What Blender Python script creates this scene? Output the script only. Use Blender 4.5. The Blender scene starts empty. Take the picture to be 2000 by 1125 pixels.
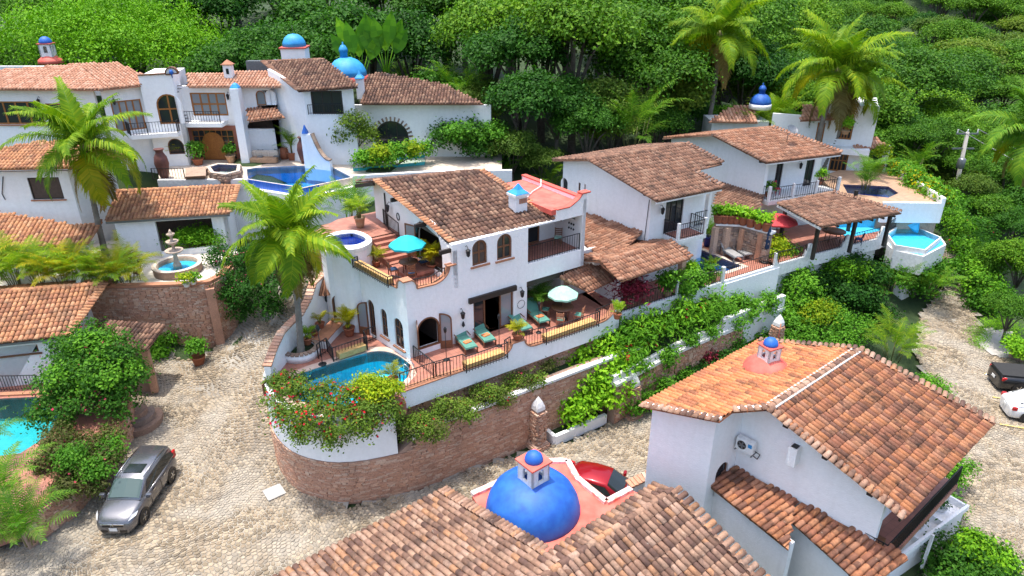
import bpy,math,random
import numpy as np
from mathutils import Vector,Matrix
from mathutils.geometry import tessellate_polygon
R = math.radians
sc = bpy.context.scene
col = sc.collection
# ------------------------------------------------------------------ camera, sky, sun, exposure
CAM_H,PITCH,FPX = 22.5,R(25.0),1340.0
cd = bpy.data.cameras.new('camera'); cam = bpy.data.objects.new('camera',cd); col.objects.link(cam)
cam.location = (0,0,CAM_H); cam.rotation_euler = (R(90) - PITCH,0,0)
cd.sensor_width = 36.0; cd.lens = 36.0 * FPX / 2000.0; cd.clip_start = 0.5; cd.clip_end = 2000.0
sc.camera = cam
SUN_ELEV,SUN_AZ = R(82),R(-78)          # azimuth clockwise from +Y; sun stands back-left
world = bpy.data.worlds.new('World'); sc.world = world; world.use_nodes = True
wn = world.node_tree.nodes; wl = world.node_tree.links; wn.clear()
wo = wn.new('ShaderNodeOutputWorld'); wb = wn.new('ShaderNodeBackground'); sky = wn.new('ShaderNodeTexSky')
sky.sky_type = 'NISHITA'; sky.sun_disc = False; sky.sun_elevation = SUN_ELEV; sky.sun_rotation = SUN_AZ
sky.air_density = 1.0; sky.dust_density = 3.5; sky.ozone_density = 1.0
wb.inputs['Strength'].default_value = 0.15
wl.new(sky.outputs[0],wb.inputs[0]); wl.new(wb.outputs[0],wo.inputs[0])
sd = bpy.data.lights.new('sun','SUN'); sun = bpy.data.objects.new('sun',sd); col.objects.link(sun)
sd.energy = 2.2; sd.angle = R(0.6); sd.color = (1.0,0.95,0.87)
SDIR = Vector((math.sin(SUN_AZ) * math.cos(SUN_ELEV),math.cos(SUN_AZ) * math.cos(SUN_ELEV),math.sin(SUN_ELEV)))
sun.rotation_euler = SDIR.to_track_quat('Z','Y').to_euler(); sun.location = SDIR * 200
sc.view_settings.view_transform = 'Standard'; sc.view_settings.look = 'None'
sc.view_settings.exposure = 1.3; sc.view_settings.gamma = 1.0
sc.view_settings.use_curve_mapping = False
sc.cycles.max_bounces = 8; sc.cycles.transparent_max_bounces = 12
sc.cycles.diffuse_bounces = 4

# ------------------------------------------------------------------ survey helpers: photo pixel -> world
_c,_s = math.cos(PITCH),math.sin(PITCH)
CAMP = Vector((0,0,CAM_H))
def ray(x,y):
    u = (x - 1000) / FPX; v = (y - 562.5) / FPX
    return Vector((u,_c - v * _s,-_s - v * _c))
def P(x,y,z):
    d = ray(x,y); t = (z - CAM_H) / d.z
    return CAMP + d * t
def PY(x,y,Y):
    d = ray(x,y); return CAMP + d * (Y / d.y)
def PD(x,y,t): return CAMP + ray(x,y) * t
class Plane:
    """roof plane through an eave line at a given pitch, rising away to the left of e0->e1 (seen from above)"""
    def __init__(s,e0,e1,deg):
        s.e0 = Vector(e0); d = Vector((e1[0] - e0[0],e1[1] - e0[1],0)).normalized(); s.d = d
        up = Vector((-d.y,d.x,0)); s.up = (up * math.cos(R(deg)) + Vector((0,0,math.sin(R(deg))))).normalized()
        s.ex = (Vector(e1) - Vector(e0)).normalized(); s.n = s.ex.cross(s.up).normalized()
    def hit(s,x,y):
        d = ray(x,y); t = (s.e0 - CAMP).dot(s.n) / d.dot(s.n); return CAMP + d * t
    def z(s,x,y):
        return s.e0.z - ((x - s.e0.x) * s.n.x + (y - s.e0.y) * s.n.y) / s.n.z
class Frame:
    def __init__(s,o,deg):
        s.o = Vector((o[0],o[1],0)); a = R(deg); s.deg = deg
        s.u = Vector((math.cos(a),math.sin(a),0)); s.v = Vector((-math.sin(a),math.cos(a),0))
    def __call__(s,U,V,z=0.0): return s.o + s.u * U + s.v * V + Vector((0,0,z))
    def loc(s,p): d = Vector(p) - s.o; return (d.dot(s.u),d.dot(s.v),p[2])

# ------------------------------------------------------------------ object helpers
BASE = {}
def thing(name,label,cat,loc=(0,0,0),group=None):
    o = bpy.data.objects.new(name,None); col.objects.link(o); o.location = loc
    o.empty_display_size = 0.3
    o['label'] = label; o['category'] = cat
    if group: o['group'] = group
    BASE[o.name] = Vector(loc); return o
def tag(o,label=None,cat=None,group=None,kind=None):
    if label: o['label'] = label
    if cat: o['category'] = cat
    if group: o['group'] = group
    if kind: o['kind'] = kind
    return o
def copy_tree(o,parent=None):
    c = o.copy(); col.objects.link(c); c.parent = parent
    if o.name in BASE: BASE[c.name] = BASE[o.name].copy()
    for ch in o.children: copy_tree(ch,c)
    return c
def link_mesh(name,me,mat,parent=None,base=None):
    o = bpy.data.objects.new(name,me); col.objects.link(o)
    if mat and not me.materials: me.materials.append(mat)
    if parent: o.parent = parent; BASE[o.name] = BASE.get(parent.name,Vector())
    else: o.location = base or (0,0,0); BASE[o.name] = Vector(base or (0,0,0))
    return o
class MB:
    def __init__(s): s.v = []; s.f = []; s.sm = []
    def poly(s,pts,smooth=False):
        n = len(s.v); s.v += [tuple(p) for p in pts]; s.f.append(tuple(range(n,n + len(pts)))); s.sm.append(smooth); return s
    def raw(s,vs,fs,smooth=False):
        n = len(s.v); s.v += [tuple(p) for p in vs]
        for f in fs: s.f.append(tuple(i + n for i in f)); s.sm.append(smooth)
        return s
    def hexa(s,b,t):     # bottom 4, top 4 (ccw from above)
        s.raw(list(b) + list(t),[(3,2,1,0),(4,5,6,7),(0,1,5,4),(1,2,6,5),(2,3,7,6),(3,0,4,7)]); return s
    def box(s,c,size,rz=0.0,bev=0.0):
        x,y,z = size[0] / 2,size[1] / 2,size[2] / 2; ca,sa = math.cos(rz),math.sin(rz)
        def tr(p): return (c[0] + p[0] * ca - p[1] * sa,c[1] + p[0] * sa + p[1] * ca,c[2] + p[2])
        if bev <= 0:
            b = [(-x,-y),(x,-y),(x,y),(-x,y)]
            s.hexa([tr((p[0],p[1],-z)) for p in b],[tr((p[0],p[1],z)) for p in b])
        else:
            k = bev; b = [(-x + k,-y),(x - k,-y),(x,-y + k),(x,y - k),(x - k,y),(-x + k,y),(-x,y - k),(-x,-y + k)]
            bi = [(p[0] * (x - k) / x,p[1] * (y - k) / y) for p in b]
            vs = [tr((p[0],p[1],-z)) for p in b] + [tr((p[0],p[1],z - k)) for p in b] + [tr((p[0],p[1],z)) for p in bi]
            fs = [tuple(range(7,-1,-1)),tuple(range(16,24))]
            for i in range(8):
                j = (i + 1) % 8; fs += [(i,j,j + 8,i + 8),(i + 8,j + 8,j + 16,i + 16)]
            s.raw(vs,fs)
        return s
    def beam(s,a,b,w,h):
        a,b = Vector(a),Vector(b); d = (b - a).normalized()
        sd = Vector((-d.y,d.x,0)); sd = sd.normalized() if sd.length > 1e-4 else Vector((1,0,0))
        up = d.cross(sd) * -1; up = up if up.z >= 0 else -up
        sd,up = sd * (w / 2),up * (h / 2)
        vs = [a - sd - up,a + sd - up,a + sd + up,a - sd + up,b - sd - up,b + sd - up,b + sd + up,b - sd + up]
        s.raw(vs,[(0,1,2,3),(7,6,5,4),(0,4,5,1),(1,5,6,2),(2,6,7,3),(3,7,4,0)]); return s
    def tube(s,pts,rad,n=8,cap=True,smooth=True):
        pts = [Vector(p) for p in pts]; m = len(pts)
        rad = list(rad) if hasattr(rad,'__len__') else [rad] * m
        base = len(s.v); ref = Vector((0.31,0.17,0.93)).normalized()
        for i,p in enumerate(pts):
            d = (pts[min(i + 1,m - 1)] - pts[max(i - 1,0)]).normalized()
            a = d.cross(ref); a = a.normalized() if a.length > 1e-3 else d.cross(Vector((1,0,0))).normalized()
            b = d.cross(a)
            for k in range(n):
                t = 2 * math.pi * k / n; s.v.append(tuple(p + (a * math.cos(t) + b * math.sin(t)) * rad[i]))
        for i in range(m - 1):
            for k in range(n):
                k2 = (k + 1) % n
                s.f.append((base + i * n + k,base + (i + 1) * n + k,base + (i + 1) * n + k2,base + i * n + k2)); s.sm.append(smooth)
        if cap:
            s.f.append(tuple(base + k for k in range(n))); s.sm.append(False)
            s.f.append(tuple(base + (m - 1) * n + k for k in range(n - 1,-1,-1))); s.sm.append(False)
        return s
    def lathe(s,prof,c=(0,0,0),n=20,smooth=True,a0=0.0,sx=1.0,sy=1.0):
        base = len(s.v); m = len(prof)
        for r,z in prof:
            for k in range(n):
                t = a0 + 2 * math.pi * k / n; s.v.append((c[0] + r * sx * math.cos(t),c[1] + r * sy * math.sin(t),c[2] + z))
        for i in range(m - 1):
            for k in range(n):
                k2 = (k + 1) % n
                s.f.append((base + i * n + k,base + i * n + k2,base + (i + 1) * n + k2,base + (i + 1) * n + k)); s.sm.append(smooth)
        if prof[0][0] > 1e-4: s.f.append(tuple(base + k for k in range(n - 1,-1,-1))); s.sm.append(False)
        if prof[-1][0] > 1e-4: s.f.append(tuple(base + (m - 1) * n + k for k in range(n))); s.sm.append(False)
        return s
    def prism(s,poly,z0,z1,holes=(),bottom=True):
        """horizontal polygon (xy, ccw) extruded; z may be floats"""
        loops = [[Vector((p[0],p[1],0)) for p in poly]] + [[Vector((p[0],p[1],0)) for p in h] for h in holes]
        tri = tessellate_polygon(loops); flat = [p for l in loops for p in l]; n = len(flat)
        vs = [(p.x,p.y,z0) for p in flat] + [(p.x,p.y,z1) for p in flat]
        fs = []
        for t in tri:
            a,b,c = (flat[i] for i in t); cw = (b - a).cross(c - a).z < 0
            t = t[::-1] if cw else t
            fs.append(tuple(i + n for i in t))
            if bottom: fs.append(tuple(t[::-1]))
        k = 0
        for l in loops:
            m = len(l)
            for i in range(m):
                j = (i + 1) % m; fs.append((k + i,k + j,k + j + n,k + i + n))
            k += m
        s.raw(vs,fs); return s
    def build(s,name,mat,parent=None,base=None,smooth=None):
        if parent is not None: b = BASE.get(parent.name,Vector())
        else:
            if base is None:
                a = np.array(s.v); base = Vector((a[:,0].mean(),a[:,1].mean(),a[:,2].min()))
            b = Vector(base)
        me = bpy.data.meshes.new(name)
        me.from_pydata([(p[0] - b.x,p[1] - b.y,p[2] - b.z) for p in s.v],[],s.f)
        sm = s.sm if smooth is None else [smooth] * len(s.f)
        me.polygons.foreach_set('use_smooth',sm); me.update()
        return link_mesh(name,me,mat,parent,b)
def np_mesh(name,V,Fq,mat,parent=None,smooth=False,base=None):
    """V (n,3) world, Fq (m,k) uniform faces; fast"""
    b = BASE.get(parent.name,Vector()) if parent is not None else Vector(base or (0,0,0))
    me = bpy.data.meshes.new(name); V = (np.asarray(V,float) - np.array(b)).astype(np.float32); Fq = np.asarray(Fq,np.int32)
    m,k = Fq.shape
    me.vertices.add(len(V)); me.vertices.foreach_set('co',V.ravel())
    me.loops.add(m * k); me.loops.foreach_set('vertex_index',Fq.ravel())
    me.polygons.add(m); me.polygons.foreach_set('loop_start',np.arange(0,m * k,k,dtype=np.int32))
    me.polygons.foreach_set('loop_total',np.full(m,k,np.int32))
    me.polygons.foreach_set('use_smooth',np.full(m,smooth,bool))
    me.update(calc_edges=True); me.validate()
    return link_mesh(name,me,mat,parent,b)

# ------------------------------------------------------------------ materials
def _new(name):
    m = bpy.data.materials.new(name); m.use_nodes = True; nt = m.node_tree
    return m,nt,nt.nodes,nt.links,nt.nodes['Principled BSDF']
def lin(h):
    h = h.lstrip('#'); r = [int(h[i:i + 2],16) / 255 for i in (0,2,4)]
    return tuple(c / 12.92 if c <= 0.04045 else ((c + 0.055) / 1.055) ** 2.4 for c in r)
def mix_rgb(N,L,fac,a,b,mode='MIX'):
    n = N.new('ShaderNodeMix'); n.data_type = 'RGBA'; n.blend_type = mode
    for inp,v in ((n.inputs[0],fac),(n.inputs[6],a),(n.inputs[7],b)):
        if hasattr(v,'is_linked') or hasattr(v,'links'): L.new(v,inp)
        else: inp.default_value = v if isinstance(v,float) else (tuple(v) + (1,))[:4]
    return n.outputs[2]
def noise(N,L,co,scale,detail=3.0,rough=0.55):
    n = N.new('ShaderNodeTexNoise'); n.inputs['Scale'].default_value = scale; n.inputs['Detail'].default_value = detail
    n.inputs['Roughness'].default_value = rough
    if co is not None: L.new(co,n.inputs['Vector'])
    return n.outputs['Fac']
def ramp(N,L,fac,stops,const=False):
    r = N.new('ShaderNodeValToRGB'); r.color_ramp.interpolation = 'CONSTANT' if const else 'LINEAR'
    e = r.color_ramp.elements
    while len(e) < len(stops): e.new(0.5)
    for i,(p,c) in enumerate(stops): e[i].position = p; e[i].color = (tuple(c) + (1,))[:4] if hasattr(c,'__len__') else (c,c,c,1)
    L.new(fac,r.inputs[0]); return r.outputs[0]
def rnd(N,L):
    """random per mesh island plus per object, 0..1"""
    g = N.new('ShaderNodeNewGeometry'); o = N.new('ShaderNodeObjectInfo'); a = N.new('ShaderNodeMath'); a.operation = 'ADD'
    L.new(g.outputs['Random Per Island'],a.inputs[0]); L.new(o.outputs['Random'],a.inputs[1])
    f = N.new('ShaderNodeMath'); f.operation = 'FRACT'; L.new(a.outputs[0],f.inputs[0]); return f.outputs[0]
def pos(N,L):
    g = N.new('ShaderNodeNewGeometry'); return g.outputs['Position']
def bump(N,L,h,strength,dist,B):
    b = N.new('ShaderNodeBump'); b.inputs['Strength'].default_value = strength; b.inputs['Distance'].default_value = dist
    L.new(h,b.inputs['Height']); L.new(b.outputs[0],B.inputs['Normal'])
def simple(name,c,rough=0.6,metal=0.0,c2=None,scale=6.0,bmp=0.0,bscale=40.0,spec=0.5,bdist=0.02):
    m,nt,N,L,B = _new(name); co = pos(N,L)
    B.inputs['Roughness'].default_value = rough; B.inputs['Metallic'].default_value = metal
    B.inputs['Specular IOR Level'].default_value = spec
    c2 = c2 or tuple(x * 0.8 for x in c)
    f = ramp(N,L,noise(N,L,co,scale,4),[(0.35,0.0),(0.65,1.0)])
    L.new(mix_rgb(N,L,f,c,c2),B.inputs['Base Color'])
    if bmp: bump(N,L,noise(N,L,co,bscale,4),bmp,bdist,B)
    return m
def pieces(name,cols,dark=(0.05,0.04,0.035),dark_amt=0.5,rough=0.85,nscale=1.2,bmp=0.4,light=None,patch=0.0,dim=1.0,dust=0.0):
    """tiles, bricks, cobbles: colour picked per piece, weathering on top"""
    m,nt,N,L,B = _new(name); co = pos(N,L); B.inputs['Roughness'].default_value = rough
    B.inputs['Specular IOR Level'].default_value = 0.25
    cols = [tuple(x * dim for x in c_) for c_ in cols]; n = len(cols); r = rnd(N,L)
    if patch:
        a = N.new('ShaderNodeMath'); a.operation = 'MULTIPLY_ADD'; L.new(noise(N,L,co,0.35,2),a.inputs[0]); a.inputs[1].default_value = patch; 
        L.new(r,a.inputs[2]); f = N.new('ShaderNodeMath'); f.operation = 'FRACT'; L.new(a.outputs[0],f.inputs[0]); r = f.outputs[0]
    c = ramp(N,L,r,[(i / n,cc) for i,cc in enumerate(cols)],True)
    g = noise(N,L,co,14.0,5)
    c = mix_rgb(N,L,0.55,c,ramp(N,L,g,[(0.3,(0.55,0.55,0.55)),(0.7,(1.25,1.2,1.15))]),'MULTIPLY')
    if dark_amt:
        w = noise(N,L,co,nscale,6,0.7)
        wf = ramp(N,L,w,[(0.50,0.0),(0.68,dark_amt)])
        c = mix_rgb(N,L,wf,c,dark)
        if dark_amt > .5: c = mix_rgb(N,L,ramp(N,L,noise(N,L,co,7.0,6,0.7),[(0.55,0.0),(0.68,0.55)]),c,dark)
    if dust:
        c = mix_rgb(N,L,ramp(N,L,noise(N,L,co,0.33,6,0.6),[(0.47,0.0),(0.62,dust)]),c,(0.36,0.33,0.28))
    if light:
        w2 = noise(N,L,co,5.0,5,0.75); c = mix_rgb(N,L,ramp(N,L,w2,[(0.64,0.0),(0.74,0.7)]),c,light)
    L.new(c,B.inputs['Base Color'])
    if bmp: bump(N,L,noise(N,L,co,30.0,4),bmp,0.02,B)
    return m
def leafmat(name,c1,c2,c3=None,trans=0.35,rough=0.55,var=0.8):
    m,nt,N,L,B = _new(name); r = rnd(N,L); co = pos(N,L)
    c = ramp(N,L,r,[(0.0,c1),(0.55,c2),(1.0,c3 or c2)])
    n = noise(N,L,co,var,3)
    c = mix_rgb(N,L,0.8,c,ramp(N,L,n,[(0.3,(0.62,0.68,0.6)),(0.7,(1.3,1.22,1.1))]),'MULTIPLY')
    oi = N.new('ShaderNodeObjectInfo'); c = mix_rgb(N,L,1.0,c,ramp(N,L,oi.outputs['Random'],[(0.0,(0.62,0.74,0.6)),(0.5,(1.0,1.04,0.8)),(1.0,(1.22,1.18,0.75))]),'MULTIPLY')
    L.new(c,B.inputs['Base Color']); B.inputs['Roughness'].default_value = rough; B.inputs['Specular IOR Level'].default_value = 0.14
    t = N.new('ShaderNodeBsdfTranslucent'); L.new(mix_rgb(N,L,1.0,c,(1.0,1.15,0.55),'MULTIPLY'),t.inputs[0])
    mx = N.new('ShaderNodeMixShader'); mx.inputs[0].default_value = trans
    L.new(B.outputs[0],mx.inputs[1]); L.new(t.outputs[0],mx.inputs[2]); L.new(mx.outputs[0],N['Material Output'].inputs[0])
    return m
def watermat(name,tint):
    m,nt,N,L,B = _new(name); N.remove(B); co = pos(N,L)
    g = N.new('ShaderNodeBsdfGlossy'); g.inputs['Roughness'].default_value = 0.03
    t = N.new('ShaderNodeBsdfTransparent'); t.inputs[0].default_value = tuple(tint) + (1,)
    fr = N.new('ShaderNodeFresnel'); fr.inputs[0].default_value = 1.33
    b = N.new('ShaderNodeBump'); b.inputs['Strength'].default_value = 0.25; b.inputs['Distance'].default_value = 0.05
    L.new(noise(N,L,co,3.0,3),b.inputs['Height']); L.new(b.outputs[0],g.inputs['Normal']); L.new(b.outputs[0],fr.inputs['Normal'])
    mx = N.new('ShaderNodeMixShader'); L.new(fr.outputs[0],mx.inputs[0]); L.new(t.outputs[0],mx.inputs[1]); L.new(g.outputs[0],mx.inputs[2])
    L.new(mx.outputs[0],N['Material Output'].inputs[0]); return m
def pooltile(name,c1,c2,line):
    m,nt,N,L,B = _new(name); co = pos(N,L)
    br = N.new('ShaderNodeTexBrick'); L.new(co,br.inputs['Vector']); br.offset = 0.0
    br.inputs['Scale'].default_value = 1.0; br.inputs['Brick Width'].default_value = 0.15; br.inputs['Row Height'].default_value = 0.15
    br.inputs['Mortar Size'].default_value = 0.008
    br.inputs['Color1'].default_value = tuple(c1) + (1,); br.inputs['Color2'].default_value = tuple(c2) + (1,); br.inputs['Mortar'].default_value = tuple(line) + (1,)
    v = N.new('ShaderNodeTexVoronoi'); v.feature = 'SMOOTH_F1'; v.inputs['Scale'].default_value = 2.2
    L.new(mix_rgb(N,L,0.35,br.outputs[0],ramp(N,L,noise(N,L,co,1.2,3),[(0.3,(0.75,0.75,0.8)),(0.7,(1.2,1.2,1.15))]),'MULTIPLY'),B.inputs['Base Color'])
    B.inputs['Roughness'].default_value = 0.4; return m
def floortile(name,c1,c2,line,size=0.3):
    m,nt,N,L,B = _new(name); co = pos(N,L)
    mp = N.new('ShaderNodeMapping'); mp.inputs['Rotation'].default_value = (0,0,R(-36)); L.new(co,mp.inputs[0])
    br = N.new('ShaderNodeTexBrick'); L.new(mp.outputs[0],br.inputs['Vector']); br.offset = 0.0
    br.inputs['Scale'].default_value = 1.0; br.inputs['Brick Width'].default_value = size; br.inputs['Row Height'].default_value = size
    br.inputs['Mortar Size'].default_value = 0.012
    br.inputs['Color1'].default_value = tuple(c1) + (1,); br.inputs['Color2'].default_value = tuple(c2) + (1,); br.inputs['Mortar'].default_value = tuple(line) + (1,)
    L.new(mix_rgb(N,L,0.5,br.outputs[0],ramp(N,L,noise(N,L,co,2.0,5),[(0.3,(0.7,0.7,0.7)),(0.7,(1.2,1.18,1.15))]),'MULTIPLY'),B.inputs['Base Color'])
    B.inputs['Roughness'].default_value = 0.55; return m
def stucco(name,c=(0.8,0.8,0.8),dirt=0.35):
    m,nt,N,L,B = _new(name); co = pos(N,L)
    sep = N.new('ShaderNodeMapping'); sep.inputs['Scale'].default_value = (1.6,1.6,0.25); L.new(co,sep.inputs[0])
    st = ramp(N,L,noise(N,L,sep.outputs[0],1.6,6,0.65),[(0.50,0.0),(0.80,dirt)])
    cc = mix_rgb(N,L,st,c,tuple(x * 0.72 for x in c[:2]) + (c[2] * 0.66,))
    cc = mix_rgb(N,L,0.35,cc,ramp(N,L,noise(N,L,co,5.0,4),[(0.3,(0.88,0.88,0.88)),(0.7,(1.06,1.06,1.06))]),'MULTIPLY')
    L.new(cc,B.inputs['Base Color']); B.inputs['Roughness'].default_value = 0.85; B.inputs['Specular IOR Level'].default_value = 0.2
    mp = N.new('ShaderNodeMapping'); mp.inputs['Scale'].default_value = (1,1,2.2); L.new(co,mp.inputs[0])
    bump(N,L,noise(N,L,mp.outputs[0],9.0,5,0.6),0.5,0.05,B); return m
def glassmat(name,c=(0.02,0.025,0.03)):
    m,nt,N,L,B = _new(name); B.inputs['Base Color'].default_value = tuple(c) + (1,)
    B.inputs['Roughness'].default_value = 0.06; B.inputs['Specular IOR Level'].default_value = 0.6; return m
def carpaint(name,c,rough=0.28,metal=0.5):
    m,nt,N,L,B = _new(name); co = pos(N,L)
    L.new(mix_rgb(N,L,noise(N,L,co,1.6,4),c,tuple(x * 0.8 for x in c)),B.inputs['Base Color'])
    B.inputs['Roughness'].default_value = rough; B.inputs['Metallic'].default_value = metal
    B.inputs['Coat Weight'].default_value = 0.6; B.inputs['Coat Roughness'].default_value = 0.05; return m
M = {}
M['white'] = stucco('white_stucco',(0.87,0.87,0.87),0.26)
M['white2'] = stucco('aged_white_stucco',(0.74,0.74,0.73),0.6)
M['whitepaint'] = simple('white_paint',(0.8,0.8,0.79),0.6)
M['pink'] = simple('pink_roof_coating',(0.60,0.085,0.06),0.7,c2=(0.62,0.15,0.11),scale=1.6,bmp=0.1)
M['red_trim'] = simple('red_trim',(0.55,0.10,0.07),0.7)
M['blue'] = simple('blue_dome_paint',(0.008,0.08,0.38),0.6,c2=(0.016,0.125,0.47),scale=2.2,bmp=0.25,bscale=6)
M['skyblue'] = simple('sky_blue_dome_paint',(0.014,0.22,0.52),0.6,c2=(0.03,0.30,0.60),scale=2.0,bmp=0.25,bscale=6)
M['wood'] = simple('brown_wood',(0.19,0.08,0.037),0.5,c2=(0.13,0.052,0.024),scale=12)
M['owood'] = simple('orange_wood',(0.36,0.14,0.03),0.5,c2=(0.26,0.095,0.02),scale=10)
M['dwood'] = simple('dark_wood',(0.025,0.018,0.015),0.6)
M['iron'] = simple('black_iron',(0.015,0.015,0.017),0.5,spec=0.4)
M['glass'] = glassmat('dark_glass'); M['cglass'] = glassmat('pale_curtain_glass',(0.24,0.26,0.28))
M['curtain'] = simple('curtain',(0.65,0.66,0.68),0.9)
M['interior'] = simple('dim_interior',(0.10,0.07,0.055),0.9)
M['terr_floor'] = floortile('terracotta_floor',(0.40,0.17,0.12),(0.34,0.135,0.095),(0.26,0.12,0.09))
M['pale_floor'] = floortile('pale_stone_floor',(0.62,0.53,0.44),(0.56,0.47,0.38),(0.42,0.35,0.28),0.5)
M['tan_floor'] = floortile('tan_paving',(0.44,0.28,0.18),(0.38,0.235,0.15),(0.28,0.18,0.12),0.4)
M['rose_floor'] = simple('rose_pool_deck',(0.55,0.36,0.29),0.7,c2=(0.62,0.47,0.38),scale=2.5)
M['coping'] = simple('terracotta_coping',(0.42,0.19,0.10),0.8,c2=(0.34,0.15,0.09),scale=8,bmp=0.3)
M['stone'] = pieces('rubble_stone',[(0.30,0.20,0.15),(0.36,0.26,0.2),(0.25,0.19,0.16),(0.42,0.31,0.24)],dark_amt=0.4)
M['brick'] = pieces('old_brick',[(0.48,0.265,0.175),(0.52,0.30,0.20),(0.45,0.25,0.17),(0.55,0.35,0.25),(0.49,0.285,0.20),(0.57,0.40,0.30)],dark=(0.05,0.035,0.03),dark_amt=0.3,nscale=0.6)
M['mortar'] = simple('brick_mortar',(0.40,0.27,0.20),0.95,c2=(0.29,0.19,0.145),scale=2.0,bmp=0.5)
TC = [lin('c98358'),lin('b8764f'),lin('a5694b'),lin('d39a6e'),lin('8d5a42'),lin('b06a45'),lin('c7a183')]
M['tileA'] = pieces('aged_brown_roof_tile',[lin('8f6c5a'),lin('836254'),lin('9d7965'),lin('77594b'),lin('967462'),lin('ab8973'),lin('6f5449')],dark=(0.035,0.026,0.024),dark_amt=0.85,nscale=1.0,light=(0.5,0.45,0.38),dim=0.67)
M['tileB'] = pieces('brown_roof_tile',[lin('9d7661'),lin('916d5b'),lin('a9816c'),lin('866555'),lin('a37a64'),lin('af8b75')],dark=(0.04,0.03,0.026),dark_amt=0.75,nscale=0.9,light=(0.5,0.46,0.38),dim=0.67)
M['tileC'] = pieces('orange_brown_roof_tile',[lin('b07e63'),lin('a6745b'),lin('bb8a6f'),lin('996e59'),lin('b4866b'),lin('be937a')],dark=(0.06,0.04,0.03),dark_amt=0.6,nscale=0.8,light=(0.5,0.45,0.38),dim=0.71)
M['tileE'] = pieces('pinkish_roof_tile',[lin('c99a80'),lin('c08e74'),lin('d0a48c'),lin('b9876e')],dark=(.1,.07,.05),dark_amt=0.3,nscale=0.8,dim=0.85)
M['tileH'] = pieces('orange_roof_tile',[lin('b57b5a'),lin('ad7355'),lin('a16c55'),lin('bc8563'),lin('936551'),lin('b28065'),lin('835d4d'),lin('ba7d57')],dark=(0.04,0.028,0.022),dark_amt=0.85,nscale=1.5,light=(0.5,0.42,0.34),patch=0.6,dim=0.80)
M['tileHo'] = pieces('sunlit_orange_roof_tile',[lin('cf8758'),lin('c97f53'),lin('d29062'),lin('c17b54'),lin('ca875f'),lin('ac7052')],dark=(0.07,0.045,0.03),dark_amt=0.75,nscale=1.5,dim=0.92)  # orange tile of the left slope, its sunlit brightness put into the colour
M['tileI'] = pieces('tan_barrel_tile',[lin('ae8b75'),lin('a7836e'),lin('b9967f'),lin('987663'),lin('bd9c88'),lin('8a6b5b'),lin('bb8d6c'),lin('ab8976'),lin('795d52')],dark=(0.045,0.032,0.028),dark_amt=0.7,nscale=1.1,light=(0.55,0.48,0.4),patch=0.5,dim=0.78)
M['tileF'] = pieces('warm_barrel_tile',[lin('c7926d'),lin('be8763'),lin('cd9c78'),lin('b37c5d'),lin('c99169'),lin('a57459')],dark=(0.07,0.05,0.04),dark_amt=0.55,nscale=1.1,dim=0.86)
M['pan'] = pieces('pan_tile',[lin('7d5340'),lin('6b4738'),lin('8a5f49')],dark_amt=.7)  # darker than the cover tiles: shade between columns put into the colour
M['cobble'] = pieces('cobble_stone',[lin('a3937c'),lin('90836e'),lin('ae9f88'),lin('807564'),lin('b7a890'),lin('9a8b75')],dark=(0.12,0.10,0.085),dark_amt=0.35,nscale=0.5,bmp=0.5,light=(0.40,0.37,0.32),dust=0.6,dim=0.76)
M['earth'] = simple('earth_joint',(0.20,0.18,0.15),0.95,c2=(0.34,0.315,0.27),scale=0.35,bmp=0.6,bscale=20)
M['soil'] = simple('leafy_soil',(0.018,0.042,0.01),0.95,c2=(0.035,0.06,0.016),scale=0.6,bmp=0.6)
M['pot'] = simple('terracotta_pot',(0.36,0.12,0.055),0.75,c2=(0.28,0.09,0.045),scale=9)
M['tanpot'] = simple('tan_pot',(0.48,0.29,0.17),0.75,scale=9)
M['water_aqua'] = watermat('aqua_water',(0.80,0.97,0.99)); M['water_blue'] = watermat('blue_water',(0.70,0.88,0.98))
M['pt_aqua'] = pooltile('aqua_pool_tile',(0.02,0.60,0.80),(0.03,0.65,0.84),(0.015,0.50,0.72))
M['pt_blue'] = pooltile('blue_pool_tile',(0.02,0.11,0.50),(0.03,0.14,0.56),(0.014,0.07,0.38))
M['pt_mid'] = pooltile('mid_blue_pool_tile',(0.05,0.31,0.64),(0.065,0.36,0.68),(0.04,0.24,0.54))
M['pt_teal'] = pooltile('teal_pool_tile',(0.02,0.38,0.42),(0.03,0.42,0.45),(0.02,0.3,0.34))
M['pt_sky'] = pooltile('sky_pool_tile',(0.05,0.45,0.72),(0.07,0.5,0.76),(0.04,0.38,0.64))
M['green_cush'] = simple('green_cushion',(0.09,0.26,0.20),0.85,c2=(0.075,0.22,0.17),scale=4)
M['orange_cloth'] = simple('orange_towel',(0.75,0.22,0.08),0.9)
M['teal_cloth'] = simple('teal_canvas',(0.01,0.42,0.50),0.8); M['mint_cloth'] = simple('mint_canvas',(0.36,0.66,0.52),0.8)
M['navy_cloth'] = simple('navy_canvas',(0.012,0.04,0.10),0.85); M['red_cloth'] = simple('red_canvas',(0.55,0.05,0.06),0.85)
M['yellow_pad'] = simple('yellow_tile_bench',(0.56,0.36,0.14),0.7,c2=(0.44,0.26,0.09),scale=5)
M['grey_metal'] = simple('grey_metal',(0.22,0.23,0.24),0.4,0.6)
M['grey_cush'] = simple('grey_mesh',(0.30,0.30,0.30),0.8)
M['black'] = simple('black_plastic',(0.012,0.012,0.013),0.45)
M['rubber'] = simple('tyre_rubber',(0.02,0.02,0.02),0.85)
M['chrome'] = simple('chrome',(0.75,0.76,0.78),0.15,1.0)
M['concrete'] = simple('concrete',(0.42,0.40,0.37),0.9,c2=(0.34,0.32,0.3),scale=2.0,bmp=0.3)
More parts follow.
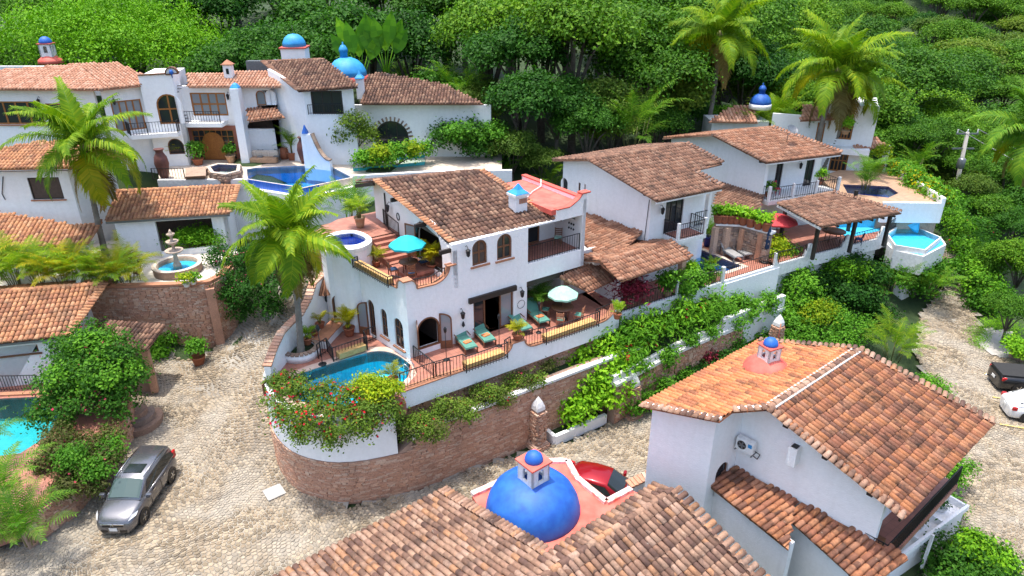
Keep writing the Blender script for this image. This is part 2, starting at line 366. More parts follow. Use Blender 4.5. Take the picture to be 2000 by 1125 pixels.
M['clay'] = simple('dark_red_clay',(0.13,0.045,0.035),0.55,c2=(0.09,0.03,0.025),scale=5)
M['bark'] = simple('bark',(0.13,0.105,0.085),0.9,c2=(0.08,0.065,0.05),scale=5,bmp=0.6)
M['palmbark'] = simple('palm_bark',(0.22,0.195,0.165),0.9,c2=(0.15,0.13,0.11),scale=3,bmp=0.7,bscale=12)
M['pinkstone'] = simple('pink_stone_surround',(0.34,0.13,0.09),0.8,c2=(0.28,0.1,0.07),scale=3)
M['navyblue'] = simple('cobalt_paint',(0.01,0.03,0.22),0.4)
M['red_car'] = carpaint('red_car_paint',(0.38,0.004,0.012)); M['grey_car'] = carpaint('grey_car_paint',(0.18,0.185,0.205),0.27,0.7)
M['white_car'] = carpaint('white_car_paint',(0.75,0.76,0.77),0.3,0.0); M['black_car'] = carpaint('black_car_paint',(0.014,0.015,0.017),0.28,0.2)
M['lamp_red'] = simple('red_lamp',(0.45,0.01,0.012),0.2)
M['lamp_clear'] = simple('clear_lamp',(0.6,0.62,0.64),0.12)
M['carglass'] = glassmat('car_glass',(0.015,0.02,0.02)); M['wsglass'] = glassmat('greenish_windscreen',(0.055,0.09,0.085))
M['yellow_line'] = simple('yellow_road_paint',(0.55,0.40,0.10),0.8,c2=(0.4,0.33,0.2),scale=6)
# foliage
M['lf_mid'] = leafmat('mid_green_leaf',(0.061,0.189,0.021),(0.095,0.257,0.023),(0.149,0.338,0.034))
M['lf_dark'] = leafmat('dark_green_leaf',(0.025,0.094,0.015),(0.040,0.131,0.019),(0.069,0.188,0.027))
M['tr_mid'] = leafmat('forest_leaf',(0.036,0.115,0.01),(0.062,0.168,0.013),(0.105,0.225,0.018),trans=.25)
M['tr_lime'] = leafmat('light_forest_leaf',(0.06,0.165,0.01),(0.10,0.225,0.013),(0.155,0.28,0.018),trans=.25)
M['lf_bright'] = leafmat('bright_green_leaf',(0.075,0.23,0.008),(0.11,0.29,0.01),(0.16,0.35,0.014),var=0.45,trans=.25)
M['lf_yellow'] = leafmat('yellow_green_leaf',(0.184,0.299,0.015),(0.276,0.380,0.015),(0.414,0.437,0.020))
M['lf_lime'] = leafmat('lime_leaf',(0.112,0.300,0.016),(0.188,0.400,0.021),(0.275,0.500,0.032))
M['lf_olive'] = leafmat('olive_leaf',(0.078,0.150,0.022),(0.117,0.195,0.031),(0.169,0.234,0.044))
M['lf_brown'] = leafmat('twiggy_leaf',(0.077,0.083,0.033),(0.110,0.110,0.047),(0.088,0.143,0.028))
M['frond'] = leafmat('palm_frond',(0.115,0.241,0.012),(0.184,0.310,0.018),(0.310,0.380,0.020),var=0.6)
M['frond_d'] = leafmat('dark_palm_frond',(0.068,0.189,0.021),(0.115,0.257,0.025),(0.203,0.324,0.034),var=0.6)
M['frond_y'] = leafmat('yellow_palm_frond',(0.22,0.27,0.012),(0.32,0.31,0.015),(0.42,0.34,0.02),var=0.6)
M['frond_dead'] = leafmat('dead_frond',(0.20,0.12,0.05),(0.26,0.17,0.07),(0.32,0.22,0.1),trans=.15)
M['fl_red'] = leafmat('red_flower',(0.5,0.006,0.03),(0.6,0.01,0.05),(0.55,0.02,0.12))
M['fl_pink'] = leafmat('pink_flower',(0.5,0.03,0.16),(0.6,0.06,0.2),(0.55,0.1,0.22))
M['fl_yellow'] = leafmat('yellow_flower',(0.65,0.45,0.01),(0.7,0.52,0.015),(0.75,0.6,0.03))
M['lf_maroon'] = leafmat('maroon_leaf',(0.12,0.012,0.03),(0.18,0.015,0.05),(0.25,0.03,0.09))
# ------------------------------------------------------------------ walls and openings
def rect(s0,z0,s1,z1):
    s0,s1 = min(s0,s1),max(s0,s1); return [(s0,z0),(s1,z0),(s1,z1),(s0,z1)]
def arch(s0,z0,s1,z1,rise=None,n=10):
    s0,s1 = min(s0,s1),max(s0,s1); w = (s1 - s0) / 2; rise = min(rise or w,z1 - z0 - 0.05); c = (s0 + s1) / 2
    return [(s0,z0),(s1,z0)] + [(c + w * math.cos(math.pi * k / n),z1 - rise + rise * math.sin(math.pi * k / n)) for k in range(n + 1)]
class Wall:
    def __init__(s,p0,p1):
        s.p0 = Vector((p0[0],p0[1],0)); s.p1 = Vector((p1[0],p1[1],0)); s.L = (s.p1 - s.p0).length
        s.d = (s.p1 - s.p0).normalized(); s.n = Vector((s.d.y,-s.d.x,0)); s.rz = math.atan2(s.d.y,s.d.x)
    def hit(s,x,y):
        d = ray(x,y); t = (s.p0 - CAMP).dot(s.n) / d.dot(s.n); p = CAMP + d * t; return ((p - s.p0).dot(s.d),p.z)
    def pt(s,a,z,off=0.0): p = s.p0 + s.d * a + s.n * off; return Vector((p.x,p.y,z))
    def rect(s,a,b): a = s.hit(*a); b = s.hit(*b); return rect(a[0],a[1],b[0],b[1])
    def arch(s,a,b,rise=None): a = s.hit(*a); b = s.hit(*b); return arch(a[0],a[1],b[0],b[1],rise)
    def slab(s,mb,outline,holes=(),o0=0.0,o1=-0.25):
        loops = [[Vector((a,z,0)) for a,z in l] for l in [outline] + list(holes)]
        tri = tessellate_polygon(loops); flat = [p for l in loops for p in l]; n = len(flat)
        vs = [s.pt(p.x,p.y,o0) for p in flat] + [s.pt(p.x,p.y,o1) for p in flat]; fs = []
        for t in tri:
            a,b,c = (flat[i] for i in t); t = t if (b - a).cross(c - a).z > 0 else t[::-1]
            fs.append(tuple(t)); fs.append(tuple(i + n for i in t[::-1]))
        k = 0
        for li,l in enumerate(loops):
            m = len(l)
            for i in range(m): j = (i + 1) % m; fs.append((k + j,k + i,k + i + n,k + j + n))
            k += m
        mb.raw(vs,fs); return mb
    def build(s,parent,outline,holes=(),th=0.25,mat=None,name='wall'):
        return s.slab(MB(),outline,holes,0.0,-th).build(name,mat or M['white'],parent)
def inset(poly,w):
    xs = [p[0] for p in poly]; zs = [p[1] for p in poly]; cx,cz = (min(xs) + max(xs)) / 2,(min(zs) + max(zs)) / 2
    W,H_ = max(xs) - min(xs),max(zs) - min(zs); a,b = (W - 2 * w) / W,(H_ - 2 * w) / H_
    return [(cx + (p[0] - cx) * a,cz + (p[1] - cz) * b) for p in poly]
def window(parent,W,hole,frame='wood',pane='glass',fw=0.07,dep=0.14,nv=1,nh=1,name='window',sill=None,pw=0.05):
    o = inset(hole,0.004); i = inset(hole,fw); mb = MB(); W.slab(mb,o,[i],-dep + 0.07,-dep)
    xs = [p[0] for p in i]; zs = [p[1] for p in i]; x0,x1,z0,z1 = min(xs),max(xs),min(zs),max(zs)
    def top(x):   # height of the opening at x
        best = z1
        for k in range(len(i)):
            a,b = i[k],i[(k + 1) % len(i)]
            if min(a[0],b[0]) <= x <= max(a[0],b[0]) and abs(a[0] - b[0]) > 1e-6:
                z = a[1] + (b[1] - a[1]) * (x - a[0]) / (b[0] - a[0])
                if z > (z0 + z1) / 2 - 0.01: best = z
        return best
    for k in range(1,nv + 1):
        x = x0 + (x1 - x0) * k / (nv + 1); W.slab(mb,rect(x - pw / 2,z0 - 0.01,x + pw / 2,top(x) + 0.01),(),-dep + 0.062,-dep + 0.004)
    for k in range(1,nh + 1):
        z = z0 + (z1 - z0) * k / (nh + 1); W.slab(mb,rect(x0 - 0.01,z - pw / 2,x1 + 0.01,z + pw / 2),(),-dep + 0.055,-dep + 0.008)
    f = mb.build(name,M[frame],parent)
    W.slab(MB(),inset(hole,fw - 0.01),(),-dep + 0.03,-dep + 0.018).build('pane',M[pane],f)
    if sill:
        hx = [p[0] for p in hole]; hz_ = min(p[1] for p in hole)
        W.slab(MB(),rect(min(hx) - 0.12,hz_ - 0.09,max(hx) + 0.12,hz_ - 0.002),(),0.09,-0.12).build('sill',M[sill],f)
    return f
def open_leaf(parent,hinge,z0,z1,w,ang,mat='wood',pane='cglass',arched=True,name='door_leaf'):
    """a glazed door leaf standing open from hinge point at direction ang"""
    d = Vector((math.cos(ang),math.sin(ang),0)); W = Wall(hinge,Vector(hinge) + d * w)
    if arched:
        n = 8; o = [(0,z0),(w,z0)] + [(w * math.cos(math.pi / 2 * k / n),z1 - w + w * math.sin(math.pi / 2 * k / n)) for k in range(n + 1)]
        o = [(0,z0),(w,z0),(w,z1 - w * 0.6)] + [(w * math.cos(math.pi / 2 * k / n),z1 - w * 0.6 + w * 0.6 * math.sin(math.pi / 2 * k / n)) for k in range(1,n + 1)]
    else: o = rect(0,z0,w,z1)
    i = inset(o,0.07); i = [(a,max(z,z0 + 0.45)) for a,z in i]
    f = W.slab(MB(),o,[i],0.02,-0.025).build(name,M[mat],parent)
    W.slab(MB(),inset(i,-0.01),(),0.004,-0.006).build('pane',M[pane],f); return f
def wall_lantern(parent,W,s,z,name='wall_lantern',k=1.0):
    mb = MB(); c = W.pt(s,z,0.24 * k)
    mb.tube([W.pt(s,z + 0.32 * k,0.0),W.pt(s,z + 0.42 * k,0.12 * k),c + Vector((0,0,0.30 * k))],0.015 * k,6)
    mb.lathe([(0.02,0.30),(0.06,0.27),(0.13,0.20),(0.12,0.18),(0.09,-0.08),(0.05,-0.13),(0.0,-0.16)][::-1] if False else [(0.01,-0.16),(0.05,-0.13),(0.085,-0.08),(0.12,0.18),(0.14,0.20),(0.06,0.27),(0.015,0.31)],(c.x,c.y,c.z),6,False)
    if k != 1.0: pass
    return mb.build(name,M['iron'],parent)
# ------------------------------------------------------------------ roofs
def _tile_local(tw,tl,seg=5):
    V = []; 
    for (y,r,zz) in ((-tl * 0.56,tw * 0.45,0.028),(tl * 0.56,tw * 0.40,0.0)):
        for k in range(seg + 1):
            t = math.pi * k / seg; V.append((r * math.cos(t),y,zz + r * 0.85 * math.sin(t)))
    n = seg + 1; F = [(k,n + k,n + k + 1,k + 1) for k in range(seg)]
    F += [(0,1,4,5),(1,2,3,4)]
    return np.array(V),np.array(F)
def in_poly(x,y,poly):
    c = False; n = len(poly); j = n - 1
    for i in range(n):
        xi,yi = poly[i]; xj,yj = poly[j]
        if (yi > y) != (yj > y) and x < (xj - xi) * (y - yi) / (yj - yi) + xi: c = not c
        j = i
    return c
def put_tiles(parent,mats,V0,F0,mat,parts,name='tile'):
    """mats: list of 4x4 numpy. The nearest `parts` become objects, the rest one joined part"""
    if not len(mats): return
    mats = np.array(mats); d = np.linalg.norm(mats[:,:3,3] - np.array(CAMP),axis=1); order = np.argsort(d)
    base = np.array(BASE.get(parent.name,Vector()))
    if parts:
        me = bpy.data.meshes.new(name); me.from_pydata([tuple(v) for v in V0],[],[tuple(f) for f in F0])
        me.polygons.foreach_set('use_smooth',[i < len(F0) - 2 for i in range(len(F0))]); me.materials.append(mat)
        for k in order[:parts]:
            o = bpy.data.objects.new(name,me); col.objects.link(o); o.parent = parent
            m = mats[k].copy(); m[:3,3] -= base; o.matrix_basis = Matrix(m.tolist()); BASE[o.name] = Vector(base)
        order = order[parts:]
    if len(order):
        Vh = np.concatenate([V0,np.ones((len(V0),1))],1); A = mats[order]
        VV = np.einsum('nij,vj->nvi',A,Vh)[:,:,:3].reshape(-1,3)
        FF = (F0[None] + (np.arange(len(order)) * len(V0))[:,None,None]).reshape(-1,F0.shape[1])
        o = np_mesh(name + 's',VV,FF,mat,parent,True); o['kind'] = 'stuff'; return o
RR = random.Random(7)
def basis(ex,ey,n,p):
    m = np.eye(4); m[:3,0] = ex; m[:3,1] = ey; m[:3,2] = n; m[:3,3] = p; return m
def roof(parent,pts,mat,parts=0,tw=0.25,tl=0.37,thick=0.10,pan=False,name='roof',under='dwood',holes=(),deckmat=None):
    pts = [Vector(p) for p in pts]; p0 = pts[0]; ex = (pts[1] - p0).normalized(); n = ex.cross(pts[-1] - p0).normalized()
    if n.z < 0: n = -n
    ey = n.cross(ex)
    # keep every corner in the plane
    pts = [Vector((p.x,p.y,p0.z - ((p.x - p0.x) * n.x + (p.y - p0.y) * n.y) / n.z)) for p in pts]
    P2 = [((p - p0).dot(ex),(p - p0).dot(ey)) for p in pts]
    mb = MB(); m = len(pts)
    top = [p - n * 0.01 for p in pts]; bot = [p - n * thick for p in pts]
    mb.poly(top); mb.poly(bot[::-1])
    for i in range(m): j = (i + 1) % m; mb.poly([bot[i],bot[j],top[j],top[i]])
    r = mb.build(name,deckmat or M[mat],parent)
    x0,x1 = min(p[0] for p in P2),max(p[0] for p in P2); y1 = max(p[1] for p in P2)
    nc = max(1,round((x1 - x0) / tw)); w = (x1 - x0) / nc; nr = max(1,round(y1 / tl)); l = y1 / nr
    V0,F0 = _tile_local(w,l); mats = []; pans = []
    eu = n.cross(ex)
    for i in range(nc):
        cj = RR.uniform(-0.012,0.012)
        for j in range(nr):
            x = x0 + (i + 0.5) * w; y = (j + 0.5) * l
            if not in_poly(x,y,P2): continue
            if any(in_poly(x,y,h) for h in holes): continue
            a = RR.gauss(0,0.022); p = p0 + ex * (x + cj + RR.gauss(0,0.006)) + ey * (y + RR.gauss(0,0.012)) + n * (RR.uniform(0.0,0.02) + 0.012)
            e1 = ex * math.cos(a) + ey * math.sin(a); e2 = ey * math.cos(a) - ex * math.sin(a)
            mats.append(basis(e1,e2,n,p))
            if pan and i < nc - 1:
                q = p0 + ex * (x + w / 2) + ey * (y + RR.gauss(0,0.012)) + n * 0.075
                pans.append(basis(-ex,ey,-n,q))
    put_tiles(r,mats,V0,F0,M[mat],parts)
    if pans: put_tiles(r,pans,V0,F0,M['pan'],0,'pan_tile')
    return r
def ridge(parent,a,b,mat,rad=0.14,tl=0.40,name='ridge_tiles',parts=True):
    a,b = Vector(a),Vector(b); d = (b - a); L = d.length; d.normalize(); sd = Vector((0,0,1)).cross(d).normalized(); n = d.cross(sd)
    k = max(1,round(L / tl)); V0,F0 = _tile_local(rad * 2.2,L / k)
    mats = [basis(-sd if False else sd * -1,d * 1,n,a + d * (L * (i + 0.5) / k) + n * RR.uniform(-0.01,0.015)) for i in range(k)]
    r = MB(); r.tube([a - n * 0.02,b - n * 0.02],rad * 0.9,8)
    ro = r.build(name,M['mortar'],parent); put_tiles(ro,mats,V0,F0,M[mat],len(mats) if parts else 0,'ridge_tile'); return ro
def verge(parent,a,b,out,mat,tl=0.34,sp=0.24,name='verge_tiles'):
    """short barrel tiles laid across a gable edge a->b, pointing out"""
    a,b = Vector(a),Vector(b); d = (b - a); L = d.length; d.normalize(); o = Vector(out); o = (o - d * o.dot(d)).normalized()
    n = d.cross(o); n = n if n.z > 0 else -n
    k = max(1,round(L / sp)); V0,F0 = _tile_local(L / k * 0.98,tl)
    x = n.cross(-o) * -1
    mats = [basis((-o).cross(n),-o,n,a + d * (L * (i + 0.5) / k) + o * 0.03 + n * (0.06 + RR.uniform(0,0.02))) for i in range(k)]
    put = put_tiles(parent,mats,V0,F0,M[mat],0,name)
    return put
def beams(parent,pts,out,size=(0.14,0.2),ln=0.8,mat='dwood'):
    for p in pts:
        p = Vector(p); MB().beam(p,p + Vector(out).normalized() * ln,*size).build('beam_end',M[mat],parent)
# ------------------------------------------------------------------ railings
_bal = {}
def railing(parent,pts,h=0.9,sp=0.17,name='railing',post=True,mat='iron',bw=0.022,top=0.045):
    pts = [Vector(p) for p in pts]; mb = MB(); up = Vector((0,0,1)); spots = []
    for a,b in zip(pts,pts[1:]):
        mb.beam(a + up * h,b + up * h,top,0.03); mb.beam(a + up * 0.1,b + up * 0.1,0.03,0.025)
        L = (b - a).length; k = max(1,round(L / sp)); spots += [a + (b - a) * (i / k) for i in range(1,k)]
    for p in pts: mb.box(p + up * (h / 2),(0.05,0.05,h))
    r = mb.build(name,M[mat],parent)
    key = (round(h,2),bw,mat)
    if key not in _bal:
        o = MB().box((0,0,h / 2),(bw,bw,h - 0.01)).build('baluster',M[mat],base=(0,0,0)); _bal[key] = o.data; bpy.data.objects.remove(o)
    b0 = _bal[key]
    for p in spots:
        o = bpy.data.objects.new('baluster',b0); col.objects.link(o); o.parent = r; o.location = p - BASE[r.name]
    return r
# ------------------------------------------------------------------ foliage
def leaf_arrays(Pn,Nn,size,rng,asp=0.32,droop=0.25):
    n = len(Pn); Nn = Nn / (np.linalg.norm(Nn,axis=1,keepdims=True) + 1e-9)
    a = np.cross(Nn,rng.normal(size=(n,3))); a /= (np.linalg.norm(a,axis=1,keepdims=True) + 1e-9)
    a[:,2] -= droop; a /= np.linalg.norm(a,axis=1,keepdims=True)
    b = np.cross(Nn,a); b /= (np.linalg.norm(b,axis=1,keepdims=True) + 1e-9)
    s = (size * rng.uniform(0.6,1.3,n))[:,None]
    V = np.stack([Pn - a * s * 0.5,Pn + b * s * asp,Pn + a * s * 0.5 - Nn * s * 0.12,Pn - b * s * asp],1).reshape(-1,3)
    F = np.arange(4 * n).reshape(-1,4); return V,F
def clumps(blobs,n,rng,sub,low=-0.35,fill=0.25,spread=0.5):
    C = np.array([b[0] for b in blobs],float); Rr = np.array([b[1] if hasattr(b[1],'__len__') else (b[1],) * 3 for b in blobs],float)
    w = Rr[:,0] * Rr[:,1] + Rr[:,0] * Rr[:,2] * 1.2; w = w / w.sum()
    tot = int(sum(4 * math.pi * r[0] * (r[1] + r[2]) / 2 for r in Rr) / (sub * sub * 1.6)) + 4
    bi = rng.choice(len(blobs),tot,p=w); d = rng.normal(size=(tot * 1,3)); d /= np.linalg.norm(d,axis=1,keepdims=True)
    flip = d[:,2] < low; d[flip,2] *= -1
    rad = np.where(rng.random(tot) < fill,rng.uniform(0.3,0.8,tot),rng.uniform(0.82,1.08,tot))
    S = C[bi] + d * Rr[bi] * rad[:,None]
    k = rng.integers(0,tot,n); off = rng.normal(size=(n,3)) * sub * spread; off[:,2] *= 0.75
    Pn = S[k] + off; N = d[k] * 0.55 + off / sub * 0.5 + rng.normal(size=(n,3)) * 0.45; N[:,2] += 0.55
    return Pn,N
SEED = [11]
def nrng(): SEED[0] += 1; return np.random.default_rng(SEED[0])
def foliage(parent,blobs,n,size,mat,sub=None,name='foliage',asp=0.32,low=-0.35,fill=0.25,droop=0.25,spread=0.5):
    rng = nrng(); sub = sub or size * 3.0
    Pn,N = clumps(blobs,n,rng,sub,low,fill,spread); V,F = leaf_arrays(Pn,N,size,rng,asp,droop)
    return np_mesh(name,V,F,M[mat],parent)
def shrub(name,label,cat,blobs,n,size,mat='lf_mid',group=None,flowers=None,stem=True,sub=None,asp=0.32,low=-0.35,base=None,extra=None,stemmat='bark',fill=0.25):
    c = np.array([b[0] for b in blobs],float); z0 = min(b[0][2] - (b[1][2] if hasattr(b[1],'__len__') else b[1]) for b in blobs)
    base = base or (c[:,0].mean(),c[:,1].mean(),z0); t = thing(name,label,cat,base,group)
    foliage(t,blobs,n,size,mat,sub,asp=asp,low=low,fill=fill)
    if extra: foliage(t,extra[0],extra[1],size,extra[2],sub,asp=asp,name='young_foliage')
    if flowers: foliage(t,[(b[0],tuple(x * 1.06 for x in (b[1] if hasattr(b[1],'__len__') else (b[1],) * 3))) for b in blobs],flowers[0] * 3,flowers[2],flowers[1],sub=flowers[2] * 0.9 if len(flowers) < 4 else flowers[3],name='flowers',asp=0.5,spread=0.5)['kind'] = 'stuff'
    if stem:
        mb = MB(); b = Vector(base)
        for bb in blobs[:5]:
            p = Vector(bb[0]); mb.tube([b,b.lerp(p,0.5) + Vector((0,0,0.1)),p],[0.05,0.035,0.015],5)
        mb.build('stem',M[stemmat],t)
    return t
def tree_proto(name,seed,h,crown,nblob,leaves,size,mat,trunk_r=0.22,flat=0.7,sub=None,trunkmat='bark',spread=0.9,fill=.25,sp=.5):
    """thing > trunk, crown at origin"""
    rng = np.random.default_rng(seed); t = thing(name,'tree','tree')
    blobs = []
    for k in range(nblob):
        a = 2.4 * k + rng.uniform(-0.4,0.4); rr = crown * math.sqrt((k + 0.3) / nblob) * spread * 0.78
        z = h - crown * flat * (0.25 + 0.75 * (rr / crown) ** 1.6) + rng.uniform(-0.12,0.12) * crown
        r = crown * rng.uniform(0.30,0.44); blobs.append(((rr * math.cos(a),rr * math.sin(a),z),(r,r,r * 0.72)))
    SEED[0] = seed * 13; foliage(t,blobs,leaves,size,mat,sub or size * 2.6,'crown',low=-0.25,fill=fill,spread=sp)
    mb = MB(); fork = h * 0.42
    mb.tube([(0,0,-1.5),(0.08 * crown * 0.3,0.05,fork * 0.5),(0.1,0.0,fork)],[trunk_r * 1.25,trunk_r,trunk_r * 0.8],8)
    for k in range(min(7,nblob)):
        p = Vector(blobs[(k * 2) % nblob][0]); m_ = Vector((0.1,0,fork)).lerp(p,0.5) + Vector((0,0,0.12 * crown))
        mb.tube([(0.1,0,fork * 0.95),m_,p],[trunk_r * 0.6,trunk_r * 0.35,trunk_r * 0.12],6)
    mb.build('trunk',M[trunkmat],t); return t
def place(o,loc,rz=0.0,s=1.0,label=None,group=None,cat=None):
    o.location = loc; o.rotation_euler = (0,0,rz); o.scale = (s,s,s) if not hasattr(s,'__len__') else s; BASE[o.name] = Vector(loc)
    return tag(o,label,cat,group)
# ------------------------------------------------------------------ palms
def frond_arrays(L,elev,droop,nl=34,ll=0.30,width=0.045,hang=0.55,seed=1,twist=0.0):
    rng = np.random.default_rng(seed); t = np.linspace(0,1,14); ang = elev - droop * t ** 1.4
    ds = L / 13; x = np.concatenate([[0],np.cumsum(np.cos(ang[:-1]) * ds)]); z = np.concatenate([[0],np.cumsum(np.sin(ang[:-1]) * ds)])
    V = []; F = []
    for i in range(14):
        w = 0.035 * (1 - 0.85 * t[i]) * (L / 3.5) ** 0.5; V += [(x[i],-w,z[i]),(x[i],w,z[i] + 0.0)]
    for i in range(13): F.append((2 * i,2 * i + 1,2 * i + 3,2 * i + 2))
    for k in range(nl):
        u = 0.10 + 0.90 * (k + 0.5) / nl; xi = np.interp(u,t,x); zi = np.interp(u,t,z); ai = np.interp(u,t,ang)
        fwd = np.array([math.cos(ai),0,math.sin(ai)]); upn = np.array([-math.sin(ai),0,math.cos(ai)])
        prof = (math.sin(math.pi * min(1,(u + 0.12) ** 0.75)) * 0.75 + 0.30) * ll * L
        for sgn in (-1,1):
            out = np.array([0,sgn,0.0]); d0 = fwd * (0.35 + 0.6 * u) + out * 0.9 + upn * rng.uniform(0.05,0.35); d0 /= np.linalg.norm(d0)
            d1 = d0 * 1.0 + np.array([0,0,-1.0]) * hang * rng.uniform(0.5,1.4); d1 /= np.linalg.norm(d1)
            p0 = np.array([xi,sgn * 0.02,zi]); pl = prof * rng.uniform(0.85,1.1); p1 = p0 + d0 * pl * 0.5; p2 = p1 + d1 * pl * 0.5
            w = np.cross(d0,upn); w /= (np.linalg.norm(w) + 1e-9); ww = width * (L / 3.5) ** 0.6
            b = len(V); V += [tuple(p0 - w * ww * 0.5),tuple(p0 + w * ww * 0.5),tuple(p1 + w * ww * 0.5),tuple(p1 - w * ww * 0.5),tuple(p2 + w * 0.006),tuple(p2 - w * 0.006)]
            F += [(b,b + 1,b + 2,b + 3),(b + 3,b + 2,b + 4,b + 5)]
    return np.array(V,float),np.array(F)
_fr = {}
def frond_mesh(L,e,droop,mat,var,nl=66,ll=0.29):
    k = (round(L,1),round(e,2),round(droop,2),mat,var)
    if k not in _fr:
        V,F = frond_arrays(1.0 * L,e,droop,nl,ll,0.055,1.2,seed=var + 5); o = np_mesh('frond',V,F,M[mat]); _fr[k] = o.data; bpy.data.objects.remove(o)
    return _fr[k]
def palm(label,base,top,L=4.0,n=22,mat='frond',r=0.14,group='coconut palms',dead=2,seed=3,name='coconut_palm',bend=0.25,low=True,dmat=None,wind=0.0):
    rg = random.Random(seed); base,top = Vector(base),Vector(top); t = thing(name,label,'palm tree',base,group)
    side = Vector((bend,0,0)); H_ = (top - base).length
    N_ = int(H_ / .11); pts = [base - Vector((0,0,0.4))] + [base.lerp(top,k / N_) + side * math.sin(math.pi * k / N_) for k in range(1,N_ + 1)]
    MB().tube(pts,[r * 1.5] + [r * (1.15 - 0.35 * k / N_ + .25 * max(0,1 - k / N_ * 7)) * (1.05 if k % 2 else .95) for k in range(1,N_ + 1)],9).build('trunk',M['palmbark'],t)
    mb = MB(); mb.lathe([(0.02,-0.3),(r * 1.2,-0.2),(r * 1.6,0.05),(r * 0.8,0.4),(0.01,0.7)],tuple(top),8)
    for k in range(7): a = k * 0.9; mb.lathe([(0.01,-0.13),(0.09,-0.08),(0.11,0),(0.08,0.09),(0.01,0.13)],(top.x + 0.26 * math.cos(a),top.y + 0.26 * math.sin(a),top.z - 0.22 - 0.06 * (k % 3)),8)
    mb.build('crown_shaft',M['olivewood'],t)
    for k in range(dead + 1):
        o = bpy.data.objects.new('frond',frond_mesh(L * .8,-.8,.7,'frond_dead',k % 2)); col.objects.link(o); o.parent = t; o.location = top - base - Vector((0,0,.15)); o.rotation_euler = (rg.uniform(-.3,.3),.2,k * 2.1 + seed)
    for k in range(n):
        f = (k + 0.5) / n; a = k * 2.39996 + rg.uniform(-0.25,0.25)
        e = R(82 - 95 * f ** 1.15 - (12 if low else 0) * f); e = round(e / 0.2) * 0.2; dr = 0.9 + 1.1 * f; dr = round(dr / 0.3) * 0.3
        mm = 'frond_y' if (f > 0.86 and (k % 2)) else (dmat or mat)
        o = bpy.data.objects.new('frond',frond_mesh(L,e,dr,mm,k % 3)); col.objects.link(o); o.parent = t
        o.location = top - base + Vector((0,0,0.12)); s = rg.uniform(0.85,1.08)
        o.rotation_euler = (rg.uniform(-0.45,0.45),rg.uniform(-.12,.12),a + wind * math.sin(a)); o.scale = (s,s,s)
    return t
def joined_fronds(parent,spots,mat,name='foliage'):
    """spots: (origin, L, elev, droop, azimuth, seed)"""
    VV = []; FF = []; n = 0
    for (o,L,e,dr,az,sd,nl) in spots:
        V,F = frond_arrays(L,e,dr,nl,0.30,0.055,0.7,seed=sd); ca,sa = math.cos(az),math.sin(az)
        W = np.stack([V[:,0] * ca - V[:,1] * sa,V[:,0] * sa + V[:,1] * ca,V[:,2]],1) + np.array(o); VV.append(W); FF.append(F + n); n += len(V)
    return np_mesh(name,np.concatenate(VV),np.concatenate(FF),M[mat],parent)
def areca(parent,base,h,n,mat='frond',spread=0.3,seed=1,name='foliage',nl=16,L=None,stems=True):
    rg = random.Random(seed); sp = []; base = Vector(base); mb = MB()
    for k in range(n):
        a = rg.uniform(0,6.28); r = spread * math.sqrt(rg.random()); f = rg.random()
        o = base + Vector((r * math.cos(a),r * math.sin(a),h * rg.uniform(0.15,0.55))); LL = (L or h * 0.75) * rg.uniform(0.75,1.15)
        sp.append((tuple(o),LL,R(rg.uniform(35,82)),rg.uniform(0.7,1.5),a + rg.uniform(-0.5,0.5),k,nl))
        if stems and k % 3 == 0: mb.tube([base + Vector((r * 0.6 * math.cos(a),r * 0.6 * math.sin(a),0)),o],[0.03,0.02],5)
    o = joined_fronds(parent,sp,mat,name)
    if stems: mb.build('stem',M['olivewood'],parent)
    return o
M['olivewood'] = simple('olive_stem',(0.16,0.15,0.05),0.7)
def pot_mesh(parent,c,r,h,mat='pot',name='pot',n=16):
    MB().lathe([(r * 0.68,0),(r * 0.8,h * 0.3),(r * 0.97,h * 0.85),(r * 1.08,h * 0.87),(r * 1.08,h),(r * 0.92,h),(r * 0.88,h * 0.86),(0.01,h * 0.86)],tuple(c),n).build(name,M[mat],parent)
def potted(label,c,r=0.25,h=0.45,kind='areca',ph=1.0,mat='frond',n=16,potmat='pot',group='potted plants',seed=1,name='potted_plant',leaf=0.16,bl=None):
    c = Vector(c); t = thing(name,label,'potted plant',c,group); pot_mesh(t,c,r,h,potmat)
    top = c + Vector((0,0,h * 0.9))
    if kind == 'areca': areca(t,top,ph,n,mat,r * 0.5,seed)
    else:
        b = bl or [((top.x,top.y,top.z + ph * 0.45),(ph * 0.5,ph * 0.5,ph * 0.5)),((top.x + 0.12,top.y,top.z + ph * 0.7),ph * 0.32),((top.x - 0.15,top.y + 0.05,top.z + ph * 0.6),ph * 0.3)]
        SEED[0] = seed * 7; foliage(t,b,n,leaf,mat,leaf * 1.8)
    return t
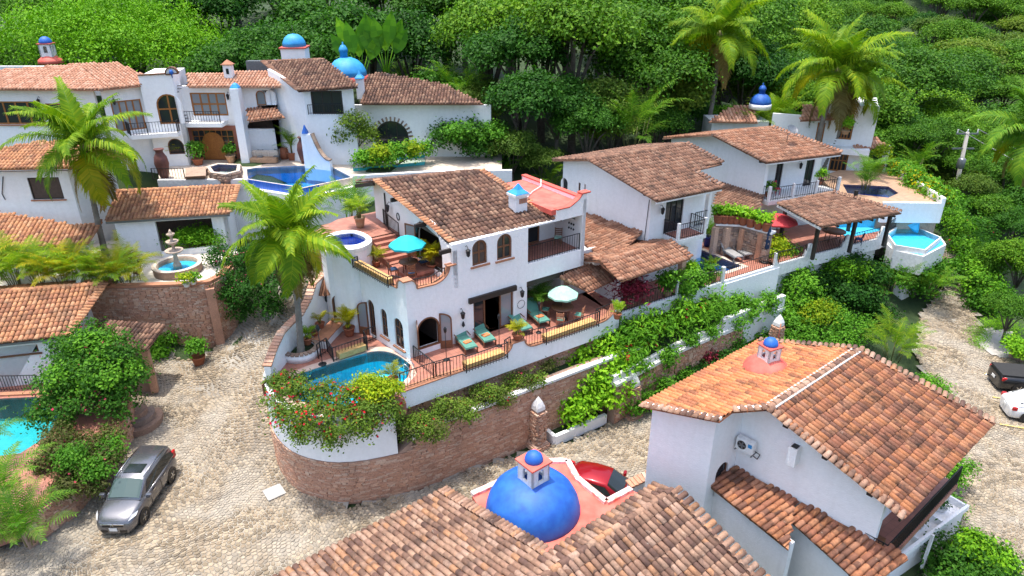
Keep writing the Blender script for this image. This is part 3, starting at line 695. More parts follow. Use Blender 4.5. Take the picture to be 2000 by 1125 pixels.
# ------------------------------------------------------------------ terrain
CTRL = []
def ctrl(x,y,z): CTRL.append((x,y,z))
def ctrlp(px,py,z): p = P(px,py,z); CTRL.append((p.x,p.y,z))
for a in [(60,1120,-0.2),(500,1000,0.0),(300,860,0.15),(380,780,0.35),(330,950,0),(440,720,0.8),(480,670,1.5),(520,630,2.2),(560,590,3.0),(620,552,3.9),
          (800,985,0),(1050,905,0),(1200,860,0),(1290,835,0),(640,1060,0),(900,1080,0),(1250,930,0),
          (1900,900,0),(1860,640,0.2),(1870,600,0.5),(1850,540,1.0),(1820,490,1.8),(1990,1080,0),(1990,760,0),(1700,700,0),(1500,760,0),(1960,680,0.1),(1600,640,0.6),(1420,730,0.2),(1985,620,0.6)]: ctrlp(*a)
for a in [(-4,36,4.4),(2,38,4.4),(8,42,4.4),(16,46,4.4),(22,46,4.4),(26,52,5.5),(30,60,6.2),(-8,42,6.0),(-3,45,7.0),(5,50,7.0),(14,55,7.2),(-20,52,9.4),(-10,50,9.4),(-30,50,9.4),(-35,58,10.5),(-15,60,10.5),(0,58,9.0),
          (-18,44,4.6),(-26,43,4.6),(-22,39,4.4),(-28,33,0.1),(-24,30,0.0),(-30,24,-.2),(-34,30,0.0),(-26,26,-.1),(-24,36,.6),(-20,35.5,.6),(-17.5,37,1.0),(-30,36,.6),(-21,33,.3),(-19,38,1.0),(-23,38.5,1.0),(-15,42.5,4.6),(-12,44,4.4),
          (40,50,0),(48,46,-1),(46,60,-2),(60,70,-5),(75,100,-6),(60,100,-3),(40,80,3.0),(45,120,0),(80,150,0),(100,180,6),(60,190,10),(20,80,8.5),(10,90,10),(20,140,10),(-10,80,12),(-40,80,13),(-30,120,18),(0,150,18),(40,230,22),(120,240,18),(-60,60,11),(-60,120,18),(-80,200,30),(0,260,34),(160,200,10),(130,120,-4),(30,10,0),(0,5,0),(-30,5,-0.5),(60,20,-2)]: ctrl(*a)
_C = np.array(CTRL)
def g(x,y):
    d2 = (_C[:,0] - x) ** 2 + (_C[:,1] - y) ** 2 + 0.3; w = d2 ** -1.7; return float((w * _C[:,2]).sum() / w.sum())
def gs(X,Y):
    d2 = (_C[:,0][None] - X[:,None]) ** 2 + (_C[:,1][None] - Y[:,None]) ** 2 + 0.3; w = d2 ** -1.7; return (w * _C[:,2][None]).sum(1) / w.sum(1)
def G(px,py,lift=0.0,it=12):
    """world point where a pixel's ray meets the ground"""
    z = 0.0
    for _ in range(it): p = P(px,py,z); z = 0.5 * z + 0.5 * g(p.x,p.y)
    return Vector((p.x,p.y,g(p.x,p.y) + lift))
def cobbles(parent,poly,size,parts,mat='cobble',seed=5,hgt=0.035,lift=0.012,keep=None):
    xs = [p[0] for p in poly]; ys = [p[1] for p in poly]; s = size; x0,y0 = min(xs) - s,min(ys) - s
    nj = int((max(ys) - y0) / (s * 0.866)) + 3; ni = int((max(xs) - x0) / s + nj * 0.5) + 3
    rng = np.random.default_rng(seed); I,J = np.meshgrid(np.arange(ni),np.arange(nj),indexing='ij')
    jit = rng.uniform(-0.5,0.5,(ni,nj,2)) * s
    C = np.stack([x0 + (I + J * 0.5 - nj * 0.5) * s,y0 + J * s * 0.866],-1) + jit
    C = C + np.stack([np.sin(C[...,1] * 1.7) * .16 + np.sin(C[...,1] * .6 + C[...,0] * .5) * .3,np.sin(C[...,0] * 1.9 + 1) * .16 + np.sin(C[...,0] * .7 - C[...,1] * .4) * .3],-1)
    U = (C[:-1,:-1] + C[1:,:-1] + C[:-1,1:]) / 3; D = (C[1:,:-1] + C[1:,1:] + C[:-1,1:]) / 3
    cells = []
    hexs = np.stack([U[1:,1:],D[:-1,1:],U[:-1,1:],D[:-1,:-1],U[1:,:-1],D[1:,:-1]],2).reshape(-1,6,2)
    cen = C[1:-1,1:-1].reshape(-1,2); m = np.zeros(len(cen),bool)
    # vectorised point in polygon
    px_,py_ = cen[:,0],cen[:,1]; n = len(poly); j = n - 1
    for i in range(n):
        xi,yi = poly[i][:2]; xj,yj = poly[j][:2]
        cond = ((yi > py_) != (yj > py_)) & (px_ < (xj - xi) * (py_ - yi) / ((yj - yi) or 1e-9) + xi); m ^= cond; j = i
    hexs = hexs[m]; cen = hexs.mean(1)
    # keep those in view
    z = gs(cen[:,0],cen[:,1]); dep = cen[:,1] * _c - (z - CAM_H) * _s; up = cen[:,1] * _s + (z - CAM_H) * _c
    X = 1000 + FPX * cen[:,0] / dep; Yp = 562.5 - FPX * up / dep; vis = (dep > 1) & (X > -80) & (X < 2080) & (Yp < 1200)
    hexs,cen,z,dep = hexs[vis],cen[vis],z[vis],dep[vis]
    N = len(hexs); h = hgt * rng.uniform(0.4,1.25,N)
    k0 = 0.94; k1 = rng.uniform(0.66,0.80,N)[:,None,None]
    b = cen[:,None] + (hexs - cen[:,None]) * k0; t = cen[:,None] + (hexs - cen[:,None]) * k1
    zb = np.repeat((z + lift - 0.03)[:,None],6,1); zt = np.repeat((z + lift + h)[:,None],6,1) + rng.uniform(-0.008,0.008,(N,6))
    V = np.concatenate([np.concatenate([b,zb[...,None]],2),np.concatenate([t,zt[...,None]],2)],1)
    f = [(k,(k + 1) % 6,6 + (k + 1) % 6,6 + k) for k in range(6)] + [(6,7,8,9),(6,9,10,11)]
    f = np.array(f); order = np.argsort(dep)
    base = BASE.get(parent.name,Vector())
    for k in order[:parts]:
        c = Vector((cen[k,0],cen[k,1],z[k])); me = bpy.data.meshes.new('cobble')
        me.from_pydata([tuple(v - np.array(c)) for v in V[k]],[],[tuple(q) for q in f]); me.materials.append(M[mat])
        o = bpy.data.objects.new('cobble',me); col.objects.link(o); o.parent = parent; o.location = c - base
    rest = order[parts:]
    if len(rest):
        o = np_mesh('cobbles',V[rest].reshape(-1,3),(f[None] + (np.arange(len(rest)) * 12)[:,None,None]).reshape(-1,4),M[mat],parent); o['kind'] = 'stuff'
def sheet(name,poly,lift,mat,step=0.8,kind='structure'):
    xs = [p[0] for p in poly]; ys = [p[1] for p in poly]; x = np.arange(min(xs),max(xs) + step,step); y = np.arange(min(ys),max(ys) + step,step)
    X,Y = np.meshgrid(x,y,indexing='ij'); Z = gs(X.ravel(),Y.ravel()) + lift; nx,ny = X.shape
    V = np.stack([X.ravel(),Y.ravel(),Z],1); idx = np.arange(nx * ny).reshape(nx,ny)
    F = np.stack([idx[:-1,:-1],idx[1:,:-1],idx[1:,1:],idx[:-1,1:]],-1).reshape(-1,4)
    cx = V[F].mean(1); keep = np.array([in_poly(a,b,[p[:2] for p in poly]) for a,b in cx[:,:2]])
    o = np_mesh(name,V,F[keep],M[mat],None,True); 
    if kind: o['kind'] = kind
    return o
# ------------------------------------------------------------------ brick / rubble walls along a path
def path_samples(path,n):
    pts = [Vector((p[0],p[1],0)) for p in path]; d = [0]
    for a,b in zip(pts,pts[1:]): d.append(d[-1] + (b - a).length)
    def at(s):
        s = min(max(s,0),d[-1] - 1e-6)
        for i in range(len(d) - 1):
            if s <= d[i + 1]: return pts[i].lerp(pts[i + 1],(s - d[i]) / (d[i + 1] - d[i])),(pts[i + 1] - pts[i]).normalized()
    return at,d[-1]
def smooth_path(p,it=2):
    p = [Vector((q[0],q[1],0)) for q in p]
    for _ in range(it):
        q = [p[0]]
        for a,b in zip(p,p[1:]): q += [a.lerp(b,0.25),a.lerp(b,0.75)]
        p = q + [p[-1]]
    return p
def core_wall(mb,path,z0,z1,th,side=1):
    """thick ribbon; outward = right of travel"""
    pts = [Vector((p[0],p[1],0)) for p in path]; n = len(pts); nr = []
    for i in range(n):
        d = (pts[min(i + 1,n - 1)] - pts[max(i - 1,0)]).normalized(); nr.append(Vector((d.y,-d.x,0)))
    f0 = z0 if callable(z0) else (lambda i,p: z0); f1 = z1 if callable(z1) else (lambda i,p: z1)
    vs = []
    for i,p in enumerate(pts):
        a,b = f0(i,p),f1(i,p); q = p - nr[i] * th
        vs += [(p.x,p.y,a),(p.x,p.y,b),(q.x,q.y,b),(q.x,q.y,a)]
    fs = []
    for i in range(n - 1):
        k = 4 * i
        fs += [(k,k + 4,k + 5,k + 1),(k + 1,k + 5,k + 6,k + 2),(k + 2,k + 6,k + 7,k + 3),(k + 3,k + 7,k + 4,k)]
    fs += [(0,1,2,3),(4 * n - 1,4 * n - 2,4 * n - 3,4 * n - 4)]
    mb.raw(vs,fs); return mb
def bricks(parent,path,z0,z1,parts=0,ch=0.10,lo=0.2,hi=0.5,mat='brick',stone=0.12,seed=2,proud=0.03,slope=0.0,gap=0.014):
    at,L = path_samples(path,0); rg = random.Random(seed); f0 = z0 if callable(z0) else (lambda s: z0); f1 = z1 if callable(z1) else (lambda s: z1)
    mats = []; zmin = min(f0(0),f0(L)); zmax = max(f1(L * k / 10) for k in range(11)); r = 0
    z = zmin
    while z < zmax:
        s = rg.uniform(0,0.3)
        while s < L:
            ln = rg.uniform(lo,hi); zc = z + ch / 2 + slope * s
            if f0(s) - 0.05 < zc < f1(s) - ch * 0.4 and s + ln < L + 0.1:
                p,d = at(s + ln / 2); nn = Vector((d.y,-d.x,0)); big = rg.random() < stone
                hh = ch * (rg.uniform(2.2,3.4) if big else rg.uniform(0.8,0.96)); ll = ln * (rg.uniform(0.7,1.0) if big else 0.985)
                tt = 0.10 + proud * (rg.uniform(0.9,1.5) if big else rg.uniform(0.2,1.1))
                if f0(s) - 0.1 < zc - hh / 2 and zc + hh / 2 < f1(s) + 0.05:
                    a = rg.gauss(0,0.03); c = p + nn * (tt / 2 - 0.08 + 0.03); m = np.eye(4)
                    e1 = d * math.cos(a) + Vector((0,0,math.sin(a))); e3 = Vector((0,0,math.cos(a))) - d * math.sin(a)
                    m[:3,0] = np.array(e1) * ll; m[:3,1] = np.array(-nn) * tt; m[:3,2] = np.array(e3) * hh; m[:3,3] = (c.x,c.y,zc); mats.append(m)
            s += ln + gap
        z += ch
    k = 0.5; q = 0.42
    V0 = np.array([(-k,k,-k),(k,k,-k),(k,k,k),(-k,k,k),(-k,-q * 0.7,-k),(k,-q * 0.7,-k),(k,-q * 0.7,k),(-k,-q * 0.7,k),(-q,-k,-q),(q,-k,-q),(q,-k,q),(-q,-k,q)],float)
    F0 = np.array([(0,4,5,1),(1,5,6,2),(2,6,7,3),(3,7,4,0),(4,8,9,5),(5,9,10,6),(6,10,11,7),(7,11,8,4),(8,11,10,9)])[:,::-1]
    F0 = np.concatenate([F0[:-2],F0[-2:]])
    mats = np.array(mats); d = np.linalg.norm(mats[:,:3,3] - np.array(CAMP),axis=1); order = np.argsort(d); base = np.array(BASE.get(parent.name,Vector()))
    if parts:
        me = bpy.data.meshes.new('brick'); me.from_pydata([tuple(v) for v in V0],[],[tuple(f) for f in F0]); me.materials.append(M[mat])
        for k_ in order[:parts]:
            o = bpy.data.objects.new('brick',me); col.objects.link(o); o.parent = parent; m = mats[k_].copy(); m[:3,3] -= base; o.matrix_basis = Matrix(m.tolist())
        order = order[parts:]
    if len(order):
        Vh = np.concatenate([V0,np.ones((len(V0),1))],1); VV = np.einsum('nij,vj->nvi',mats[order],Vh)[:,:,:3].reshape(-1,3)
        o = np_mesh('bricks',VV,(F0[None] + (np.arange(len(order)) * len(V0))[:,None,None]).reshape(-1,4),M[mat],parent); o['kind'] = 'stuff'
def pool(parent,poly,zw,depth,tile,water,rim=None,rimw=0.35,lip=0.12,name='pool'):
    """open basin with floor and sides plus a water sheet"""
    mb = MB(); n = len(poly); b = [(p[0],p[1],zw - depth) for p in poly]; t = [(p[0],p[1],zw + lip) for p in poly]
    mb.poly(b)
    for i in range(n): j = (i + 1) % n; mb.poly([b[j],b[i],t[i],t[j]])
    o = mb.build(name,M[tile],parent)
    MB().poly([(p[0],p[1],zw) for p in poly]).build('water',M[water],o if parent else o)
    return o
def offset_poly(poly,d):
    n = len(poly); out = []
    for i in range(n):
        a,b,c = (Vector((poly[k % n][0],poly[k % n][1],0)) for k in (i - 1,i,i + 1))
        d1 = (b - a).normalized(); d2 = (c - b).normalized(); n1 = Vector((d1.y,-d1.x,0)); n2 = Vector((d2.y,-d2.x,0)); m = (n1 + n2)
        m = m / max(0.4,m.length_squared / 2) if m.length > 1e-6 else n1; q = b + m * d * (1.0 if m.length else 1)
        out.append((q.x,q.y))
    return out
def rnd_poly(poly,it=2):
    p = [Vector((q[0],q[1],0)) for q in ccw(poly)]
    for _ in range(it): p = [q for i in range(len(p)) for q in (p[i - 1].lerp(p[i],.25),p[i - 1].lerp(p[i],.75))]
    return [(q.x,q.y) for q in p]
def ccw(poly):
    a = sum(poly[i - 1][0] * poly[i][1] - poly[i][0] * poly[i - 1][1] for i in range(len(poly))); return poly if a > 0 else poly[::-1]
# ================================================================== ground, roads, retaining walls
def ground():
    xs = np.concatenate([np.linspace(-500,-62,16),np.arange(-60,62,1.5),np.linspace(64,120,20),np.linspace(130,600,16)])
    ys = np.concatenate([np.linspace(-40,10,8),np.arange(11.5,70,1.5),np.linspace(72,260,40),np.linspace(280,900,14)])
    X,Y = np.meshgrid(xs,ys,indexing='ij'); Z = gs(X.ravel(),Y.ravel()) - 0.2
    r = np.random.default_rng(1); far = (Y.ravel() > 70); Z += far * r.uniform(-0.4,0.4,len(Z)); Z += np.clip(Y.ravel() - 260,0,None) * 0.10
    V = np.stack([X.ravel(),Y.ravel(),Z],1); idx = np.arange(len(V)).reshape(X.shape)
    F = np.stack([idx[:-1,:-1],idx[1:,:-1],idx[1:,1:],idx[:-1,1:]],-1).reshape(-1,4)
    o = np_mesh('ground',V,F,M['soil'],None,True); o['kind'] = 'structure'
ground()
road_l = [G(*p) for p in [(-60,1190),(-60,1110),(20,1060),(110,985),(225,845),(255,770),(290,700),(330,690),(400,700),(440,655),(520,585),(590,535),(660,515),(650,560),(610,640),(570,740),(545,800),(560,890),(605,960),(680,990),(800,962),(1040,880),(1120,862),(1190,825),(1290,780),(1400,700),(1520,760),(1340,960),(1200,990),(1000,1040),(900,1190)]]
rl = sheet('cobbled_road',road_l,0.0,'earth',0.6); cobbles(rl,road_l,0.21,300,seed=5,hgt=.024)
road_r = [G(*p) for p in [(1808,470),(1850,468),(1872,540),(1900,590),(1912,640),(1960,660),(2330,720),(2330,1190),(1820,1190),(1800,1040),(1850,950),(1900,850),(1820,740),(1790,700),(1800,610),(1845,560),(1825,505)]]
rr_ = sheet('cobbled_street',road_r,0.0,'earth',0.6); cobbles(rr_,road_r,0.21,300,seed=9,hgt=.024)
# worn concrete patch, parking lines, drain grate
pt = [G(*p) for p in [(1905,665),(1925,640),(1975,650),(1985,690),(1965,705),(1930,690)]]
sheet('concrete_patch',pt,0.075,'concrete',0.3)
for i,(a,b) in enumerate([((1922,731),(1960,737)),((1938,777),(1972,782)),((1952,830),(2000,838))]):
    p,q = G(*a,0.07),G(*b,0.07); mb = MB(); d = (q - p).normalized(); s = Vector((-d.y,d.x,0)) * 0.06
    mb.raw([p - s,q - s,q + s,p + s],[(0,1,2,3)]); tag(mb.build('parking_line',M['yellow_line']),kind='structure')
p,q = G(1845,1030,0.06),G(1995,1110,0.06); dr = thing('drain_grate','long slotted metal drain grate crossing the cobbles beside the bottom right bushes','drain',p)
MB().beam(p,q,0.5,0.04).build('channel',M['black'],dr)
n = int((q - p).length / 0.16)
for k in range(n):
    c = p.lerp(q,(k + 0.5) / n); d = (q - p).normalized(); s = Vector((-d.y,d.x,0)) * 0.24; MB().beam(c - s + Vector((0,0,.02)),c + s + Vector((0,0,.02)),0.08,0.03).build('bar',M['concrete'],dr)
mh = G(536,963,0.05); mb = MB(); mb.box(mh,(0.85,0.85,0.06),R(38)); t_ = thing('manhole_cover','pale square manhole cover set in the cobbles by the curved wall','manhole cover',mh)
mb.build('frame',M['concrete'],t_); MB().box(mh + Vector((0,0,0.035)),(0.66,0.66,0.03),R(38)).build('lid',M['whitepaint'],t_)

# ---- the curved retaining wall below the main house
AO = Vector((-5.02,29.29,0)); A = Frame(AO,35.0); A37 = Frame(AO,37.5)
wp = [(-12.05,30.2),(-12.1,28.9),(-11.87,27.65),(-10.9,26.13),(-9.62,25.06),(-7.59,24.55),(-4.86,25.41),(-2.51,26.68),(0.85,28.95),(3.9,31.0),(7.2,33.2)]
wps = smooth_path(wp,2)
rw = thing('retaining_wall','tall curved brick and stone retaining wall under the central pool terrace','retaining wall',(-6,25,0))
def rw_top(i,p): return 2.35 if p.x < -4.7 else 3.35 - (0.9 if p.x < -4.4 else 0)
core_wall(MB(),wps,-0.8,lambda i,p: 2.3 if p.x < -5.0 else min(3.35,2.3 + (p.x + 5.0) * 1.2),0.6).build('core',M['mortar'],rw)
_at,_L = path_samples(wps,0)
bricks(rw,wps,lambda s: -0.1,lambda s: 2.28 if _at(s)[0].x < -5.0 else min(3.3,2.3 + (_at(s)[0].x + 5.0) * 1.2),300,ch=0.07,lo=0.22,hi=0.55,seed=4,stone=0.09,proud=0.014,gap=.006)
core_wall(MB(),[p for p in wps if p.x < -4.6],2.32,lambda i,p: 4.75,0.3).build('white_band',M['white'],rw)
core_wall(MB(),[p + Vector((0.06,-0.1,0)) for p in wps if p.x > -5.0],lambda i,p: min(3.36,2.35 + (p.x + 5.0) * 1.2),lambda i,p: min(3.5,2.5 + (p.x + 5.0) * 1.2),0.3).build('ledge',M['whitepaint'],rw)
# upper brick face between ledge and terrace, set back
up = [p + Vector((-0.8,1.15,0)) for p in wps if p.x > -4.6]
core_wall(MB(),up,2.0,4.3,0.4).build('upper_core',M['mortar'],rw)
bricks(rw,up,2.6,4.25,0,ch=0.105,lo=0.18,hi=0.46,seed=14)
MB().prism(ccw([(p.x,p.y) for p in wps if p.x > -4.6] + [(p.x,p.y) for p in reversed(up)]),2.0,3.1).build('planting_bed',M['soil'],rw)
# ---- brick gate pillars with white caps
def pillar(pxy,label,h=2.3):
    c = Vector(pxy); t = thing('gate_pillar',label,'pillar',c,'brick pillars with white caps'); ang = R(36)
    MB().box(c + Vector((0,0,0.15)),(0.85,0.85,0.3),ang).build('plinth',M['mortar'],t); MB().box(c + Vector((0,0,h / 2)),(0.5,0.5,h),ang).build('core',M['mortar'],t)
    fr = Frame(c,36); b = MB()
    sq = [fr(-.26,-.26),fr(.26,-.26),fr(.26,.26),fr(-.26,.26),fr(-.26,-.26)]
    bricks(t,[(p.x,p.y) for p in sq],c.z + 0.3,c.z + h - 0.02,0,ch=0.08,lo=0.2,hi=0.3,stone=0,proud=0.03,seed=3)
    sq2 = [fr(-.43,-.43),fr(.43,-.43),fr(.43,.43),fr(-.43,.43),fr(-.43,-.43)]; bricks(t,[(p.x,p.y) for p in sq2],c.z + 0.0,c.z + 0.3,0,ch=0.08,lo=0.2,hi=0.3,stone=0,seed=3)
    m = MB(); m.lathe([(0.30,h),(0.32,h + 0.06),(0.30,h + 0.1)],(c.x,c.y,c.z),4,False,ang + R(45)); m.lathe([(0.36,h + 0.05),(0.34,h + 0.25),(0.22,h + 0.5),(0.02,h + 0.78)],(c.x,c.y,c.z),4,False,ang + R(45))
    m.build('cap',M['whitepaint'],t)
pillar(P(1050,872,0.0),'brick pillar with white pointed cap at the end of the curved wall')
pillar(P(1232,812,0.0),'brick pillar half hidden by vines below the red flowering planter',2.0)
pillar(P(1510,690,0.3),'white capped pillar among dark shrubs behind the bottom right roof',2.0)
# ---- low white planter kerb on the road side and lower planter walls under house B
k0,k1 = P(1083,868,0.0),P(1182,826,0.0); kp = thing('planter_kerb','low white kerb wall holding the big leafy shrub','planter',k0)
kd = (k1 - k0).normalized(); kn = Vector((-kd.y,kd.x,0))
MB().beam(k0 + Vector((0,0,.25)),k1 + Vector((0,0,.3)),0.22,0.6).build('wall',M['white'],kp); MB().beam(k0 + Vector((0,0,.25)),k0 + kn * 1.3 + Vector((0,0,.25)),0.22,0.59).build('return_wall',M['white'],kp)
MB().prism(ccw([tuple((k0 + kn * .1)[:2]),tuple((k1 + kn * .1)[:2]),tuple((k1 + kn * 1.6)[:2]),tuple((k0 + kn * 1.6)[:2])]),-0.2,0.35).build('soil',M['soil'],kp)
# the planter wall running below house B, brick below and white above
pb = [P(1205,738,3.0),P(1330,672,3.0),P(1455,620,3.0)]
lw = thing('planter_wall','long white planter wall on brick below the second house terrace','wall',pb[0] * 1.0)
pbp = [(p.x,p.y) for p in pb]
core_wall(MB(),pbp,-0.6,2.45,0.5).build('core',M['mortar'],lw); bricks(lw,pbp,0.1,2.4,0,ch=0.11,lo=0.2,hi=0.45,seed=21,stone=0.1)
core_wall(MB(),[(p.x + 0.04,p.y - 0.06) for p in pb],2.45,2.62,0.6).build('ledge',M['whitepaint'],lw)
core_wall(MB(),[(p.x - 0.1,p.y + 0.18) for p in pb],2.5,2.95,0.2).build('white_wall',M['white2'],lw)
MB().prism(ccw([(p.x - .2,p.y + .25) for p in pb] + [(p.x - 1.6,p.y + 2.6) for p in reversed(pb)]),1.5,2.85).build('bed',M['soil'],lw)
pb2 = [P(1415,625,3.4),P(1500,590,3.4),P(1535,577,3.4)]
lw2 = thing('planter_wall','short white stepped planter wall overgrown by a shrub beside the planter wall end','wall',pb2[0] * 1.0)
core_wall(MB(),[(p.x,p.y) for p in pb2],1.0,3.4,0.3).build('wall',M['white2'],lw2); core_wall(MB(),[(p.x + .06,p.y - .1) for p in pb2],2.4,2.6,0.5).build('ledge',M['whitepaint'],lw2)
# ================================================================== central house
HA = thing('house','central white villa with aged brown tile roof, blue capped chimney and curved hot tub tower','house',A(5,3,5))
TZ = 5.0
E0,E1 = P(785,768,TZ),P(1207,620,TZ); TE = Wall(E0,E1)
Aend = A.loc(E1)[0]
# terrace slab
tp = [E0 + A.v * .12,E1 + A.v * .12,A(Aend + 0.6,0.4),A(Aend + 1.2,4.0),A(0.0,4.0),A(0.0,0.0),A(-0.35,-1.4)]
MB().prism(ccw([(p.x,p.y) for p in tp]),4.3,TZ).build('terrace_floor',M['terr_floor'],HA)
# parapet of the terrace with curved piers
def S(px,py): return TE.hit(px,py)[0]
s0,s1,s2,s3 = S(1003,690),S(1022,690),S(1185,628),TE.L
PIER = TE.pt((s0 + s1) / 2 + .05,5.68,-.15)
def flare(a,b,z0,z1,n=6): return [(a + (b - a) * (1 - math.cos(math.pi / 2 * k / n)),z0 + (z1 - z0) * math.sin(math.pi / 2 * k / n)) if False else (a + (b - a) * math.sin(math.pi / 2 * k / n),z0 + (z1 - z0) * (1 - math.cos(math.pi / 2 * k / n))) for k in range(n + 1)]
o = [(0,4.1),(TE.L + 0.1,4.1),(TE.L + 0.1,5.75),(TE.L - 0.25,5.75)] + flare(TE.L - 1.2,TE.L - 0.3,5.06,5.72)[::-1] + flare(s1 + 0.75,s1 + 0.08,5.06,5.6) + [(s0 - 0.05,5.62)] + flare(s0 - 0.95,s0 - 0.1,5.06,5.6)[::-1] + [(0.0,5.06)]
TE.build(HA,o,(),0.3,M['white'],'parapet')
cp = MB(); prof = o[2:]
for a,b in zip(prof,prof[1:]):
    if a[0] - b[0] < 1e-3 and abs(a[1] - b[1]) > .3: continue
    p,q = TE.pt(a[0],a[1] + .02,-0.14),TE.pt(b[0],b[1] + .02,-0.14)
    if (p - q).length > 0.01: cp.beam(p,q,0.4,0.06)
cp.build('coping',M['coping'],HA)
# railings along the terrace, with protruding flower-box bays
def TEp(s,off=-0.12,z=5.08): return TE.pt(s,z,off)
railing(HA,[TEp(0.02),TEp(S(850,745))]); 
ba,bb = S(905,728),S(985,698); 
railing(HA,[TEp(S(850,745)),TEp(ba,0.02),TEp(ba,0.30),TEp(bb,0.30),TEp(bb,0.02),TEp(s0 - 0.12)],name='bay_railing')
MB().beam(TEp(ba + .1,-0.05,5.32),TEp(bb - .1,-0.05,5.32),0.45,0.2).build('yellow_bench',M['yellow_pad'],HA)
ba2,bb2 = S(1060,672),S(1162,634)
railing(HA,[TEp(s1 + .1),TEp(ba2,0.02),TEp(ba2,0.30),TEp(bb2,0.30),TEp(bb2,0.02),TEp(TE.L - 0.3)],name='bay_railing')
MB().beam(TEp(ba2 + .1,-0.05,5.32),TEp(bb2 - .1,-0.05,5.32),0.45,0.2).build('yellow_bench',M['yellow_pad'],HA)
# front facade
FW = Wall(A(0,0),A(11.05,0))
door = FW.arch((817,684),(857,613)); door = [(a,max(z,5.0)) for a,z in door]
h_sl = rect(FW.hit(926,650)[0],5.0,FW.hit(1003,620)[0],7.05)
w1 = arch(FW.hit(923,521)[0],FW.hit(923,521)[1],FW.hit(952,513)[0],10.34); w2 = arch(FW.hit(971,510)[0],FW.hit(971,510)[1],FW.hit(1000,502)[0],10.34)
bl = rect(FW.hit(1031,500)[0],8.3,10.80,10.33)
sL = FW.hit(1029,600)[0]
up_c = []
for k in range(9):      # dipped edge of the upper terrace
    t = k / 8; up_c.append((0.28 + 0.25 * (1 - math.cos(math.pi / 2 * t)) if False else 0.25 + 0.35 * math.sin(math.pi / 2 * t),9.15 - 0.5 * (1 - math.cos(math.pi / 2 * t))))
dn_c = [(1.45 + 0.95 * math.sin(math.pi / 2 * k / 8),8.62 + 0.75 * (1 - math.cos(math.pi / 2 * k / 8))) for k in range(9)]
out = [(0,4.0),(sL,4.0),(sL,7.3),(11.05,7.3),(11.05,11.55),(10.75,11.55)] + [(10.75 - 0.9 * math.sin(math.pi / 2 * k / 6),11.5 - 0.55 * math.sin(math.pi / 2 * k / 6) ** 0.7) for k in range(1,7)] + [(9.0,10.95),(9.0,10.42),(2.6,10.42),(2.6,9.38)] + dn_c[::-1] + up_c[::-1] + [(0.0,9.15)]
FW.build(HA,out,[door,h_sl,w1,w2,bl],0.28)
cp = MB()
for a,b in zip(up_c + dn_c,(up_c + dn_c)[1:]):
    p,q = FW.pt(a[0],a[1] + .02,-0.12),FW.pt(b[0],b[1] + .02,-0.12)
    if (p - q).length > .01: cp.beam(p,q,0.38,0.06)
cp.box(FW.pt(0.1,9.18,-0.15),(0.5,0.5,0.07),FW.rz); cp.box(FW.pt(2.5,9.42,-0.05),(0.5,0.35,0.06),FW.rz)
cp.build('coping',M['coping'],HA)
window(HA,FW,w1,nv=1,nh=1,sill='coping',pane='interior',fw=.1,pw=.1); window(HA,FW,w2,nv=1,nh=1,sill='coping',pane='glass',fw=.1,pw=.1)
MB().beam(FW.pt(h_sl[0][0] - 0.3,7.2,0.03),FW.pt(h_sl[1][0] + .12,7.2,0.03),0.25,0.28).build('lintel',M['dwood'],HA)
window(HA,FW,rect(h_sl[0][0],5.0,h_sl[0][0] + 0.75,7.05),nv=0,nh=0,name='sliding_door',fw=0.09)
window(HA,FW,rect(h_sl[1][0] - 0.85,5.0,h_sl[1][0],7.05),nv=0,nh=0,name='sliding_door',fw=0.09,pane='cglass')
open_leaf(HA,FW.pt(door[1][0],0,0.02),5.0,7.0,0.62,FW.rz - R(25)); open_leaf(HA,FW.pt(door[0][0],0,0.02),5.0,7.0,0.62,FW.rz - R(115))
dd = FW.slab(MB(),inset(door,-0.0),[inset(door,0.07)],0.02,-0.1).build('door_frame',M['wood'],HA)
wall_lantern(HA,FW,FW.hit(899,605)[0],6.55); wall_lantern(HA,FW,FW.hit(1015,570)[0],6.75); wall_lantern(HA,FW,FW.hit(909,480)[0],9.85)
# hanging ornaments beside the doors
MB().lathe([(0.01,-0.16),(0.09,-0.05),(0.05,0.1),(0.01,0.2)],tuple(FW.pt(FW.hit(903,620)[0],6.0,0.08)),6,False).build('wall_ornament',M['iron'],HA)
rg_ = MB(); cc = FW.pt(FW.hit(1017,582)[0],6.1,0.04)
rg_.tube([cc + FW.d * 0.24 * math.cos(2 * math.pi * k / 16) + Vector((0,0,0.24 * math.sin(2 * math.pi * k / 16))) for k in range(17)],0.012,5,False)
rg_.build('wall_ring',M['iron'],HA)
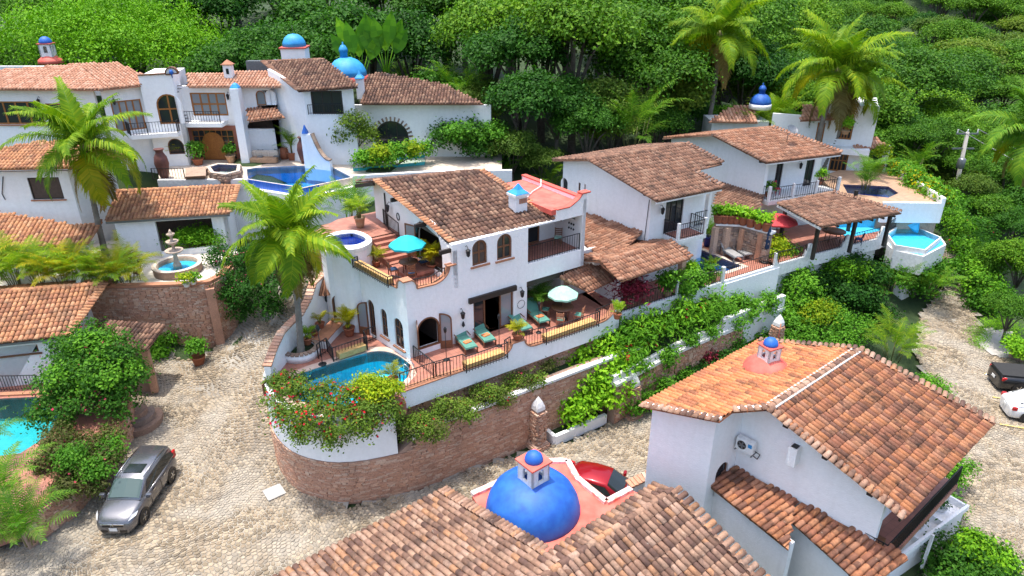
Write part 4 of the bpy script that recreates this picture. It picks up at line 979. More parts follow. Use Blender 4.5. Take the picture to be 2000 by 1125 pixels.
# recesses: balcony upstairs, patio downstairs, rooms behind
def box_room(parent,fr,u0,u1,v0,v1,z0,z1,mat,name,floor='terr_floor',back=True,left=True,right=True,ceil=True):
    mb = MB()
    if back: mb.hexa([fr(u0,v1,z0),fr(u1,v1,z0),fr(u1,v1 + .2,z0),fr(u0,v1 + .2,z0)],[fr(u0,v1,z1),fr(u1,v1,z1),fr(u1,v1 + .2,z1),fr(u0,v1 + .2,z1)])
    if left: mb.hexa([fr(u0 - .2,v0,z0),fr(u0,v0,z0),fr(u0,v1 + .2,z0),fr(u0 - .2,v1 + .2,z0)],[fr(u0 - .2,v0,z1),fr(u0,v0,z1),fr(u0,v1 + .2,z1),fr(u0 - .2,v1 + .2,z1)])
    if right: mb.hexa([fr(u1,v0,z0),fr(u1 + .2,v0,z0),fr(u1 + .2,v1 + .2,z0),fr(u1,v1 + .2,z0)],[fr(u1,v0,z1),fr(u1 + .2,v0,z1),fr(u1 + .2,v1 + .2,z1),fr(u1,v1 + .2,z1)])
    if ceil: mb.hexa([fr(u0 - .2,v0,z1),fr(u1 + .2,v0,z1),fr(u1 + .2,v1 + .2,z1),fr(u0 - .2,v1 + .2,z1)],[fr(u0 - .2,v0,z1 + .15),fr(u1 + .2,v0,z1 + .15),fr(u1 + .2,v1 + .2,z1 + .15),fr(u0 - .2,v1 + .2,z1 + .15)])
    r = mb.build(name,M[mat],parent)
    MB().hexa([fr(u0,v0,z0 - .15),fr(u1,v0,z0 - .15),fr(u1,v1,z0 - .15),fr(u0,v1,z0 - .15)],[fr(u0,v0,z0),fr(u1,v0,z0),fr(u1,v1,z0),fr(u0,v1,z0)]).build(name + '_floor',M[floor],parent)
    return r
bu0 = A.loc(FW.pt(bl[0][0],0,0))[0]
box_room(HA,A,bu0,10.8,0.285,2.4,8.3,10.46,'white','balcony_room',ceil=False)
BW = Wall(A(bu0,2.38),A(10.8,2.38)); window(HA,BW,rect(0.1,8.3,2.5,10.5),nv=2,nh=0,name='sliding_door',dep=0.0,fw=0.1)
railing(HA,[FW.pt(bl[0][0] + .03,8.3,-0.12),FW.pt(bl[1][0] - .03,8.3,-0.12)],0.95,name='balcony_railing')
wall_lantern(HA,Wall(A(10.79,2.3),A(10.79,0.3)),0.8,9.75)
SW = Wall(A(10.79,2.3),A(10.79,0.3)); mb = MB(); mb.beam(SW.pt(1.2,9.95,.03),SW.pt(1.75,9.95,.03),0.03,0.03)
for k in range(3):
    for j in range(2): mb.lathe([(0.01,-.07),(0.06,0),(0.01,.07)],tuple(SW.pt(1.27 + .2 * k,9.6 - .28 * j,0.05)),6,False)
mb.build('wall_art',M['iron'],HA)
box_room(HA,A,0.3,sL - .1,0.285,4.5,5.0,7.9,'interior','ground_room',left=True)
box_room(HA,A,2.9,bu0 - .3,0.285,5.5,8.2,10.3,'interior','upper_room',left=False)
# open patio to the right of the ground floor
PWb = Wall(A(sL,3.0),A(13.3,3.0)); dk = rect(0.3,5.0,2.3,7.0)
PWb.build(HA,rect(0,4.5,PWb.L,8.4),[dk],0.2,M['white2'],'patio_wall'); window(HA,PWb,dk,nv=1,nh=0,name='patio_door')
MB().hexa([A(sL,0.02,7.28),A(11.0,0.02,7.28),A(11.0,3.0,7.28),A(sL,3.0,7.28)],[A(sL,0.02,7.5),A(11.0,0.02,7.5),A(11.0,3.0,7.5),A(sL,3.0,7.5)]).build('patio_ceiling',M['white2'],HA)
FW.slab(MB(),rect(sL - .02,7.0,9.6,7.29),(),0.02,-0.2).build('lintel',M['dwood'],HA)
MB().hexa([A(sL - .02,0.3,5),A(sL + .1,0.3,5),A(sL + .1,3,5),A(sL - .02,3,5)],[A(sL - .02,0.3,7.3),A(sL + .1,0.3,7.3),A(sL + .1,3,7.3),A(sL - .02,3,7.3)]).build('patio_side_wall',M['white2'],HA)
# barbecue nook with its own little tile roof
nk0,nk1 = A.loc(P(1128,600,5))[:2],A.loc(P(1200,603,5))[:2]
nu0,nu1,nv = 10.2,12.6,0.25
NW = Wall(A(nu0,nv),A(nu1 + .1,nv)); nh = rect(0.25,5.0,1.9,6.35)
NR = Wall(A(nu1,nv - 1.6),A(nu1,nv + 2.6))
MB().hexa([A(nu1,-1.5,4.8),A(nu1 + .22,-1.5,4.8),A(nu1 + .22,3,4.8),A(nu1,3,4.8)],[A(nu1,-1.5,6.2),A(nu1 + .22,-1.5,6.2),A(nu1 + .22,3,7.9),A(nu1,3,7.9)]).build('nook_wall',M['white'],HA)
MB().hexa([A(nu0,0.9,5),A(nu0 + .2,0.9,5),A(nu0 + .2,3,5),A(nu0,3,5)],[A(nu0,0.9,7.2),A(nu0 + .2,0.9,7.2),A(nu0 + .2,3,7.2),A(nu0,3,7.2)]).build('nook_pier',M['white'],HA)
cb = MB().hexa([A(nu0 + .25,0.9,5),A(nu1 - .02,0.9,5),A(nu1 - .02,1.6,5),A(nu0 + .25,1.6,5)],[A(nu0 + .25,0.9,5.85),A(nu1 - .02,0.9,5.85),A(nu1 - .02,1.6,5.85),A(nu0 + .25,1.6,5.85)]).build('counter',M['white'],HA)
MB().hexa([A(nu0 + .2,0.82,5.86),A(nu1 - .03,0.82,5.86),A(nu1 - .03,1.65,5.86),A(nu0 + .2,1.65,5.86)],[A(nu0 + .2,0.82,5.92),A(nu1 - .03,0.82,5.92),A(nu1 - .03,1.65,5.92),A(nu0 + .2,1.65,5.92)]).build('counter_top',M['tanpot'],HA)
bq = thing('barbecue_grill','dark barbecue grill on the counter under the small tile roof','grill',A(11.5,1.2,5.92))
c = A(11.5,1.2,5.92); m_ = MB(); m_.box(c + Vector((0,0,.15)),(0.95,0.55,0.3),R(35),0.04); m_.build('firebox',M['black'],bq)
m_ = MB(); f35 = Frame(c,35); 
for k in range(7):
    pass
ring = lambda u: [f35(u,-.27 + .54 * (1 - math.cos(math.pi * k / 6)) / 2,6.22 + .28 * math.sin(math.pi * k / 6)) for k in range(7)]
a_,b_ = ring(-.47),ring(.47); m_.raw(a_ + b_,[(k,k + 1,k + 8,k + 7) for k in range(6)] + [tuple(range(6,-1,-1)),tuple(range(7,14))]); m_.build('lid',M['black'],bq)
MB().tube([f35(-.3,-.32,6.3),f35(.3,-.32,6.3)],0.02,6).build('handle',M['chrome'],bq)
pe0,pe1 = P(1150,570,6.35),P(1205,545,6.35); pl = Plane(pe0,pe1,28)
NRF = roof(HA,[pe0,pe1,pl.hit(1175,520),pl.hit(1133,514),pl.hit(1094,542)],'tileC',name='nook_roof',tw=0.22,tl=0.33)
NRF_pts = [pe0,pe1,pl.hit(1175,520),pl.hit(1133,514),pl.hit(1094,542)]
# left facade, three straight runs, and the tower
c0,c1,c2,c3 = P(802,703,4.8),P(740,662,4.8),P(703,641,4.8),P(660,632,4.8)
c0 = A(0.0,0.0)
LW = Wall(c2,c0); 
lw1 = LW.arch((790,685),(768,617)); lw2 = LW.arch((759,662),(742,600)); ld = LW.arch((736,660),(716,582)); ld = [(a,max(z,4.82)) for a,z in ld]
Ll = LW.L
def zr(z): return z
o = [(0,3.5),(Ll,3.5),(Ll,9.15),(Ll - 0.35,9.15)] + [(Ll - 0.35 - 0.35 * math.sin(math.pi / 2 * k / 6),9.1 - 0.5 * (1 - math.cos(math.pi / 2 * k / 6))) for k in range(7)] + [(0.55 - 0.5 * math.sin(math.pi / 2 * k / 6),8.6 + 0.7 * (1 - math.cos(math.pi / 2 * k / 6))) for k in range(7)] + [(0,9.3)]
LW.build(HA,o,[lw1,lw2,ld],0.28)
cp = MB()
for a,b in zip(o[3:],o[4:]):
    p,q = LW.pt(a[0],a[1] + .02,-0.12),LW.pt(b[0],b[1] + .02,-0.12)
    if (p - q).length > .01: cp.beam(p,q,0.38,0.06)
cp.build('coping',M['coping'],HA)
window(HA,LW,lw1,nv=1,nh=2,sill='coping'); window(HA,LW,lw2,nv=1,nh=2,sill='coping'); window(HA,LW,ld,nv=1,nh=0,name='door',fw=0.1)
open_leaf(HA,LW.pt(ld[0][0],0,0.03),4.82,6.75,0.6,LW.rz - R(150))
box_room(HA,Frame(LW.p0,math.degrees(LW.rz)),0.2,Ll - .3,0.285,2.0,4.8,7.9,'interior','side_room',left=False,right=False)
# protruding railing bay of the upper terrace
LWp = lambda s,off=-0.12,z=8.62: LW.pt(s,z,off)
railing(HA,[LWp(0.35),LWp(0.55,0.02),LWp(0.55,0.32),LWp(Ll - 1.0,0.32),LWp(Ll - 1.0,0.02),LWp(Ll - .5)],0.55,name='bay_railing',sp=0.15)
MB().beam(LWp(0.65,0.1,8.86),LWp(Ll - 1.1,0.1,8.86),0.35,0.26).build('yellow_bench',M['yellow_pad'],HA)
railing(HA,[FW.pt(0.42,8.62,-0.12),FW.pt(1.45,8.55,-0.12),FW.pt(2.2,8.8,-0.12)],0.5,name='terrace_railing',sp=0.15)
# tower with hot tub
rim = [P(x,y,9.6) for x,y in [(618,472),(636,482),(660,487.5),(690,488),(715,481),(730,469),(716,456),(690,448),(655,452),(630,462)]]
tub = [P(x,y,9.6) for x,y in [(634,471),(655,478),(690,479),(708,474),(718,466),(700,457),(688,454),(662,457),(645,462)]]
rimp = rnd_poly([(p.x,p.y) for p in rim]); tubp = rnd_poly([(p.x,p.y) for p in tub])
MB().prism(rimp,9.38,9.6,[tubp[::-1]]).build('hot_tub_rim',M['whitepaint'],HA)
twr = ccw(offset_poly(rimp,-0.06)); 
MB().prism(twr,2.5,9.38,[ccw(offset_poly(tubp,0.05))[::-1]]).build('tower',M['white'],HA)
pl_ = pool(HA,tubp,9.42,0.7,'pt_blue','water_blue',name='hot_tub')
# curved wall joining tower and left facade, with the arched window
tb = [p for p in rim]
TW = Wall(Vector((rim[1].x - .02,rim[1].y - .1,0)),Vector((c2.x,c2.y,0))); tw_h = TW.arch((652,622),(675,574))
TW.build(HA,rect(0,3.5,TW.L,9.36),[tw_h],0.22); window(HA,TW,tw_h,nv=0,nh=0,sill='coping',pane='interior')
# upper terrace floor, stairs, deck
ut = [A(0.1,0.1),A(2.6,0.1),A(2.6,5.2),LW.pt(0.1,0,-.3),LW.pt(Ll - .2,0,-.25)]
MB().prism(ccw([(p.x,p.y) for p in ut]),7.92,8.2).build('upper_terrace_floor',M['terr_floor'],HA)
dkp = [P(x,y,9.3) for x,y in [(712,458),(738,446),(750,410),(660,428),(612,452),(640,460),(690,449)]]
MB().prism(ccw([(p.x,p.y) for p in dkp]),7.0,9.3).build('tub_deck',M['terr_floor'],HA)
for k in range(6):
    z = 8.2 + 0.18 * (k + 1); c_ = P(745,505 - 9.5 * k,z); d_ = P(775,503 - 9.0 * k,z); e_ = P(748,494 - 9.5 * k,z); f_ = P(722,496 - 9.5 * k,z)
    a1 = A(1.15 - 0.0,4.0 + 0.33 * k); a2 = A(2.45,4.0 + 0.33 * k); MB().hexa([A(1.0,4.0 + .33 * k,8.0),A(2.5,4.0 + .33 * k,8.0),A(2.5,4.4 + .33 * k,8.0),A(1.0,4.4 + .33 * k,8.0)],[A(1.0,4.0 + .33 * k,z),A(2.5,4.0 + .33 * k,z),A(2.5,4.4 + .33 * k,z),A(1.0,4.4 + .33 * k,z)]).build('step',M['terr_floor'],HA)
MB().hexa([A(0.9,5.9,8),A(2.6,5.9,8),A(2.6,9.5,8),A(-.5,9.5,8)],[A(0.9,5.9,9.28),A(2.6,5.9,9.28),A(2.6,9.5,9.28),A(-.5,9.5,9.28)]).build('landing',M['terr_floor'],HA)
for k,(w_,zz) in enumerate(((1.5,8.36),(1.0,8.52))): MB().hexa([A(2.6 - w_,1.9,8.1),A(2.58,1.9,8.1),A(2.58,3.9,8.1),A(2.6 - w_,3.9,8.1)],[A(2.6 - w_,1.9,zz),A(2.58,1.9,zz),A(2.58,3.9,zz),A(2.6 - w_,3.9,zz)]).build('step',M['terr_floor'],HA)
railing(HA,[A(2.35,5.3,9.15),A(2.35,6.6,9.28),A(2.55,7.6,9.28)],0.9,name='stair_railing')
# gable wall of the upper storey and the roof
e0,e1 = P(884,475,10.35),P(1083,431,10.35); AP = Plane(e0,e1,14.5)
r0,r1 = AP.hit(734,353),AP.hit(938,334)
zr_ = (r0.z + r1.z) / 2
GW = Wall(A(2.62,8.8),A(2.62,0.0))
def roofz(p,pl=AP): return pl.z(p.x,p.y) - 0.16
vr = A.loc(r0)[1]
go = [(0,8.1),(GW.L,8.1),(GW.L,roofz(A(2.62,0))),(8.8 - vr,roofz(A(2.62,vr))),(0,roofz(A(2.62,vr)) - 0.35)]
ga = GW.arch((814,503),(861,446)); ga = [(a,max(z,8.5)) for a,z in ga]
GW.build(HA,go,[ga],0.25,name='gable_wall')
GW.slab(MB(),ga,[inset(ga,0.09)],-0.02,-0.12).build('door_frame',M['dwood'],HA)
open_leaf(HA,GW.pt(ga[0][0] + .1,0,0.03),8.5,10.3,0.75,GW.rz - R(160),arched=False)
wall_lantern(HA,GW,GW.hit(762,378)[0],10.45); wall_lantern(HA,GW,GW.hit(821,437)[0],10.25)
mb = MB(); cc = GW.hit(778,423); mb.tube([GW.pt(cc[0] + .16 * math.cos(2 * math.pi * k / 14),cc[1] + .2 * math.sin(2 * math.pi * k / 14),0.02) for k in range(15)],0.03,6,False); mb.build('oval_mirror',M['iron'],HA)
MB().tube([GW.pt(GW.hit(753,385)[0],9.3,.06),GW.pt(GW.hit(753,385)[0],11.2,.06)],0.04,8).build('downpipe',M['iron'],HA)
RA = roof(HA,[e0,e1,r1,r0],'tileA',300)
ridge(HA,r0,r1,'tileA')
verge(RA,e0,r0,-A.u,'tileF'); verge(RA,e1,r1,A.u,'tileF')
b0,b1 = r0 + A.v * 2.9 - Vector((0,0,.75)),r1 + A.v * 2.9 - Vector((0,0,.75))
roof(HA,[b1,b0,r0,r1],'tileA',name='rear_roof')
beams(HA,[A(2.6,v,roofz(A(2.6,v)) - .02) for v in (0.15,2.6,5.2)],-A.u,ln=0.62)
MB().beam(r0 + A.v * .3 - Vector((0,0,.25)) ,b0 - Vector((0,0,.25)),0.12,0.2).build('beam_end',M['dwood'],HA)
# blue capped chimney
cc = AP.hit(1012,411); cz = cc.z; fr = Frame(cc,35)
ch = MB().hexa([fr(-.38,-.3,cz - .4),fr(.38,-.3,cz - .4),fr(.38,.35,cz - .4),fr(-.38,.35,cz - .4)],[fr(-.38,-.3,cz + .85),fr(.38,-.3,cz + .85),fr(.38,.35,cz + .85),fr(-.38,.35,cz + .85)]).build('chimney',M['white'],HA)
MB().box((cc.x,cc.y,cz + .92),(0.95,0.85,0.13),R(35)).build('chimney_collar',M['whitepaint'],ch)
MB().lathe([(0.60,cz + .985),(0.58,cz + 1.02),(0.28,cz + 1.2),(0.1,cz + 1.42),(0.03,cz + 1.5)],(cc.x,cc.y,0),4,False,R(35 + 45)).build('chimney_cap',M['skyblue'],ch)
for k in range(4): MB().box(fr(-.1 + .13 * k,-.31,cz + .6),(0.09,0.05,0.26),R(35)).build('vent_brick',M['coping'],ch)
# pink flat roof with red coping on the right
pz = 10.98; pk = [A(8.7,0.05),A(11.0,0.05),A(11.0,5.6),A(8.6,5.6)]
MB().prism(ccw([(p.x,p.y) for p in pk]),10.7,pz).build('flat_roof',M['pink'],HA)
mb = MB(); mb.hexa([A(10.85,0.0,10.6),A(11.1,0.0,10.6),A(11.1,5.7,10.6),A(10.85,5.7,10.6)],[A(10.85,0.0,11.2),A(11.1,0.0,11.2),A(11.1,5.7,11.2),A(10.85,5.7,11.2)]); mb.build('roof_parapet',M['white'],HA)
mb = MB(); mb.beam(A(10.97,0.3,11.24),A(10.97,5.7,11.24),0.34,0.07); mb.box(FW.pt(10.95,11.58,-.12),(0.6,0.45,0.07),FW.rz)
for a,b in zip(out[5:12],out[6:13]):
    p,q = FW.pt(a[0],a[1] + .02,-.13),FW.pt(b[0],b[1] + .02,-.13)
    if (p - q).length > .01: mb.beam(p,q,0.36,0.06)
mb.build('roof_coping',M['red_trim'],HA)
MB().tube([A(8.9,2.5,11.02),A(9.8,3.2,11.04),A(10.7,3.6,11.1),A(10.9,3.9,11.4)],0.03,6).build('roof_pipe',M['whitepaint'],HA)
MB().hexa([A(10.82,.0,7.3),A(11.05,.0,7.3),A(11.05,5.6,7.3),A(10.82,5.6,7.3)],[A(10.82,.0,10.9),A(11.05,.0,10.9),A(11.05,5.6,10.9),A(10.82,5.6,10.9)]).build('side_wall',M['white'],HA)
# ---- pool terrace
pdk = [A(0.02,0.02),E0 + Vector((.05,.05,0)),Vector((-4.75,25.75,0))] + [Vector((p.x * .985,p.y + .22,0)) for p in reversed([q for q in wps if q.x < -5.2])][:-1] + [A37(-6.6,2.4),A37(-4.7,4.2),A37(-3.3,5.2),A37(-1.6,6.6),c2 + Vector((.1,.1,0)),c1 + Vector((.1,.1,0))]
plp = [P(x,y,4.8) for x,y in [(812,722),(792,703),(770,690),(745,685),(715,688),(640,712),(590,728),(562,745),(568,775),(620,800),(700,790),(775,760)]]
plp = rnd_poly([(p.x,p.y) for p in plp])
PT = thing('pool_terrace','rose coloured pool deck with kidney shaped turquoise pool beside the central villa','pool',(-8,27.5,4.0))
MB().prism(ccw([(p.x,p.y) for p in pdk]),4.2,4.8,[plp[::-1]]).build('deck',M['terr_floor'],PT)
MB().prism(ccw(offset_poly(plp,0.42)),4.79,4.83,[ccw(offset_poly(plp,-0.02))[::-1]]).build('pool_rim',M['rose_floor'],PT)
pool(PT,plp,4.66,1.2,'pt_aqua','water_aqua')
railing(PT,[P(622,700,4.8),P(640,687,4.8),P(652,707,4.8),P(718,684,4.8),P(712,672,4.8),P(740,660,4.8)],0.8,name='pool_railing')
MB().beam(P(660,694,5.1),P(712,676,5.1),0.4,0.3).build('yellow_bench',M['yellow_pad'],PT)
railing(PT,[P(809,706,4.9),P(852,742,4.9)],0.9,name='stair_railing'); railing(PT,[P(852,742,4.9),P(880,735,5.0)],0.9,name='stair_railing')
mb = MB()
for off in (0,.35):
    a = P(800,738,4.8) + Vector((off * .6,off * .8,0)); mb.tube([a,a + Vector((0,0,.55)),a + Vector((-.2,.05,.75)),a + Vector((-.5,.1,.5)),a + Vector((-.55,.12,-.3))],0.025,6)
mb.build('ladder',M['chrome'],PT)
# stepped garden wall on the left with brick coping
gp = [A37(-1.5,6.7),A37(-2.3,6.2),A37(-2.9,5.6),A37(-3.6,5.05),A37(-4.3,4.55),A37(-5.0,4.0),A37(-5.7,3.3),A37(-6.3,2.6)]
gz = [7.6,7.45,6.9,6.5,6.45,6.35,6.0,5.6]
GWL = thing('garden_wall','stepped white garden wall with brick coping beside the palm and the road','wall',(-10,29.5,0))
path = [p for p in gp][::-1]; zz = gz[::-1]
core_wall(MB(),path[::-1],lambda i,p: 2.3,lambda i,p: gz[i],0.3).build('wall',M['white'],GWL); core_wall(MB(),[Vector((p.x,p.y,0)) + Vector((.05,.05,0)) for p in path[2:]],-.5,2.3,.5).build('base',M['mortar'],GWL)
at_,L_ = path_samples(gp,0); mbc = []; s = 0.0; cum = [0]
for a,b in zip(gp,gp[1:]): cum.append(cum[-1] + (Vector((a.x,a.y,0)) - Vector((b.x,b.y,0))).length)
V0 = None
cbm = MB().box((0,0,0),(0.17,0.42,0.09)).build('coping_brick',M['brick'],base=(0,0,0)); cme = cbm.data; bpy.data.objects.remove(cbm)
while s < L_:
    p,d = at_(s); z = np.interp(s,cum,gz); z2 = np.interp(min(s + .1,L_),cum,gz); nn = Vector((d.y,-d.x,0)); o = bpy.data.objects.new('coping_brick',cme); col.objects.link(o); o.parent = GWL
    o.location = p - nn * .15 + Vector((0,0,z + .03)) - BASE[GWL.name]; o.rotation_euler = (0,-math.atan2(z2 - z,.1) * .8,math.atan2(d.y,d.x)); s += 0.19
# built-in bench planter along the garden wall and ring planter for the palm
bp = [P(652,622,5.2),P(612,668,5.2),P(585,690,5.2)]
core_wall(MB(),[A37(-1.3,6.0),A37(-2.4,5.1),A37(-3.3,4.3)],4.7,5.25,0.75).build('bench',M['white'],PT)
core_wall(MB(),[A37(-1.3,5.95),A37(-2.4,5.05),A37(-3.3,4.25)],5.25,5.31,0.8).build('bench_top',M['coping'],PT)
tc_ = P(588,692,4.8); mb = MB(); mb.lathe([(0.95,0),(0.95,0.42),(0.72,0.42),(0.72,0.3),(0.0,0.3)],tuple(tc_),20); RP = thing('ring_planter','round white planter with cut stone rim around the leaning palm trunk','planter',tc_); mb.build('wall',M['white'],RP)
for k in range(26):
    a = 2 * math.pi * k / 26; MB().box((tc_.x + .84 * math.cos(a),tc_.y + .84 * math.sin(a),tc_.z + .45),(0.28,0.17,0.08),a).build('rim_stone',M['stone'],RP)
MB().lathe([(0.0,0.36),(0.72,0.33)],tuple(tc_),16).build('soil',M['lf_maroon'] if False else M['soil'],RP)
# little tiled lamp hood on the tower
HW = Wall(P(612,560,6.0),P(655,570,6.0)); hp = HW.pt(HW.L * .45,6.75,0.0)
apex = P(631,540,7.35); f0,f1 = P(613,570,6.75),P(655,569,6.75); mb = MB()
hood = thing('lamp_hood','small conical tiled hood with hanging lantern on the tower foot','lamp hood',f0)
mid = (f0 + f1) / 2 + Vector((-.05,-.35,0)); back = (f0 + f1) / 2 + Vector((0.1,.5,0))
cn = (f0 + f1) / 2 + Vector((.02,.12,0))
MB().lathe([(0.62,0.0),(0.12,0.62),(0.02,0.72)],(cn.x,cn.y,6.72),14,False).build('shell',M['tileC'],hood)
for k in range(14):
    a = 2 * math.pi * k / 14; d = Vector((math.cos(a),math.sin(a),0)); MB().tube([cn + d * .64 + Vector((0,0,6.74 - cn.z)),cn + d * .38 + Vector((0,0,7.08 - cn.z)),cn + d * .12 + Vector((0,0,7.42 - cn.z))],[0.075,0.06,0.03],6).build('tile',M['tileC'],hood)
MB().lathe([(0.1,.6),(0.11,.85),(0.0,.95)],(cn.x,cn.y,6.72),8).build('finial',M['mortar'],hood)
mb = MB(); mb.tube([(cn.x,cn.y - .1,6.75),(cn.x,cn.y - .1,6.5)],0.012,5); mb.lathe([(0.01,-.2),(0.07,-.1),(0.09,.1),(0.02,.22)],(cn.x,cn.y - .1,6.3),6,False); mb.build('lantern',M['iron'],hood)
# ================================================================== bottom right house
HH = thing('house','orange tiled white house at bottom right with small blue lantern dome','house',(11,21,0))
he0,he1 = P(1766,1012,5.7),P(1941,828,5.7); HP = Plane(he0,he1,19)
hr0,hr1 = HP.hit(1500,798),HP.hit(1675,684)
RH = roof(HH,[he0,he1,hr1,hr0],'tileH',200,tw=0.235,tl=0.42,pan=True)
hu = (he1 - he0).normalized(); hv = Vector((-hu.y,hu.x,0))
# left slope and its lower wing
Q1,Q0 = hr1 + hv * 4.6 - Vector((0,0,4.6 * math.tan(R(12)))),hr0 + hv * 4.6 - Vector((0,0,4.6 * math.tan(R(12))))
LP = Plane(Q1,Q0,12)
RL = roof(HH,[LP.hit(1490,668),LP.hit(1252,791),LP.hit(1400,818),LP.hit(1432,800),LP.hit(1500,800),LP.hit(1675,684)],'tileHo',100,tw=0.235,tl=0.42,name='left_roof',pan=True) if False else None
lA,lB,lC,lD,lE_,lF = LP.hit(1480,668),LP.hit(1252,792),LP.hit(1405,822),LP.hit(1430,803),hr0,hr1
RL = roof(HH,[lA,lB,lC,lD,lE_,lF],'tileHo',100,tw=0.235,tl=0.42,name='left_roof',pan=True)
ridge(HH,hr0,hr1,'tileI',0.15)
for sg in (-1,1): MB().beam(hr0 + hv * .17 * sg + Vector((0,0,.04)),hr1 + hv * .17 * sg + Vector((0,0,.04)),.09,.06).build('ridge_mortar',M['concrete'],HH)
verge(RH,he0,hr0,-hu,'tileI',tl=0.4); verge(RH,he1,hr1,hu,'tileI'); verge(RL,lB,lC,-hu,'tileI',tl=0.4); verge(RL,lD,lE_,-hu,'tileI',tl=0.4); verge(RL,lA,lF,hu,'tileI')
MB().beam(lB + Vector((0,0,.05)) + hu * .12,lC + Vector((0,0,.05)) + hu * .12,0.14,0.1).build('mortar_edge',M['whitepaint'],HH)
MB().beam(lD + Vector((0,0,.05)) + hu * .12,lE_ + Vector((0,0,.06)) + hu * .12,0.14,0.1).build('mortar_edge',M['whitepaint'],HH)
def HPZ(p,pl=HP): return pl.z(p.x,p.y) - .14
# gable wall under the main slope, set in from the verge
g0 = hr0 + hu * 0.35 + hv * 1.2; g1 = he0 + hu * 0.35 + hv * 0.75; GH = Wall(g0,g1)
sr = (Vector((hr0.x,hr0.y,0)) - GH.p0).dot(GH.d)
GH.build(HH,[(0,-0.3),(GH.L,-0.3),(GH.L,HPZ(GH.p1)),(max(sr,.1),HPZ(GH.pt(max(sr,.1),0))),(0,LP.z(g0.x,g0.y) - .14)],(),0.3,name='gable_wall')
# projecting wing wall (further left, stands forward)
w0 = lB + hu * 0.3 - hv * 0.35; w1 = lC + hu * 0.3 + hv * 0.3; GH2 = Wall(w0,w1)
GH2.build(HH,[(0,-0.3),(GH2.L,-0.3),(GH2.L,LP.z(w1.x,w1.y) - .14),(0,LP.z(w0.x,w0.y) - .14)],(),0.3,name='wing_wall')
w2 = Vector((g0.x,g0.y,0)); GH3 = Wall(w1,w1 + hu * ((w2 - Vector((w1.x,w1.y,0))).dot(hu)) )
hz_ = LP.z(w1.x,w1.y) - .14; nwn = rect(GH3.L * .35,3.2,GH3.L * .8,4.6); nwn = arch(GH3.L * .3,3.0,GH3.L * .75,4.5)
GH3.build(HH,[(0,-0.3),(GH3.L,-0.3),(GH3.L,hz_ - .03),(0,hz_)],[nwn],0.25,name='return_wall'); window(HH,GH3,nwn,nv=0,nh=1,pane='glass',fw=.05)
# front (eave) wall, recessed behind the balcony
fz = 5.4; g1w = Vector((g1.x,g1.y,0)); FH = Wall(g1w + hv * 0.55,g1w + hv * 0.55 + hu * 7.0)
hop = [rect(.2,3.1,2.2,5.2),rect(2.8,3.1,4.6,5.2)]
FH.build(HH,rect(0,-.3,7.0,5.55),hop,0.25,M['white'],'front_wall')
for h_ in hop: window(HH,FH,h_,nv=1,nh=0,name='balcony_door')
MB().hexa([g1w - hv * .5 - hu * .05 + Vector((0,0,2.8)),g1w - hv * .5 + hu * 6.8 + Vector((0,0,2.8)),g1w + hv * .55 + hu * 6.8 + Vector((0,0,2.8)),g1w + hv * .55 - hu * .05 + Vector((0,0,2.8))],[g1w - hv * .5 - hu * .05 + Vector((0,0,3.05)),g1w - hv * .5 + hu * 6.8 + Vector((0,0,3.05)),g1w + hv * .55 + hu * 6.8 + Vector((0,0,3.05)),g1w + hv * .55 - hu * .05 + Vector((0,0,3.05))]).build('balcony_slab',M['terr_floor'],HH)
zb = Vector((0,0,3.05))
railing(HH,[g1w + hv * .5 + zb,g1w - hv * .45 + zb,g1w - hv * .45 + hu * 6.7 + zb],0.95,name='balcony_railing',sp=0.15)
MB().beam(he0 + hv * .12 - Vector((0,0,.16)),he1 + hv * .12 - Vector((0,0,.16)),0.06,0.16).build('fascia',M['dwood'],HH)
MB().hexa([g1w + hv * .3 + hu * .1 + zb,g1w - hv * .2 + hu * .1 + zb,g1w - hv * .2 + hu * .5 + zb,g1w + hv * .3 + hu * .5 + zb],[g1w + hv * .3 + hu * .1 + zb * 1.25,g1w - hv * .2 + hu * .1 + zb * 1.25,g1w - hv * .2 + hu * .5 + zb * 1.25,g1w + hv * .3 + hu * .5 + zb * 1.25]).build('bench',M['wood'],HH)
beams(HH,[GH.pt(s_,HPZ(GH.pt(s_,0)) - .02,0) for s_ in (GH.L * .34,GH.L * .62,GH.L * .92)],-hu,(0.2,0.22),.36)
# vent chimney and air conditioner on the gable wall
vs_,vz_ = GH.hit(1556,880); vc = GH.pt(vs_,vz_,0.2); MB().box(vc + Vector((0,0,-.1)),(0.34,0.4,0.8),GH.rz).build('vent_chimney',M['white'],HH); MB().box(vc + Vector((0,0,.31)),(0.22,0.26,0.04),GH.rz).build('vent_mouth',M['black'],HH)
as_,az_ = GH.hit(1464,862); ac = thing('air_conditioner','white outdoor air conditioner unit with round fan hung on the bottom right gable wall','air conditioner',GH.pt(as_,az_ - .4,.3))
MB().box(GH.pt(as_,az_,.28),(0.74,0.3,0.52),GH.rz,0.03).build('case',M['whitepaint'],ac)
fc = GH.pt(as_ - .1,az_,.437); mb = MB(); rg2 = [fc + GH.d * .19 * math.cos(2 * math.pi * k / 20) + Vector((0,0,.19 * math.sin(2 * math.pi * k / 20))) for k in range(21)]
mb.poly(rg2[:-1]); mb.build('fan_opening',M['black'],ac)
for k in range(5):
    a = k * math.pi * 2 / 5; MB().beam(fc + GH.n * .01,fc + GH.n * .012 + (GH.d * math.cos(a) + Vector((0,0,math.sin(a)))) * .165,0.01,0.06).build('fan_blade',M['grey_metal'],ac)
MB().box(GH.pt(as_ + .24,az_ + .1,.433),(0.16,0.012,0.16),GH.rz).build('badge',M['skyblue'],ac)
